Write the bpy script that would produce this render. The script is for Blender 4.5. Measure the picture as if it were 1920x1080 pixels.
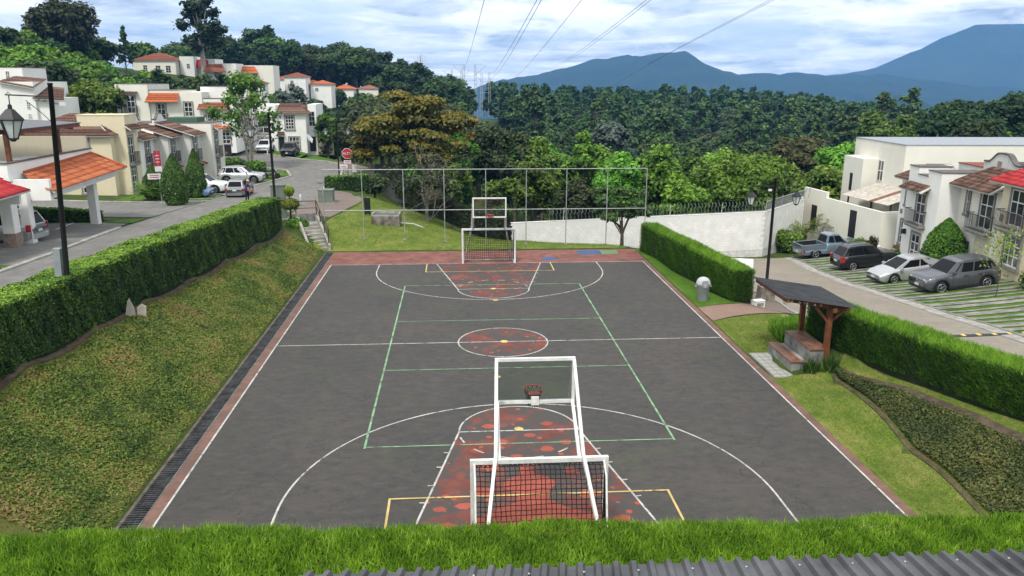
import bpy, bmesh, math, random
import numpy as np
from mathutils import Vector, Matrix
for _o in list(bpy.data.objects): bpy.data.objects.remove(_o)
SC = bpy.context.scene
COL = SC.collection
# ------------------------------------------------------------------ camera
cam = bpy.data.cameras.new('camera'); camo = bpy.data.objects.new('camera', cam); COL.objects.link(camo)
cam.sensor_width = 36.0; cam.lens = 27.58; cam.clip_start = 0.1; cam.clip_end = 60000
yaw, pitch, roll = 0.0694217, 0.2574224, 0.0026486
_f = Vector((math.sin(yaw)*math.cos(pitch), math.cos(yaw)*math.cos(pitch), -math.sin(pitch)))
_r = Vector((math.cos(yaw), -math.sin(yaw), 0)); _u = _r.cross(_f)
_r, _u = math.cos(roll)*_r + math.sin(roll)*_u, -math.sin(roll)*_r + math.cos(roll)*_u
camo.matrix_world = Matrix(((_r.x, _u.x, -_f.x, -1.7293), (_r.y, _u.y, -_f.y, -30.015), (_r.z, _u.z, -_f.z, 10.1626), (0, 0, 0, 1)))
SC.camera = camo
# ------------------------------------------------------------------ light
SUN_EL, SUN_AZ = math.radians(56), math.radians(205)      # azimuth clockwise from +Y
wd = bpy.data.worlds.new('World'); SC.world = wd; wd.use_nodes = True
def world_nodes():
    nt = wd.node_tree; N = nt.nodes; L = nt.links; N.clear()
    out = N.new('ShaderNodeOutputWorld'); bg = N.new('ShaderNodeBackground'); bg.inputs[1].default_value = 0.145
    L.new(bg.outputs[0], out.inputs[0])
    sky = N.new('ShaderNodeTexSky'); sky.sky_type = 'NISHITA'; sky.sun_disc = False
    sky.sun_elevation = SUN_EL; sky.sun_rotation = SUN_AZ; sky.altitude = 900; sky.air_density = 1.0; sky.dust_density = 1.6
    tc = N.new('ShaderNodeTexCoord'); sep = N.new('ShaderNodeSeparateXYZ'); L.new(tc.outputs['Generated'], sep.inputs[0])
    def math_(op, a, b=None):
        n = N.new('ShaderNodeMath'); n.operation = op
        for i, q in enumerate((a, b)):
            if q is None: continue
            if isinstance(q, (int, float)): n.inputs[i].default_value = q
            else: L.new(q, n.inputs[i])
        return n.outputs[0]
    zz = math_('ADD', math_('MAXIMUM', sep.outputs[2], 0.0), 0.10)
    cx, cy = math_('DIVIDE', sep.outputs[0], zz), math_('DIVIDE', sep.outputs[1], zz)
    cmb = N.new('ShaderNodeCombineXYZ'); L.new(cx, cmb.inputs[0]); L.new(cy, cmb.inputs[1])
    def noise(vec, scale, detail, rough, dist=0.0, w=0.0):
        mp = N.new('ShaderNodeMapping'); mp.inputs['Location'].default_value = (w, w*0.7, 0); L.new(vec, mp.inputs[0])
        n = N.new('ShaderNodeTexNoise'); n.inputs['Scale'].default_value = scale; n.inputs['Detail'].default_value = detail
        n.inputs['Roughness'].default_value = rough; n.inputs['Distortion'].default_value = dist; L.new(mp.outputs[0], n.inputs['Vector'])
        return n.outputs[0]
    def ramp(fac, stops):
        r = N.new('ShaderNodeValToRGB'); el = r.color_ramp.elements
        while len(el) < len(stops): el.new(0.5)
        for e, (p, c) in zip(el, stops): e.position = p; e.color = (c[0], c[1], c[2], 1)
        L.new(fac, r.inputs[0]); return r.outputs[0]
    def mix(f, a, b):
        m = N.new('ShaderNodeMix'); m.data_type = 'RGBA'; m.clamp_factor = True
        if isinstance(f, float): m.inputs[0].default_value = f
        else: L.new(f, m.inputs[0])
        for i, q in ((6, a), (7, b)):
            if isinstance(q, tuple): m.inputs[i].default_value = q + (1,)
            else: L.new(q, m.inputs[i])
        return m.outputs[2]
    # a broad broken cloud deck plus small bright cumulus, both functions of the direction only
    mA = ramp(noise(cmb.outputs[0], 0.8, 8, 0.60, 0.3, 3.1), [(0.36, (0, 0, 0)), (0.55, (1, 1, 1))])
    shade = noise(cmb.outputs[0], 1.3, 9, 0.64, 0.4, 11.7)
    cloud = ramp(shade, [(0.33, (3.3, 3.7, 4.2)), (0.44, (5.3, 5.6, 5.9)), (0.53, (7.2, 7.3, 7.3)), (0.66, (9.4, 9.2, 8.9))])
    clear = mix(0.80, sky.outputs[0], (5.3, 5.9, 6.3))
    base = mix(mA, clear, cloud)
    mp2 = N.new('ShaderNodeMapping'); mp2.inputs['Scale'].default_value = (6.0, 6.0, 19.0); L.new(tc.outputs['Generated'], mp2.inputs[0])
    cu = noise(mp2.outputs[0], 1.0, 9, 0.60, 0.15, 4.2)
    mB = ramp(cu, [(0.52, (0, 0, 0)), (0.61, (1, 1, 1))])
    fin = mix(math_('MULTIPLY', mB, 0.75), base, (9.8, 9.6, 9.2))
    L.new(fin, bg.inputs[0])
world_nodes()
sun = bpy.data.lights.new('sun', 'SUN'); sun.energy = 2.4; sun.angle = math.radians(11); sun.color = (1.0, 0.95, 0.87)
suno = bpy.data.objects.new('sun', sun); COL.objects.link(suno)
_sd = Vector((math.sin(SUN_AZ)*math.cos(SUN_EL), math.cos(SUN_AZ)*math.cos(SUN_EL), math.sin(SUN_EL)))
suno.rotation_euler = _sd.to_track_quat('Z', 'Y').to_euler(); suno.location = (0, 0, 80)
SC.view_settings.view_transform = 'Standard'; SC.view_settings.look = 'None'; SC.view_settings.gamma = 1.0
SC.view_settings.exposure = 0.5; SC.view_settings.use_curve_mapping = False
SC.cycles.max_bounces = 6; SC.cycles.diffuse_bounces = 3; SC.cycles.transparent_max_bounces = 12; SC.cycles.volume_bounces = 0
random.seed(7); RNG = np.random.default_rng(7)
# ------------------------------------------------------------------ helpers
def tag(o, label=None, cat=None, group=None, kind=None):
    if label: o['label'] = label
    if cat: o['category'] = cat
    if group: o['group'] = group
    if kind: o['kind'] = kind
    return o
def empty(name, loc=(0, 0, 0), rz=0.0, label=None, cat=None, group=None):
    o = bpy.data.objects.new(name, None); COL.objects.link(o); o.location = loc; o.rotation_euler = (0, 0, rz); o.empty_display_size = 0.2
    return tag(o, label, cat, group)
def link(name, me, parent=None, loc=None, rot=None, scale=None):
    o = bpy.data.objects.new(name, me); COL.objects.link(o)
    if parent is not None: o.parent = parent
    if loc is not None: o.location = loc
    if rot is not None: o.rotation_euler = rot
    if scale is not None: o.scale = scale
    return o
def copy_tree(o, parent=None):
    c = o.copy(); COL.objects.link(c); c.parent = parent
    for ch in o.children: copy_tree(ch, c)
    return c
class MB:
    """collects faces; build() links them as ONE mesh object"""
    def __init__(s): s.v = []; s.f = []; s.m = []; s.sm = []
    def add(s, vs, fs, m=0, smooth=False):
        n = len(s.v); s.v += [tuple(p) for p in vs]; s.f += [tuple(i+n for i in f) for f in fs]
        s.m += [m]*len(fs); s.sm += [smooth]*len(fs); return s
    def box(s, x0, x1, y0, y1, z0, z1, m=0):
        v = [(x, y, z) for z in (z0, z1) for (x, y) in ((x0, y0), (x1, y0), (x1, y1), (x0, y1))]
        return s.add(v, [(3, 2, 1, 0), (4, 5, 6, 7), (0, 1, 5, 4), (1, 2, 6, 5), (2, 3, 7, 6), (3, 0, 4, 7)], m)
    def cbox(s, c, d, m=0, rz=0.0):
        co, si = math.cos(rz), math.sin(rz); v = []
        for z in (-1, 1):
            for (x, y) in ((-1, -1), (1, -1), (1, 1), (-1, 1)):
                a, b = x*d[0]/2, y*d[1]/2; v.append((c[0]+a*co-b*si, c[1]+a*si+b*co, c[2]+z*d[2]/2))
        return s.add(v, [(3, 2, 1, 0), (4, 5, 6, 7), (0, 1, 5, 4), (1, 2, 6, 5), (2, 3, 7, 6), (3, 0, 4, 7)], m)
    def prism(s, poly, h0, h1, m=0, axis='z'):
        n = len(poly)
        if axis == 'z': P = lambda a, b, h: (a, b, h)
        elif axis == 'y': P = lambda a, b, h: (a, h, b)
        else: P = lambda a, b, h: (h, a, b)
        v = [P(a, b, h0) for a, b in poly] + [P(a, b, h1) for a, b in poly]
        fs = [tuple(range(n))[::-1], tuple(range(n, 2*n))] + [(i, (i+1) % n, n+(i+1) % n, n+i) for i in range(n)]
        return s.add(v, fs, m)
    def bar(s, a, b, w, h=None, m=0):
        """square bar from a to b"""
        a, b = Vector(a), Vector(b); d = (b-a).normalized(); h = h or w
        u = d.cross(Vector((0, 0, 1)))
        if u.length < 1e-4: u = Vector((1, 0, 0))
        u.normalize(); t = u.cross(d)
        v = [p + u*sx*w/2 + t*sy*h/2 for p in (a, b) for sx, sy in ((-1, -1), (1, -1), (1, 1), (-1, 1))]
        return s.add(v, [(3, 2, 1, 0), (4, 5, 6, 7), (0, 1, 5, 4), (1, 2, 6, 5), (2, 3, 7, 6), (3, 0, 4, 7)], m)
    def tube(s, pts, r, n=6, m=0, cap=True):
        pts = [Vector(p) for p in pts]; R = r if isinstance(r, (list, tuple)) else [r]*len(pts); v = []; fs = []
        up = Vector((0.31, 0.17, 0.93))
        for i, p in enumerate(pts):
            d = (pts[min(i+1, len(pts)-1)] - pts[max(i-1, 0)]).normalized(); u = d.cross(up)
            if u.length < 0.05: u = d.cross(Vector((1, 0, 0)))
            u.normalize(); t = d.cross(u)
            v += [p + (u*math.cos(2*math.pi*k/n) + t*math.sin(2*math.pi*k/n))*R[i] for k in range(n)]
        for i in range(len(pts)-1):
            fs += [(i*n+k, i*n+(k+1) % n, (i+1)*n+(k+1) % n, (i+1)*n+k) for k in range(n)]
        s.add(v, fs, m, True)
        if cap: s.add(v[:n], [tuple(range(n))[::-1]], m); s.add(v[-n:], [tuple(range(n))], m)
        return s
    def lathe(s, prof, c=(0, 0, 0), n=16, m=0, axis='z', smooth=True):
        v = []; fs = []
        for r, h in prof:
            for k in range(n):
                a = 2*math.pi*k/n; x, y = r*math.cos(a), r*math.sin(a)
                v.append((c[0]+x, c[1]+y, c[2]+h) if axis == 'z' else (c[0]+x, c[1]+h, c[2]+y))
        for i in range(len(prof)-1):
            fs += [(i*n+k, i*n+(k+1) % n, (i+1)*n+(k+1) % n, (i+1)*n+k) for k in range(n)]
        fs += [tuple(range(n))[::-1], tuple(range((len(prof)-1)*n, len(prof)*n))]
        return s.add(v, fs, m, smooth)
    def mesh(s, name, mats):
        me = bpy.data.meshes.new(name); me.from_pydata(s.v, [], s.f)
        for a in (mats if isinstance(mats, (list, tuple)) else [mats]): me.materials.append(a)
        me.polygons.foreach_set('material_index', s.m); me.polygons.foreach_set('use_smooth', s.sm); me.update(); return me
    def build(s, name, mats, parent=None, loc=None, rot=None): return link(name, s.mesh(name, mats), parent, loc, rot)
def np_mesh(name, V, F, mat, attr=None, smooth=False):
    """V (n,3), F (m,k) numpy arrays"""
    me = bpy.data.meshes.new(name); V = np.asarray(V, np.float32); F = np.asarray(F, np.int32); m, k = F.shape
    me.vertices.add(len(V)); me.vertices.foreach_set('co', V.ravel()); me.loops.add(m*k); me.loops.foreach_set('vertex_index', F.ravel())
    me.polygons.add(m); me.polygons.foreach_set('loop_start', np.arange(m, dtype=np.int32)*k)
    try: me.polygons.foreach_set('loop_total', np.full(m, k, np.int32))
    except Exception: pass
    if smooth: me.polygons.foreach_set('use_smooth', np.ones(m, bool))
    me.update(calc_edges=True)
    if attr is not None:
        a = me.attributes.new('lv', 'FLOAT', 'POINT'); a.data.foreach_set('value', np.asarray(attr, np.float32))
    if mat: me.materials.append(mat)
    return me
def unit(a): return a/np.maximum(np.linalg.norm(a, axis=1, keepdims=True), 1e-9)
def leaf_arrays(P, Nn, size, lv, rng, aspect=1.6, jit=0.55):
    """rhombic leaf faces at P facing roughly Nn"""
    n = len(P); N2 = unit(Nn + rng.normal(0, jit, (n, 3))); t = rng.normal(0, 1, (n, 3)); t -= N2*(t*N2).sum(1, keepdims=True); t = unit(t); b = np.cross(N2, t)
    s = (size*rng.uniform(0.65, 1.35, n))[:, None] if np.ndim(size) == 0 else (size*rng.uniform(0.7, 1.3, n))[:, None]
    V = np.stack([P-t*s*aspect/2, P+b*s*0.45, P+t*s*aspect/2, P-b*s*0.45], 1).reshape(-1, 3)
    return V, np.arange(4*n).reshape(n, 4), np.repeat(lv, 4)
def blade_arrays(P, h, w, lean, lv, rng, dirn=None):
    """thin upright triangles, lv rises a little to the tip"""
    n = len(P); a = rng.uniform(0, 2*np.pi, n); t = np.stack([np.cos(a), np.sin(a), np.zeros(n)], 1)
    up = np.zeros((n, 3)); up[:, 2] = 1
    if dirn is not None: up = unit(dirn)
    tip = up + rng.normal(0, lean, (n, 3)); tip = unit(tip)
    hh = (h*rng.uniform(0.55, 1.3, n))[:, None]; ww = (w*rng.uniform(0.7, 1.3, n))[:, None]
    V = np.stack([P-t*ww/2, P+t*ww/2, P+tip*hh], 1).reshape(-1, 3)
    return V, np.arange(3*n).reshape(n, 3), np.repeat(lv, 3)
# ------------------------------------------------------------------ materials
MATS = {}
def nmat(name):
    m = bpy.data.materials.new(name); m.use_nodes = True; nt = m.node_tree; nt.nodes.clear()
    o = nt.nodes.new('ShaderNodeOutputMaterial'); return m, nt, nt.nodes, nt.links, o
def mixc(nt, f, a, b, mode='MIX'):
    m = nt.nodes.new('ShaderNodeMix'); m.data_type = 'RGBA'; m.blend_type = mode; m.clamp_factor = True
    if isinstance(f, (int, float)): m.inputs[0].default_value = f
    else: nt.links.new(f, m.inputs[0])
    for i, q in ((6, a), (7, b)):
        if isinstance(q, tuple): m.inputs[i].default_value = q[:3] + (1,)
        else: nt.links.new(q, m.inputs[i])
    return m.outputs[2]
def nz(nt, scale, detail=4, rough=0.55, vec=None, sc=None, dist=0.0, kind='Object', loc=None):
    N = nt.nodes; n = N.new('ShaderNodeTexNoise'); n.inputs['Scale'].default_value = scale; n.inputs['Detail'].default_value = detail
    n.inputs['Roughness'].default_value = rough; n.inputs['Distortion'].default_value = dist
    if vec is None: vec = N.new('ShaderNodeTexCoord').outputs[kind]
    if sc or loc:
        mp = N.new('ShaderNodeMapping'); mp.inputs['Scale'].default_value = sc or (1, 1, 1); mp.inputs['Location'].default_value = loc or (0, 0, 0)
        nt.links.new(vec, mp.inputs[0]); vec = mp.outputs[0]
    nt.links.new(vec, n.inputs['Vector']); return n.outputs[0]
def rmp(nt, fac, stops, interp='LINEAR'):
    r = nt.nodes.new('ShaderNodeValToRGB'); r.color_ramp.interpolation = interp; el = r.color_ramp.elements
    while len(el) < len(stops): el.new(0.5)
    for e, (p, c) in zip(el, stops):
        e.position = p; c = (c, c, c) if isinstance(c, (int, float)) else c; e.color = (c[0], c[1], c[2], 1)
    nt.links.new(fac, r.inputs[0]); return r.outputs[0]
def mth(nt, op, a, b=0.0):
    n = nt.nodes.new('ShaderNodeMath'); n.operation = op
    for i, q in enumerate((a, b)):
        if isinstance(q, (int, float)): n.inputs[i].default_value = q
        else: nt.links.new(q, n.inputs[i])
    return n.outputs[0]
def finish(nt, out, col, rough=0.7, metal=0.0, spec=0.3, bump=None, bstr=0.3, bdist=0.02, coat=0.0, trans=0.0):
    p = nt.nodes.new('ShaderNodeBsdfPrincipled')
    if isinstance(col, tuple): p.inputs['Base Color'].default_value = col[:3] + (1,)
    else: nt.links.new(col, p.inputs['Base Color'])
    if isinstance(rough, (int, float)): p.inputs['Roughness'].default_value = rough
    else: nt.links.new(rough, p.inputs['Roughness'])
    p.inputs['Metallic'].default_value = metal; p.inputs['Specular IOR Level'].default_value = spec; p.inputs['Coat Weight'].default_value = coat
    p.inputs['Transmission Weight'].default_value = trans
    if bump is not None:
        b = nt.nodes.new('ShaderNodeBump'); b.inputs['Strength'].default_value = bstr; b.inputs['Distance'].default_value = bdist
        nt.links.new(bump, b.inputs['Height']); nt.links.new(b.outputs[0], p.inputs['Normal'])
    nt.links.new(p.outputs[0], out.inputs[0]); return p
def plain(name, col, rough=0.6, metal=0.0, spec=0.3, var=0.12, scale=3.0, bstr=0.0, coat=0.0):
    """a paint or metal with slight unevenness"""
    if name in MATS: return MATS[name]
    m, nt, N, L, o = nmat(name)
    n1 = nz(nt, scale, 5, 0.6); c2 = tuple(c*(1-var*1.6) for c in col); c1 = tuple(min(1, c*(1+var*0.5)) for c in col)
    c = rmp(nt, n1, [(0.3, c2), (0.7, c1)])
    finish(nt, o, c, rough, metal, spec, nz(nt, scale*12, 3) if bstr else None, bstr, 0.01, coat)
    MATS[name] = m; return m
def leafmat(name, stops, transl=0.25, rough=0.55, pscale=0.35, pvar=0.35, ov=1.0):
    """foliage: colour from a per-leaf value, patches and the plant itself"""
    m, nt, N, L, o = nmat(name)
    at = N.new('ShaderNodeAttribute'); at.attribute_name = 'lv'; oi = N.new('ShaderNodeObjectInfo')
    pn = nz(nt, pscale, 3, 0.6)
    f = mth(nt, 'ADD', at.outputs['Fac'], mth(nt, 'MULTIPLY', mth(nt, 'SUBTRACT', pn, 0.5), pvar*2))
    c = rmp(nt, f, stops)
    hsv = N.new('ShaderNodeHueSaturation'); L.new(c, hsv.inputs['Color'])
    L.new(mth(nt, 'ADD', mth(nt, 'MULTIPLY', oi.outputs['Random'], 0.04*ov), .5-.016*ov), hsv.inputs['Hue'])
    rv = N.new('ShaderNodeMath'); rv.operation = 'FRACT'; L.new(mth(nt, 'MULTIPLY', oi.outputs['Random'], 7.13), rv.inputs[0]); L.new(mth(nt, 'ADD', mth(nt, 'MULTIPLY', rv.outputs[0], 0.7*ov), 1-.28*ov), hsv.inputs['Value'])
    d = N.new('ShaderNodeBsdfPrincipled'); L.new(hsv.outputs[0], d.inputs['Base Color']); d.inputs['Roughness'].default_value = rough; d.inputs['Specular IOR Level'].default_value = 0.25
    t = N.new('ShaderNodeBsdfTranslucent'); L.new(hsv.outputs[0], t.inputs['Color'])
    mx = N.new('ShaderNodeMixShader'); mx.inputs[0].default_value = transl; L.new(d.outputs[0], mx.inputs[1]); L.new(t.outputs[0], mx.inputs[2]); L.new(mx.outputs[0], o.inputs[0])
    MATS[name] = m; return m
# ------------------------------------------------------------------ terrain
def zl(y): return float(np.interp(y, [-20, -10, 16, 30, 40, 50, 60, 75, 90, 110], [2.4, 2.1, 1.35, .8, .35, .05, 0, .2, .6, 1]))
def zr(y): return float(np.interp(y, [-20, -10, -4, 2, 10, 17, 24, 30, 40], [2.2, 1.2, .6, -.2, -1.25, -2.2, -2.9, -3.3, -3.8]))
CP = []
for y in (-15, -11, -7, -3, 1, 5, 9, 13, 17): CP += [(-10.0, y, 0), (-5, y, 0), (0, y, 0), (5, y, 0), (9.5, y, 0)]
for y, x, z in ((-8, -14.25, 2.3), (-4, -14.05, 2.14), (0, -13.8, 1.96), (4.5, -13.5, 1.7), (9, -13.2, 1.55), (13.5, -12.9, 1.42), (18.5, -12.55, 1.3), (-14, -14.6, 2.5)): CP.append((x, y, z))
for y in (-22, -15, -5, 5, 12, 20, 28, 36, 44, 52, 60):
    for x in (-15.7, -19, -23.5, -30): CP.append((x, y, zl(y)))
    CP.append((-40, y, zl(y)+0.4))
CP += [(-20, 68, .1), (-28, 74, .2), (-24, 84, .5), (-15, 72, .15), (-36, 80, .8), (-12, 66, 0), (-14.5, 45, .25), (-14, 36, .6), (-11.5, 44, .25), (-45, 78, 2.2), (-38, 92, 1.4), (-60, 60, 3), (-50, 30, 3)]
CP += [(-12.4, 27, .95), (-12, 33, .7), (-9.3, 36, .85), (-8.2, 26, .85), (-7, 23, .6), (-5, 24, .5), (-5.5, 30, .6), (-2.5, 25, .0), (-2, 21, .02), (-8, 20, .3), (-5, 20, .2), (0, 20, -.1), (4, 20, -.2), (9, 20, -.3), (-10, 18.3, 0), (-5, 18.3, 0), (0, 18.3, 0), (5, 18.3, 0), (9.4, 18.3, -.05), (-11.8, 21.8, 1.3), (-10.2, 23, .95), (3, 23.5, -.6), (8, 23, -.9)]
CP += [(1.5, 28, -2.2), (-3.5, 34, -1), (4, 33, -4), (2, 45, -6), (-6, 50, -3.5), (-8, 62, -4), (10, 29.2, -3), (18, 30, -3.2), (24, 30.5, -3.3), (12, 23, -1.9), (12.3, 18, -1.2), (10.7, 15, -.1), (11.8, 10, -.35), (14.2, 17, -1.9), (13.4, 12, -1.3), (12.8, 9, -.75), (14, 6, -.7), (13.3, 2.5, -.15), (11.3, 5.4, -.05), (11, 1.5, .0), (12.4, 0, .15)]
for y in (-20, -14, -8, -2, 4, 10, 16, 22, 28):
    xk = 20.9 + .12*y
    CP += [(xk-4, y, zr(y)), (xk, y, zr(y)), (xk+7.3, y, zr(y)+.8), (xk+16, y, zr(y)+1.0)]
CP += [(9.8, -4, 0), (10.6, -14, 0), (10.75, -10.7, .05), (11.2, -5.4, .12), (12.2, -8, .75), (12.6, -10.5, 1.0), (13.0, -12.8, 1.25), (13.6, -12, 1.4), (12.2, -4.6, .72), (11.9, -2.6, .6), (13.4, -8, 1.0), (14.6, -8, 1.15), (15.2, -14, 1.7), (10.2, -2.0, 0), (11.4, -16, .6), (13, -17, 1.5), (14.4, -3, .55)]
for x in (-10, -5, 0, 5, 10): CP += [(x, -16.4, .4), (x, -19.5, 3.0), (x, -23, 3.2), (x, -30, 3.2)]
CP += [(-40, -40, 5), (0, -60, 6), (40, -40, 4), (60, 0, 1), (-70, 0, 6), (60, 40, -3)]
# the wider country: hill with houses on the left, a ravine, a wooded rise, then low land
CP += [(-62, 82, 5), (-75, 100, 8), (-55, 105, 3.5), (-90, 130, 13), (-70, 135, 7), (-48, 130, -2), (-110, 160, 17), (-85, 165, 11.5), (-60, 170, 10), (-120, 110, 14), (-140, 200, 11),
       (-95, 240, 8), (-60, 230, 9), (-35, 210, 5), (-70, 290, 9), (-30, 270, 3), (-20, 150, -3), (-20, 100, -3), (-45, 180, 1), (-5, 260, -5), (-150, 330, 3), (-30, 340, 0), (0, 320, -7),
       (8, 70, -9), (25, 60, -9), (45, 60, -7), (62, 70, -6), (15, 110, -14), (50, 110, -15), (90, 110, -10), (110, 100, -5), (20, 170, -18), (70, 170, -19), (120, 180, -13), (160, 150, -7),
       (40, 260, -16), (100, 270, -17), (170, 270, -18), (230, 260, -24), (60, 380, -11), (140, 400, -10), (220, 390, -19), (300, 400, -38), (100, 480, -16), (220, 500, -24), (0, 450, -14), (-100, 500, 0),
       (150, 650, -50), (350, 600, -60), (-50, 700, -40), (250, 250, -20), (350, 300, -40), (250, 100, -10), (500, 400, -70), (400, 50, -30), (-300, 200, 8), (-300, 500, 0), (-300, -100, 20), (300, -200, 0),
       (0, -400, 0), (0, 1200, -120), (500, 1200, -140), (-600, 1200, -60), (1000, 700, -140), (-1000, 0, 0), (1000, -500, -60), (0, 3000, -220), (2500, 2500, -240), (-2500, 2500, -150), (3000, 0, -150), (-3000, 0, -50), (0, -3000, -50), (0, 9000, -260), (9000, 9000, -260), (-9000, 9000, -260), (9000, -3000, -200), (-9000, -3000, -100), (0, 20000, -260), (15000, 20000, -260), (-15000, 20000, -260)]
CPA = np.array(CP, float)
_d = np.linalg.norm(CPA[:, None, :2]-CPA[None, :, :2], axis=2); _n = len(CPA)
_A = np.zeros((_n+1, _n+1)); _A[:_n, :_n] = -_d; _A[:_n, _n] = 1; _A[_n, :_n] = 1; _A[:_n, :_n] += np.eye(_n)*-0.0
_W = np.linalg.solve(_A + 1e-9*np.eye(_n+1), np.append(CPA[:, 2], 0))
def Harr(X, Y):
    X = np.asarray(X, float); Y = np.asarray(Y, float); sh = X.shape; x = X.ravel(); y = Y.ravel(); z = np.empty(len(x))
    for i in range(0, len(x), 20000):
        a, b = x[i:i+20000], y[i:i+20000]
        z[i:i+20000] = -np.hypot(a[:, None]-CPA[None, :, 0], b[:, None]-CPA[None, :, 1]) @ _W[:_n] + _W[_n]
    # the court is a cut, level platform
    dx = np.maximum(np.maximum(-9.86-x, x-9.35), 0); dy = np.maximum(np.maximum(-15.6-y, y-18.0), 0); dd = np.hypot(dx, dy)
    t = np.clip(dd/0.9, 0, 1); t = t*t*(3-2*t); z = z*t - 0.03*(1-t)
    return z.reshape(sh)
def H(x, y): return float(Harr(np.array([x]), np.array([y]))[0])
def axis_lines(lo, hi, step, far, extra):
    a = list(np.arange(lo, hi+.01, step)); d = step; p = hi
    while p < far: d = min(d*1.22, 1500); p += d; a.append(p)
    d = step; p = lo
    while p > -far: d = min(d*1.22, 1500); p -= d; a.append(p)
    return np.unique(np.round(np.array(a + extra), 3))
def terrain():
    xs = axis_lines(-48, 48, 0.45, 22000, [-9.80, -9.795, -9.345, -9.34]); ys = axis_lines(-30, 110, 0.6, 22000, [])
    ys = ys[ys > -6000]
    X, Y = np.meshgrid(xs, ys); Z = Harr(X, Y)
    far = np.clip((np.hypot(X, Y)-60)/120, 0, 1); Z = Z + far*(np.sin(X*.05)+np.cos(Y*.043+X*.02))*0.8
    ch = (X > -9.797) & (X < -9.343) & (Y > -15.4) & (Y < 17.8); Z[ch] -= 0.3
    nx, ny = len(xs), len(ys); i = np.arange(nx*ny).reshape(ny, nx)
    F = np.stack([i[:-1, :-1], i[:-1, 1:], i[1:, 1:], i[1:, :-1]], -1).reshape(-1, 4)
    m, nt, N, L, o = nmat('grass_ground')
    a = nz(nt, 0.9, 8, 0.65); b = nz(nt, 0.08, 4, 0.5); d = nz(nt, 9.0, 5, 0.7)
    c = rmp(nt, a, [(0.3, (.028, .045, .012)), (0.5, (.06, .095, .02)), (0.62, (.10, .12, .03)), (0.75, (.14, .12, .055))])
    c = mixc(nt, rmp(nt, b, [(0.45, 0.0), (0.6, 0.5)]), c, (.03, .06, .015)); c = mixc(nt, rmp(nt, d, [(0.3, 0.6), (0.6, 0.0)]), c, (.02, .03, .01))
    finish(nt, o, c, 0.9, 0, 0.1, d, 0.8, 0.06)
    g = link('ground', np_mesh('ground', np.stack([X, Y, Z], -1).reshape(-1, 3), F, m, smooth=True)); tag(g, kind='structure'); return g
GROUND = terrain()
def sheet(name, A, B, off, mat, n=6, sub=1.0, parent=None, kind='structure'):
    """a sheet between two polylines laid on the terrain, off metres above it"""
    def resamp(P, k):
        P = np.array(P, float); s = np.r_[0, np.cumsum(np.hypot(*np.diff(P, axis=0).T))]; q = np.linspace(0, s[-1], k)
        return np.stack([np.interp(q, s, P[:, 0]), np.interp(q, s, P[:, 1])], 1)
    A = np.array(A, float); B = np.array(B, float); ta, tb = [], []
    for i in range(len(A)-1):
        k = max(1, int(round(max(np.hypot(*(A[i+1]-A[i])), np.hypot(*(B[i+1]-B[i])))/sub)))
        for j in range(k): ta.append(A[i]+(A[i+1]-A[i])*j/k); tb.append(B[i]+(B[i+1]-B[i])*j/k)
    ta.append(A[-1]); tb.append(B[-1]); ta = np.array(ta); tb = np.array(tb); k = len(ta)
    w = np.linspace(0, 1, n+1); XY = ta[:, None, :]*(1-w)[None, :, None] + tb[:, None, :]*w[None, :, None]
    Z = Harr(XY[..., 0], XY[..., 1]) + off; V = np.concatenate([XY, Z[..., None]], -1).reshape(-1, 3)
    i = np.arange(k*(n+1)).reshape(k, n+1); F = np.stack([i[:-1, :-1], i[:-1, 1:], i[1:, 1:], i[1:, :-1]], -1).reshape(-1, 4)
    # face up
    a, b, c = V[F[0, 0]], V[F[0, 1]], V[F[0, 2]]
    if np.cross(b-a, c-a)[2] < 0: F = F[:, ::-1]
    o = link(name, np_mesh(name, V, F, mat, smooth=True), parent); tag(o, kind=kind); return o
def kerb(name, P, w, h, mat, parent=None, base=-.1, step=1.5):
    """a kerb of separate stones along a polyline on the terrain: one swept mesh"""
    P = np.array(P, float); pts = []
    for i in range(len(P)-1):
        k = max(1, int(np.hypot(*(P[i+1]-P[i]))/step))
        for j in range(k): pts.append(P[i]+(P[i+1]-P[i])*j/k)
    pts.append(P[-1]); pts = np.array(pts); mb = MB(); z = Harr(pts[:, 0], pts[:, 1]); v = []
    for i, p in enumerate(pts):
        d = pts[min(i+1, len(pts)-1)]-pts[max(i-1, 0)]; d /= np.hypot(*d); nn = np.array([-d[1], d[0]])
        for s, zz in ((-.5, base), (-.5, h-.02), (-.38, h), (.38, h), (.5, h-.02), (.5, base)):
            q = p + nn*s*w; v.append((q[0], q[1], z[i]+zz))
    fs = [(i*6+k, i*6+k+1, i*6+k+7, i*6+k+6) for i in range(len(pts)-1) for k in range(5)]
    mb.add(v, fs); o = mb.build(name, mat, parent)
    if parent is None: tag(o, kind='structure')
    return o
def asphalt(name, c0, c1, sc=1.0, streak=None):
    m, nt, N, L, o = nmat(name)
    a = nz(nt, 0.35*sc, 6, 0.65); b = nz(nt, 30*sc, 3, 0.7); d = nz(nt, 3.0*sc, 6, 0.7, sc=streak or (1, 1, 1))
    c = rmp(nt, a, [(0.3, c0), (0.7, c1)]); c = mixc(nt, rmp(nt, d, [(0.4, 0.45), (0.62, 0.0)]), c, tuple(q*.55 for q in c0))
    c = mixc(nt, rmp(nt, b, [(0.55, 0.0), (0.75, 0.35)]), c, tuple(min(1, q*2.0) for q in c1))
    finish(nt, o, c, 0.85, 0, 0.25, b, 0.35, 0.01); return m
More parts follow.
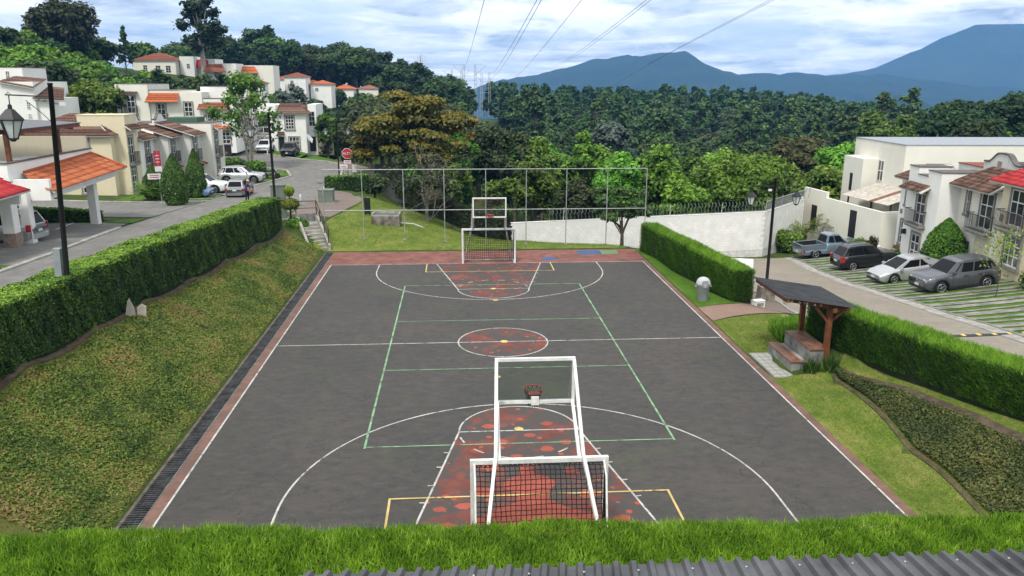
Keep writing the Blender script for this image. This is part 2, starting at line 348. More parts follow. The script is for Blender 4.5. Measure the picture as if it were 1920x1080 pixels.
def brickmat(name, c1, c2, mortar, sc, bw=0.5, rh=0.25, off=0.5, msize=0.02, rz=0.0, bstr=0.5):
    m, nt, N, L, o = nmat(name); tc = N.new('ShaderNodeTexCoord'); mp = N.new('ShaderNodeMapping'); mp.inputs['Rotation'].default_value = (0, 0, rz)
    L.new(tc.outputs['Object'], mp.inputs[0]); b = N.new('ShaderNodeTexBrick'); L.new(mp.outputs[0], b.inputs['Vector'])
    b.inputs['Color1'].default_value = c1+(1,); b.inputs['Color2'].default_value = c2+(1,); b.inputs['Mortar'].default_value = mortar+(1,)
    b.inputs['Scale'].default_value = sc; b.inputs['Brick Width'].default_value = bw; b.inputs['Row Height'].default_value = rh; b.inputs['Mortar Size'].default_value = msize; b.offset = off
    n1 = nz(nt, 0.6, 6, 0.65); n2 = nz(nt, 12, 4, 0.7)
    c = mixc(nt, rmp(nt, n1, [(0.35, 0.55), (0.65, 0.0)]), b.outputs[0], tuple(q*.55 for q in c1)); c = mixc(nt, rmp(nt, n2, [(0.4, 0.5), (0.65, 0.0)]), c, tuple(q*.6 for q in c2))
    inv = mth(nt, 'SUBTRACT', 1.0, b.outputs[1])
    finish(nt, o, c, 0.85, 0, 0.2, inv, bstr, 0.01); return m
M_ASPH = asphalt('street_asphalt', (.145, .14, .13), (.215, .205, .19), 1.0, (1, .25, 1))
M_LOT = asphalt('lot_asphalt', (.15, .145, .135), (.23, .225, .21), 1.0, (.3, 1, 1))
M_PAVE = brickmat('street_pavers', (.37, .325, .26), (.29, .255, .205), (.16, .14, .11), 1.0, 0.24, 0.12, 0.5, 0.008, 0.12)
M_BRICKPATH = brickmat('path_bricks', (.33, .20, .15), (.28, .19, .15), (.17, .15, .12), 1.0, 0.22, 0.11, 0.5, 0.008, 0.9)
M_SIDEW = brickmat('sidewalk_bricks', (.25, .185, .155), (.22, .18, .15), (.14, .125, .105), 1.0, 0.3, 0.12, 0.5, 0.012, -0.08)
M_CONC = plain('concrete', (.36, .345, .31), 0.85, var=0.3, scale=2.5, bstr=0.25)
M_CONC_D = plain('weathered_concrete', (.24, .235, .22), 0.9, var=0.35, scale=3.0, bstr=0.3)
def lawnmat(name, cols, sc=1.0):
    m, nt, N, L, o = nmat(name); a = nz(nt, 0.8*sc, 7, 0.65); d = nz(nt, 14*sc, 5, 0.75); e = nz(nt, 3.2, 5, 0.7, sc=(1, .35, 1))
    c = rmp(nt, a, [(0.3, cols[0]), (0.47, cols[1]), (0.6, cols[2]), (0.72, cols[3])])
    c = mixc(nt, rmp(nt, d, [(0.35, 0.7), (0.6, 0.0)]), c, tuple(q*.45 for q in cols[0])); c = mixc(nt, rmp(nt, e, [(0.5, 0.0), (0.7, 0.45)]), c, cols[3])
    finish(nt, o, c, 0.95, 0, 0.1, d, 0.9, 0.05); return m
M_LAWN = lawnmat('lawn', [(.08, .13, .02), (.14, .20, .03), (.21, .235, .05), (.30, .25, .10)])
M_LAWN2 = lawnmat('lawn_bright', [(.05, .12, .014), (.08, .17, .018), (.11, .20, .025), (.16, .22, .04)])
M_BANK = lawnmat('bank_cover', [(.06, .10, .018), (.11, .135, .03), (.15, .135, .045), (.17, .115, .06)])
M_DIRT = plain('bare_earth', (.10, .075, .048), 0.95, var=0.4, scale=4, bstr=0.5)
# left street with its kerb
SL = [(-22.7, -24), (-22.7, 6), (-22.6, 11), (-22.9, 20), (-22.6, 30), (-22.3, 40), (-21.5, 50), (-20, 58), (-21.5, 63), (-26, 67), (-34, 70), (-60, 76)]
SR = [(-15.7, -24), (-15.4, 6), (-15, 11), (-14.4, 20), (-13.7, 30), (-13.8, 40), (-14, 50), (-14.6, 58), (-15.5, 66), (-18.5, 72.5), (-28, 80), (-60, 88)]
sheet('left_street', SL, SR, .03, M_ASPH, 6, 1.2)
kerb('left_street_kerb', SL[:4], .32, .12, M_CONC); kerb('left_island_kerb', SL[5:], .25, .12, M_CONC); kerb('far_street_kerb', SR[5:], .25, .12, M_CONC)
sheet('side_street', [(-22.9, 25.2), (-30, 26.5), (-44, 28), (-62, 30)], [(-22.5, 34.2), (-30, 35.5), (-44, 37), (-62, 39)], .036, M_ASPH, 6, 1.2)
kerb('side_street_kerb', [(-22.4, 35), (-23.4, 34.6), (-30, 35.7), (-44, 37.2)], .25, .11, M_CONC)
# right street
def xk(y): return 20.9 + .12*y
SRK = [(xk(y), y) for y in (-20, -14, -8, -2, 4, 10, 16, 22, 28.5)]
SRI = [(16.2, -20), (15.8, -14), (15.2, -8), (14.7, -2), (14.1, 4), (15.0, 10), (15.3, 16), (15.4, 22), (15.6, 28.5)]
sheet('right_street', SRI, SRK, .03, M_PAVE, 6, 1.0)
sheet('right_gutter', [(xk(y)-.62, y) for y in (-20, -14, -8, -2, 4, 10, 16, 22, 28.5)], SRK, .05, M_CONC, 2, 1.0)
sheet('brick_sidewalk', [(12.2, 5.6), (12.4, 8), (12.8, 10.5), (13.2, 14)], [(14.1, 4.2), (14.8, 8), (15.0, 10.5), (15.2, 14)], .034, M_SIDEW, 4, .6)
kerb('right_sidewalk_kerb', [(14.1, 4.2), (14.85, 8), (15.05, 10.5), (15.3, 16), (15.5, 28)], .14, .09, M_CONC)
sheet('brick_path', [(9.35, 4.45), (10.3, 4.75), (11.4, 5.1), (12.6, 6.2)], [(9.4, 2.35), (10.6, 3.0), (12.0, 3.7), (13.6, 4.4)], .025, M_BRICKPATH, 6, .4)
sheet('mound_sidewalk', [(-13.6, 25.6), (-13.7, 30), (-13.8, 36), (-13.9, 44)], [(-10.6, 24.6), (-10.0, 29), (-9.4, 34), (-11.4, 42)], .03, M_SIDEW, 4, .8)
sheet('far_corner_sidewalk', [(-14.5, 60), (-15.4, 66), (-18, 71.5)], [(-11.6, 60), (-12.6, 67), (-16.6, 73)], .04, M_SIDEW, 3, .8)
# lawns and banks
sheet('berm_lawn', [(-10.7, 18.1), (-10.8, 20), (-10.4, 24.8), (-9.6, 29.5), (-9.2, 37)], [(9.4, 18.1), (10.2, 20), (9, 23), (1, 25.6), (-6.2, 37)], .02, M_LAWN, 30, .7)
sheet('right_strip_lawn', [(9.31, -15.4), (9.31, -10), (9.31, -4.3)], [(10.65, -15.4), (10.85, -10), (11.25, -4.8)], .02, M_LAWN, 4, .7)
sheet('upper_right_lawn', [(13.15, -15), (12.75, -10), (12.3, -7.4), (11.5, -4.9)], [(14.2, -15), (13.8, -10), (13.2, -7), (12.5, -3.6)], .035, M_LAWN, 4, .7)
sheet('path_lawn', [(9.36, -2.0), (9.36, 0), (9.4, 2.3)], [(10.9, -2.0), (12.3, .2), (13.6, 4.2)], .02, M_LAWN, 5, .5)
sheet('hedge_lawn', [(9.38, 4.5), (9.38, 10), (9.4, 18)], [(12.2, 5.5), (11.2, 10), (10.2, 18)], .02, M_LAWN2, 5, .7)
sheet('left_bank', [(-9.97, -17.5), (-9.97, -8), (-9.97, 0), (-9.97, 9), (-10.2, 18.2)], [(-14.7, -17.5), (-14.3, -8), (-13.85, 0), (-13.25, 9), (-12.5, 18.6)], .02, M_BANK, 8, .8)
sheet('right_bank', [(10.7, -15.4), (10.9, -10), (11.3, -5)], [(13.1, -15.4), (12.65, -10), (11.55, -5)], .025, M_BANK, 6, .6)
sheet('right_bank_earth_edge', [(13.0, -15.4), (12.55, -10), (12.1, -7.5), (11.35, -4.9)], [(13.25, -15.4), (12.85, -10), (12.38, -7.3), (11.6, -4.75)], .045, M_DIRT, 2, .5)
sheet('right_bank_foot_edge', [(10.66, -15.4), (10.86, -10), (11.24, -5)], [(10.76, -15.4), (10.96, -10), (11.33, -5)], .04, M_DIRT, 2, .5)
sheet('left_hedge_earth_edge', [(-14.4, -17), (-14.08, -8), (-13.68, 0), (-13.08, 9), (-12.4, 18.4)], [(-14.7, -17), (-14.35, -8), (-13.9, 0), (-13.3, 9), (-12.6, 18.4)], .04, M_DIRT, 2, .6)
sheet('house_lawn', [(-22.6, 74), (-21.8, 79), (-21.6, 83)], [(-16.8, 72.5), (-16.6, 78), (-17, 83)], .03, M_LAWN2, 4, 1)
sheet('island_lawn', [(-20.3, 58.5), (-22, 63), (-26, 66.6), (-30, 68)], [(-24.5, 54.6), (-25.4, 58), (-27, 60), (-30, 62)], .04, M_LAWN2, 4, .8)
sheet('far_house_lawn', [(-32, 81.2), (-27, 80), (-22.7, 75.5)], [(-32, 84), (-28, 84), (-22.7, 84)], .03, M_LAWN2, 3, 1)
# ------------------------------------------------------------------ the court and its markings
def court():
    m, nt, N, L, o = nmat('court_asphalt'); a = nz(nt, 0.22, 7, 0.62); b = nz(nt, 3.6, 10, 0.76, sc=(.6, 1, 1)); d = nz(nt, 45, 3, 0.7); e = nz(nt, 5.5, 7, 0.75)
    c = rmp(nt, a, [(0.33, (.050, .049, .045)), (0.5, (.061, .056, .051)), (0.66, (.071, .062, .056))])
    c = mixc(nt, rmp(nt, b, [(0.36, 0.7), (0.50, 0.0)]), c, (.033, .038, .038)); c = mixc(nt, rmp(nt, b, [(0.52, 0.0), (0.68, 0.8)]), c, (.088, .074, .066))
    c = mixc(nt, rmp(nt, e, [(0.62, 0.0), (0.74, 0.75)]), c, (.15, .145, .13)); c = mixc(nt, rmp(nt, d, [(0.6, 0.0), (0.8, 0.4)]), c, (.16, .15, .14))
    vc = N.new('ShaderNodeTexVoronoi'); vc.feature = 'DISTANCE_TO_EDGE'; vc.inputs['Scale'].default_value = .28; tcv = N.new('ShaderNodeTexCoord'); wv = N.new('ShaderNodeVectorMath'); wv.operation = 'ADD'; L.new(tcv.outputs['Object'], wv.inputs[0]); wn = N.new('ShaderNodeTexNoise'); wn.inputs['Scale'].default_value = 1.3; wn.inputs['Detail'].default_value = 6; L.new(tcv.outputs['Object'], wn.inputs['Vector']); wm = N.new('ShaderNodeVectorMath'); wm.operation = 'SCALE'; wm.inputs['Scale'].default_value = 1.6; L.new(wn.outputs['Color'], wm.inputs[0]); L.new(wm.outputs[0], wv.inputs[1]); L.new(wv.outputs[0], vc.inputs['Vector']); c = mixc(nt, rmp(nt, vc.outputs['Distance'], [(0.0, .55), (.006, 0.0)]), c, (.025, .025, .024))
    gx = nz(nt, 0.4, 5, 0.6, loc=(4, 9, 0)); c = mixc(nt, rmp(nt, gx, [(0.56, 0.0), (0.72, 0.45)]), c, (.07, .085, .045))
    finish(nt, o, c, 0.82, 0, 0.25, d, 0.25, 0.01); dark = m
    def worn(name, col, lo, hi, sc=2.0, under=(.068, .062, .058), spots=False):
        m, nt, N, L, o = nmat(name); a = nz(nt, sc, 7, 0.68); g = nz(nt, 30, 4, 0.7)
        f = rmp(nt, a, [(lo, 0.0), (hi, 1.0)])
        dcol = tuple(q*.62 for q in col)
        base = mixc(nt, rmp(nt, nz(nt, 1.1, 5, 0.6, loc=(7, 3, 1)), [(.35, 0.0), (.65, 1.0)]), dcol, col)
        c = mixc(nt, f, under, base)
        if spots:
            v = N.new('ShaderNodeTexVoronoi'); v.inputs['Scale'].default_value = 1.9; v.inputs['Randomness'].default_value = 1.0
            tc = N.new('ShaderNodeTexCoord'); L.new(tc.outputs['Object'], v.inputs['Vector'])
            s = rmp(nt, mth(nt, 'ADD', v.outputs['Distance'], mth(nt, 'MULTIPLY', nz(nt, 5, 3), .22)), [(.25, 1.0), (.29, 0.0)])
            c = mixc(nt, s, c, (.34, .075, .045))
        c = mixc(nt, rmp(nt, g, [(.3, .4), (.5, 0.0)]), c, under)
        finish(nt, o, c, 0.85, 0, 0.2, g, 0.2, 0.01); return m
    apron = worn('apron_red', (.25, .10, .078), .34, .48, 1.6); key = worn('key_red', (.20, .066, .050), .48, .57, .9, spots=True)
    white = worn('line_white', (.56, .55, .51), .34, .48, 4.0); green = worn('line_green', (.25, .45, .25), .36, .50, 2.0); yellow = worn('line_yellow', (.66, .50, .18), .34, .46, 3.5)
    a = MB(); a.box(-9.335, 9.3, -15.4, 17.65, -.25, 0); ap = a.build('court_apron', worn('edge_strip', (.21, .115, .09), .36, .52, 2.6, under=(.11, .085, .07))); tag(ap, kind='structure')
    for y0, y1 in ((-15.38, -14.15), (14.15, 17.62)): MB().add([(-9.3, y0, .003), (9.27, y0, .003), (9.27, y1, .003), (-9.3, y1, .003)], [(0, 1, 2, 3)]).build('end_zone_paint', apron, ap)
    ct = MB().add([(-9.02, -14.15, .004), (9.02, -14.15, .004), (9.02, 14.15, .004), (-9.02, 14.15, .004)], [(0, 1, 2, 3)]).build('court', dark); tag(ct, kind='structure')
    def flat(name, poly, z, m): return MB().add([(x, y, z) for x, y in poly], [tuple(range(len(poly)))]).build(name, m, ct)
    def ribbon(name, pts, w, m, z=.013, closed=False):
        P = np.array(pts, float); v = []; n = len(P)
        for i in range(n):
            d = (P[(i+1) % n]-P[i-1]) if closed else P[min(i+1, n-1)]-P[max(i-1, 0)]
            d = d/np.hypot(*d); q = np.array([-d[1], d[0]])*w/2; v += [(P[i][0]+q[0], P[i][1]+q[1], z), (P[i][0]-q[0], P[i][1]-q[1], z)]
        k = n if closed else n-1
        return MB().add(v, [(2*i+1, 2*((i+1) % n)+1, 2*((i+1) % n), 2*i) for i in range(k)]).build(name, m, ct)
    arc = lambda cx, cy, r, a0, a1, n=40: [(cx+r*math.cos(math.radians(a0+(a1-a0)*i/n)), cy+r*math.sin(math.radians(a0+(a1-a0)*i/n))) for i in range(n+1)]
    W = .056
    for x in (-9, 9): ribbon('sideline', [(x, -14.15), (x, 14.15)], W, white)
    ribbon('half_line', [(-9, 0), (9, 0)], W, white)
    flat('centre_circle_paint', arc(0, 0, 1.8, 0, 360)[:-1], .008, key); ribbon('centre_circle', arc(0, 0, 1.8, 0, 360, 64)[:-1], W, white, .014, True)
    for s in (1, -1):
        b = 14.15*s; f = b-5.8*s
        ribbon('baseline', [(-9, b), (9, b)], W, white)
        semi = arc(0, f, 1.8, 0, 180, 24) if s < 0 else arc(0, f, 1.8, 180, 360, 24)
        if s < 0: flat('key_paint', [(-3, b), (3, b)] + semi, .008, key)
        else: flat('key_paint', [(3, b), (-3, b)] + semi, .008, key)
        for q in (-1, 1): ribbon('key_line', [(3*q, b), (1.8*q, f)], W, white, .014)
        ribbon('free_throw_line', [(-1.8, f), (1.8, f)], W, white, .015); ribbon('free_throw_arc', semi, W, white, .016)
        for k in range(6):
            a0 = (12+k*28) if s > 0 else (192+k*28)
            ribbon('dashed_arc', arc(0, f, 1.8, a0, a0+12, 4), W, white, .016)
        c = b-1.575*s; half = arc(0, c, 6.25, 0, 180, 60) if s < 0 else arc(0, c, 6.25, 360, 180, 60)
        ribbon('three_point_line', [(6.25, b)] + half + [(-6.25, b)], W, white, .0135)
        for q in (-1, 1):
            for t in (1.75, 2.6, 3.6, 4.45):
                fx = 3 - 1.2*t/5.8
                ribbon('lane_mark', [(q*fx, b-t*s), (q*(fx+.16), b-t*s+.02)], .05, white, .017)
            ribbon('goal_area_line', [(3.55*q, b), (3.55*q, b-2.0*s)], .06, yellow, .0145)
        ribbon('goal_area_line', [(-3.58, b-2.0*s), (3.58, b-2.0*s)], .06, yellow, .0185)
        ribbon('volleyball_baseline', [(-4.5, 9*s+.2*s), (4.5, 9*s+.2*s)], .05, green, .0125); ribbon('attack_line', [(-4.5, 3*s), (4.5, 3*s)], .05, green, .0125)
    for x in (-4.5, 4.5): ribbon('volleyball_sideline', [(x, -9.3), (x, 9.2)], .065, green, .0165)
    for (x, y, r, m) in ((0, 6.2, .13, yellow), (0, 8.35, .14, yellow), (.05, 0, .16, yellow), (-.42, -3.9, .12, yellow), (.0, -8.25, .14, yellow)):
        flat('marker_disc', arc(x, y, r, 0, 360, 14)[:-1], .021, m)
    blue = plain('floor_blue', (.045, .10, .22), .8, var=.2); grn = plain('floor_green', (.13, .22, .11), .8, var=.2)
    flat('floor_square', [(5.6, 16.2), (7.0, 16.25), (7.0, 17.4), (5.5, 17.35)], .006, blue); flat('floor_square', [(7.0, 16.25), (8.0, 16.3), (8.1, 17.4), (7.0, 17.4)], .006, grn); flat('floor_square', [(3.2, 14.8), (3.9, 14.75), (4.0, 15.6), (3.2, 15.55)], .006, blue)
    rg = random.Random(5); fresh = worn('fresh_key_red', (.36, .088, .058), .25, .36, 2.2)
    bl = [(-1.75, -14.14), (1.55, -14.14), (1.7, -13.6), (1.35, -13.1), (.75, -12.75), (.42, -12.35), (.55, -11.95), (.75, -11.6), (.5, -11.25), (.18, -11.05), (.12, -10.6), (-.12, -10.55), (-.2, -11.1), (-.55, -11.35), (-.7, -11.75), (-.3, -12.1), (-.35, -12.5), (-.9, -12.85), (-1.4, -13.2), (-1.8, -13.7)]
    bl = [(x+rg.uniform(-.05, .05), y) for x, y in bl]; flat('repainted_patch', bl, .0095, fresh)
    for (x, y, r) in ((-2.1, -13.5, .22), (-1.2, -11.9, .3), (1.5, -12.2, .28), (1.2, -10.9, .2), (-1.0, -10.6, .26), (.7, -9.6, .2), (-.6, -9.1, .22), (-.2, -10.0, .16), (2.1, -13.4, .2), (-1.7, -12.6, .2), (.3, -8.7, .18), (-.9, -8.0, .2), (.9, -7.9, .18), (-1.3, -9.6, .18), (1.3, -9.2, .2), (-2.3, -12.7, .16)): flat('repainted_spot', [(x+r*math.cos(a)*rg.uniform(.8, 1.25), y+r*.8*math.sin(a)*rg.uniform(.8, 1.2)) for a in np.linspace(0, 6.1, 13)], .0096, fresh)
    # drain along the left side
    dr = empty('drain', (-9.57, 0, 0), 0, 'black steel grating drain running along the left edge of the court', 'drain')
    steel = plain('drain_steel', (.075, .075, .077), .6, .3, var=.5, scale=3); mb = MB()
    y = -15.3
    while y < 17.6: mb.box(-.205, .205, y, y+.042, -.06, .0); y += .105
    for x in (-.2, -.07, .07, .2): mb.box(x-.008, x+.008, -15.3, 17.6, -.075, -.012)
    g = mb.build('grating_bars', steel, dr); g['kind'] = 'stuff'
    MB().box(-.225, .225, -15.35, 17.7, -.34, -.30).build('channel_floor', plain('drain_mud', (.035, .03, .025), .9), dr)
    MB().box(-.30, -.21, -15.35, 17.7, -.3, .012).build('channel_edge', plain('muddy_concrete', (.13, .11, .085), .95, var=.4), dr)
    MB().box(.207, .226, -15.35, 17.64, -.3, .006).build('channel_edge', M_CONC_D, dr)
court()
M_WPAINT = plain('white_painted_steel', (.74, .74, .71), .45, 0, .4, var=.14, scale=5)
M_BLACKP = plain('black_painted_steel', (.02, .02, .022), .5, .1, .4, var=.2)
M_NET = plain('net_cord', (.012, .012, .014), .9, var=.1)
def glass(name, col, alpha):
    m, nt, N, L, o = nmat(name); g = N.new('ShaderNodeBsdfGlossy'); g.inputs['Roughness'].default_value = .05; t = N.new('ShaderNodeBsdfTransparent'); t.inputs[0].default_value = col+(1,)
    fr = N.new('ShaderNodeFresnel'); fr.inputs[0].default_value = 1.5; mx = N.new('ShaderNodeMixShader'); L.new(mth(nt, 'ADD', fr.outputs[0], alpha), mx.inputs[0]); L.new(t.outputs[0], mx.inputs[1]); L.new(g.outputs[0], mx.inputs[2]); L.new(mx.outputs[0], o.inputs[0]); return m
M_CLEAR = glass('board_glass', (.93, .97, .95), .03)
def goal(s, label):
    root = empty('goal_with_basket', (0, 14.15*s, 0), 0 if s < 0 else math.pi, label, 'goal')   # local +y looks into the court
    f = MB()
    for x in (-1.5, 1.5): f.box(x-.05, x+.05, -.05, .05, 0, 1.95)
    f.box(-1.55, 1.55, -.05, .05, 1.95, 2.05); f.build('goal_frame', M_WPAINT, root)
    b = MB()
    for x in (-1.45, 1.45): b.tube([(x, -.05, 1.97), (x, -.36, 1.74), (x, -.78, .05)], .025, 6); b.tube([(x, -.05, .06), (x, -.78, .05)], .025, 6)
    b.tube([(-1.45, -.78, .05), (1.45, -.78, .05)], .03, 6); b.build('net_frame', M_WPAINT, root)
    n = MB(); R = .011
    path = [(-.03, 1.93), (-.18, 1.84), (-.34, 1.70), (-.52, 1.0), (-.75, .08)]
    pl = np.array(path); sl = np.r_[0, np.cumsum(np.hypot(*np.diff(pl, axis=0).T))]
    pt = lambda q: (np.interp(q, sl, pl[:, 0]), np.interp(q, sl, pl[:, 1]))
    rg = random.Random(3+int(s)); nx = 26
    for i in range(nx+1):
        x = -1.45+2.9*i/nx; n.tube([(x+rg.uniform(-.012, .012), *pt(q)) for q in np.linspace(0, sl[-1], 12)], R, 3, cap=False)
    for q in np.linspace(.05, sl[-1], 19):
        y, z = pt(q); n.tube([(-1.45+2.9*k/10, y, z+rg.uniform(-.02, .01)-.012*math.sin(k*.9)) for k in range(11)], R, 3, cap=False)
    for x in (-1.46, 1.46):
        for i in range(9):
            y = -.08-.075*i; top = float(np.interp(-y, [0, .34, .78], [1.95, 1.7, .1])); n.tube([(x, y, top), (x, y, .06)], R, 3, cap=False)
        for z in np.arange(.1, 1.9, .125):
            ye = -float(np.interp(z, [.05, 1.7, 1.97], [.76, .34, .05])); n.tube([(x, -.02, z), (x, ye, z)], R, 3, cap=False)
    for k in range(29): n.tube([(-1.45+.1*k, .0, 1.94+rg.uniform(-.01, .03)), (-1.4+.1*k, -.04, 1.9+rg.uniform(-.03, .03)), (-1.35+.1*k, .0, 1.94)], .018, 4, cap=False)
    n.build('net', M_NET, root)
    for x in (-1, 1):
        MB().bar((x*1.34, -1.55, .0), (x*.98, -.02, 2.1), .075).bar((x*.98, -.02, 2.1), (x*.90, 1.16, 3.93), .075).build('brace', M_WPAINT, root)
        MB().bar((x*.90, .05, 2.03), (x*.88, 1.15, 2.92), .07).build('arm', M_WPAINT, root)
    bf = MB()
    for x in (-.9, .9): bf.box(x-.035, x+.035, 1.16, 1.23, 2.9, 3.95)
    for z in (2.9, 3.95): bf.box(-.935, .935, 1.155, 1.235, z-.035, z+.035)
    bd = bf.build('backboard_frame', M_WPAINT, root)
    MB().box(-.87, .87, 1.19, 1.202, 2.93, 3.92).build('glass_pane', M_CLEAR, bd)
    pl_ = MB().box(-.09, .09, 1.1, 1.16, 2.84, 3.04).build('rim_plate', M_WPAINT, root)
    red = plain('rim_red', (.42, .045, .03), .45, .2); rm = MB(); cy = 1.24+.15+.225
    rm.tube([(.225*math.cos(a), cy+.225*math.sin(a), 3.05) for a in np.linspace(0, 2*math.pi, 25)], .014, 6, cap=False)
    rm.prism([(-.16, 1.235), (.16, 1.235), (.10, 1.42), (-.10, 1.42)], 3.03, 3.06); rm.box(-.09, .09, 1.236, 1.26, 2.93, 3.06); rm.build('rim', red, root)
    bn = MB()
    for k in range(12):
        a = 2*math.pi*k/12
        for dr in (1, -1): bn.tube([(.22*math.cos(a), cy+.22*math.sin(a), 3.04), (.17*math.cos(a+dr*.26), cy+.17*math.sin(a+dr*.26), 2.88), (.13*math.cos(a), cy+.13*math.sin(a), 2.72), (.12*math.cos(a+dr*.26), cy+.12*math.sin(a+dr*.26), 2.62)], .006, 3, cap=False)
    bn.build('basket_net', M_NET, root); return root
goal(-1, 'white goal with black net and glass backboard at the near end of the court')
goal(1, 'white goal with basketball hoop at the far end of the court, before the pipe fence')
# ------------------------------------------------------------------ planting near the court
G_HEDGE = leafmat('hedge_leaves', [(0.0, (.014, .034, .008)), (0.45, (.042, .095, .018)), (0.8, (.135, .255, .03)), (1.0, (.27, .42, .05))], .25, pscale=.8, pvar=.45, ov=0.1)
G_CYP = leafmat('cypress_needles', [(0.0, (.016, .045, .007)), (0.4, (.055, .14, .013)), (0.75, (.13, .28, .02)), (1.0, (.25, .42, .04))], .3, ov=0.1)
G_FORE = leafmat('clipped_cypress_top', [(0.0, (.03, .075, .008)), (0.4, (.11, .235, .013)), (0.75, (.22, .39, .024)), (1.0, (.37, .53, .07))], .4, pscale=2.2, pvar=.5, ov=0.1)
G_IVY = leafmat('creeper_leaves', [(0.0, (.045, .08, .016)), (0.3, (.10, .165, .026)), (0.5, (.165, .225, .036)), (0.68, (.24, .235, .055)), (1.0, (.28, .18, .085))], .3, pscale=.6, pvar=1.0, ov=0.1)
G_IVY_D = leafmat('dark_creeper_leaves', [(0.0, (.022, .036, .012)), (0.4, (.058, .085, .022)), (0.7, (.12, .13, .035)), (1.0, (.22, .19, .055))], .25, pscale=.8, pvar=.7, ov=0.1)
G_GRASS = leafmat('grass_blades', [(0.0, (.08, .14, .02)), (0.5, (.16, .24, .035)), (0.8, (.25, .29, .055)), (1.0, (.36, .30, .11))], .35, pscale=.7, pvar=.45, ov=0.1)
G_GRASSB = leafmat('bright_grass_blades', [(0.0, (.06, .14, .014)), (0.5, (.12, .24, .022)), (1.0, (.22, .31, .04))], .35, ov=0.1)
M_CORE = plain('hedge_shadow_core', (.016, .026, .009), 1.0, var=.3, scale=5)  # dark green stands in for the shade among the leaves
def hedge(name, label, path, w, h, mat, rng, size=.07, dens=500, style='leaf', group=None, fresh=.35, cat='hedge', lean=.5, topbias=1.0, wob=.07, sidef=1.0, back=1.0):
    """path: centre line (x, y, z base); clipped hedge = core painted dark as inner shade + leaf faces over it"""
    P = np.array(path, float); seg = np.linalg.norm(np.diff(P[:, :2], axis=0), axis=1); s = np.r_[0, np.cumsum(seg)]; Lh = s[-1]
    hh = h if np.ndim(h) else [h]*len(P)
    def frame(q):
        x = np.interp(q, s, P[:, 0]); y = np.interp(q, s, P[:, 1]); z = np.interp(q, s, P[:, 2]); hv = np.interp(q, s, hh); e = .3
        dx = np.interp(np.minimum(q+e, Lh), s, P[:, 0])-np.interp(np.maximum(q-e, 0), s, P[:, 0]); dy = np.interp(np.minimum(q+e, Lh), s, P[:, 1])-np.interp(np.maximum(q-e, 0), s, P[:, 1])
        l = np.hypot(dx, dy); return x, y, z, hv, dx/l, dy/l
    root = empty(name, (P[0, 0], P[0, 1], P[0, 2]), 0, label, cat, group)
    o3 = np.array([P[0, 0], P[0, 1], P[0, 2]])
    k = max(2, int(Lh/.6)); q = np.linspace(.06, Lh-.06, k); x, y, z, hv, dx, dy = frame(q); V = []
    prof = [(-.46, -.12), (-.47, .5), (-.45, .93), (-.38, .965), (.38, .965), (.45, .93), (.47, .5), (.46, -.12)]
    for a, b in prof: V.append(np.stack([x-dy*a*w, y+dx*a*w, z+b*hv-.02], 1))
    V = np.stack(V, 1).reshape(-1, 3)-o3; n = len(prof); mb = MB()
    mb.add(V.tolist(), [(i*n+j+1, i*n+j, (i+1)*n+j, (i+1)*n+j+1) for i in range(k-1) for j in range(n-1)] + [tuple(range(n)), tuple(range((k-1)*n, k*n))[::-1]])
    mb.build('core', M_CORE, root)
    per = [hh[0], w, hh[0]]; areas = [Lh*np.mean(hh)*sidef*back, Lh*w*topbias, Lh*np.mean(hh)*sidef, w*np.mean(hh), w*np.mean(hh)]; PP, NN, LV = [], [], []
    for side, ar in enumerate(areas):
        m = int(ar*dens)
        if side < 3:
            q = rng.uniform(0, Lh, m); t = rng.uniform(0, 1, m)
        else: q = np.full(m, 0.0 if side == 3 else Lh); t = rng.uniform(0, 1, m)
        x, y, z, hv, dx, dy = frame(q); nx, ny = -dy, dx
        b = np.sin(q*1.3+side)*.5 + np.sin(q*3.1+side*2)*.35 + np.sin(q*7.3+t*5)*.3
        if side == 0: a, zz = np.full(m, .5), t; off = np.stack([nx, ny, np.zeros(m)+.15], 1)
        elif side == 2: a, zz = np.full(m, -.5), t; off = np.stack([-nx, -ny, np.zeros(m)+.15], 1)
        elif side == 1: a, zz = t-.5, np.ones(m); off = np.stack([np.zeros(m), np.zeros(m), np.ones(m)], 1)
        else:
            sg = -1 if side == 3 else 1; a = t-.5; zz = rng.uniform(0, 1, m); off = np.stack([dx*sg, dy*sg, np.zeros(m)+.15], 1)
        # rounded shoulders
        if side in (0, 2): a = a*(1-.10*np.clip((zz-.85)/.15, 0, 1)**2)
        if side == 1: zz = zz - .05*np.clip((np.abs(a)-.36)/.14, 0, 1)**2
        p = np.stack([x+nx*a*w, y+ny*a*w, z+zz*hv], 1) + unit(off)*(b*wob + rng.uniform(-.05, .03, m))[:, None]
        PP.append(p); NN.append(unit(off)); LV.append(np.clip(rng.normal(.42 + .12*np.sin(q*4.7+t*3)*np.sin(q*9.1+t*11) + (fresh if side == 1 else 0) - (0 if side == 1 else .10*(1-zz)), .17, m), 0, 1))  # fresh lightens the top: new growth, plus light from above painted in
    PP = np.concatenate(PP)-o3; NN = np.concatenate(NN); LV = np.concatenate(LV)
    if style == 'leaf': a = leaf_arrays(PP, NN, size, LV, rng)
    else: a = blade_arrays(PP, size, size*.16, lean, LV, rng, unit(NN*.8+np.array([0, 0, .75])))
    fo = link('foliage', np_mesh('foliage', a[0], a[1], mat, a[2]), root); fo['kind'] = 'stuff'; return root
_z = H
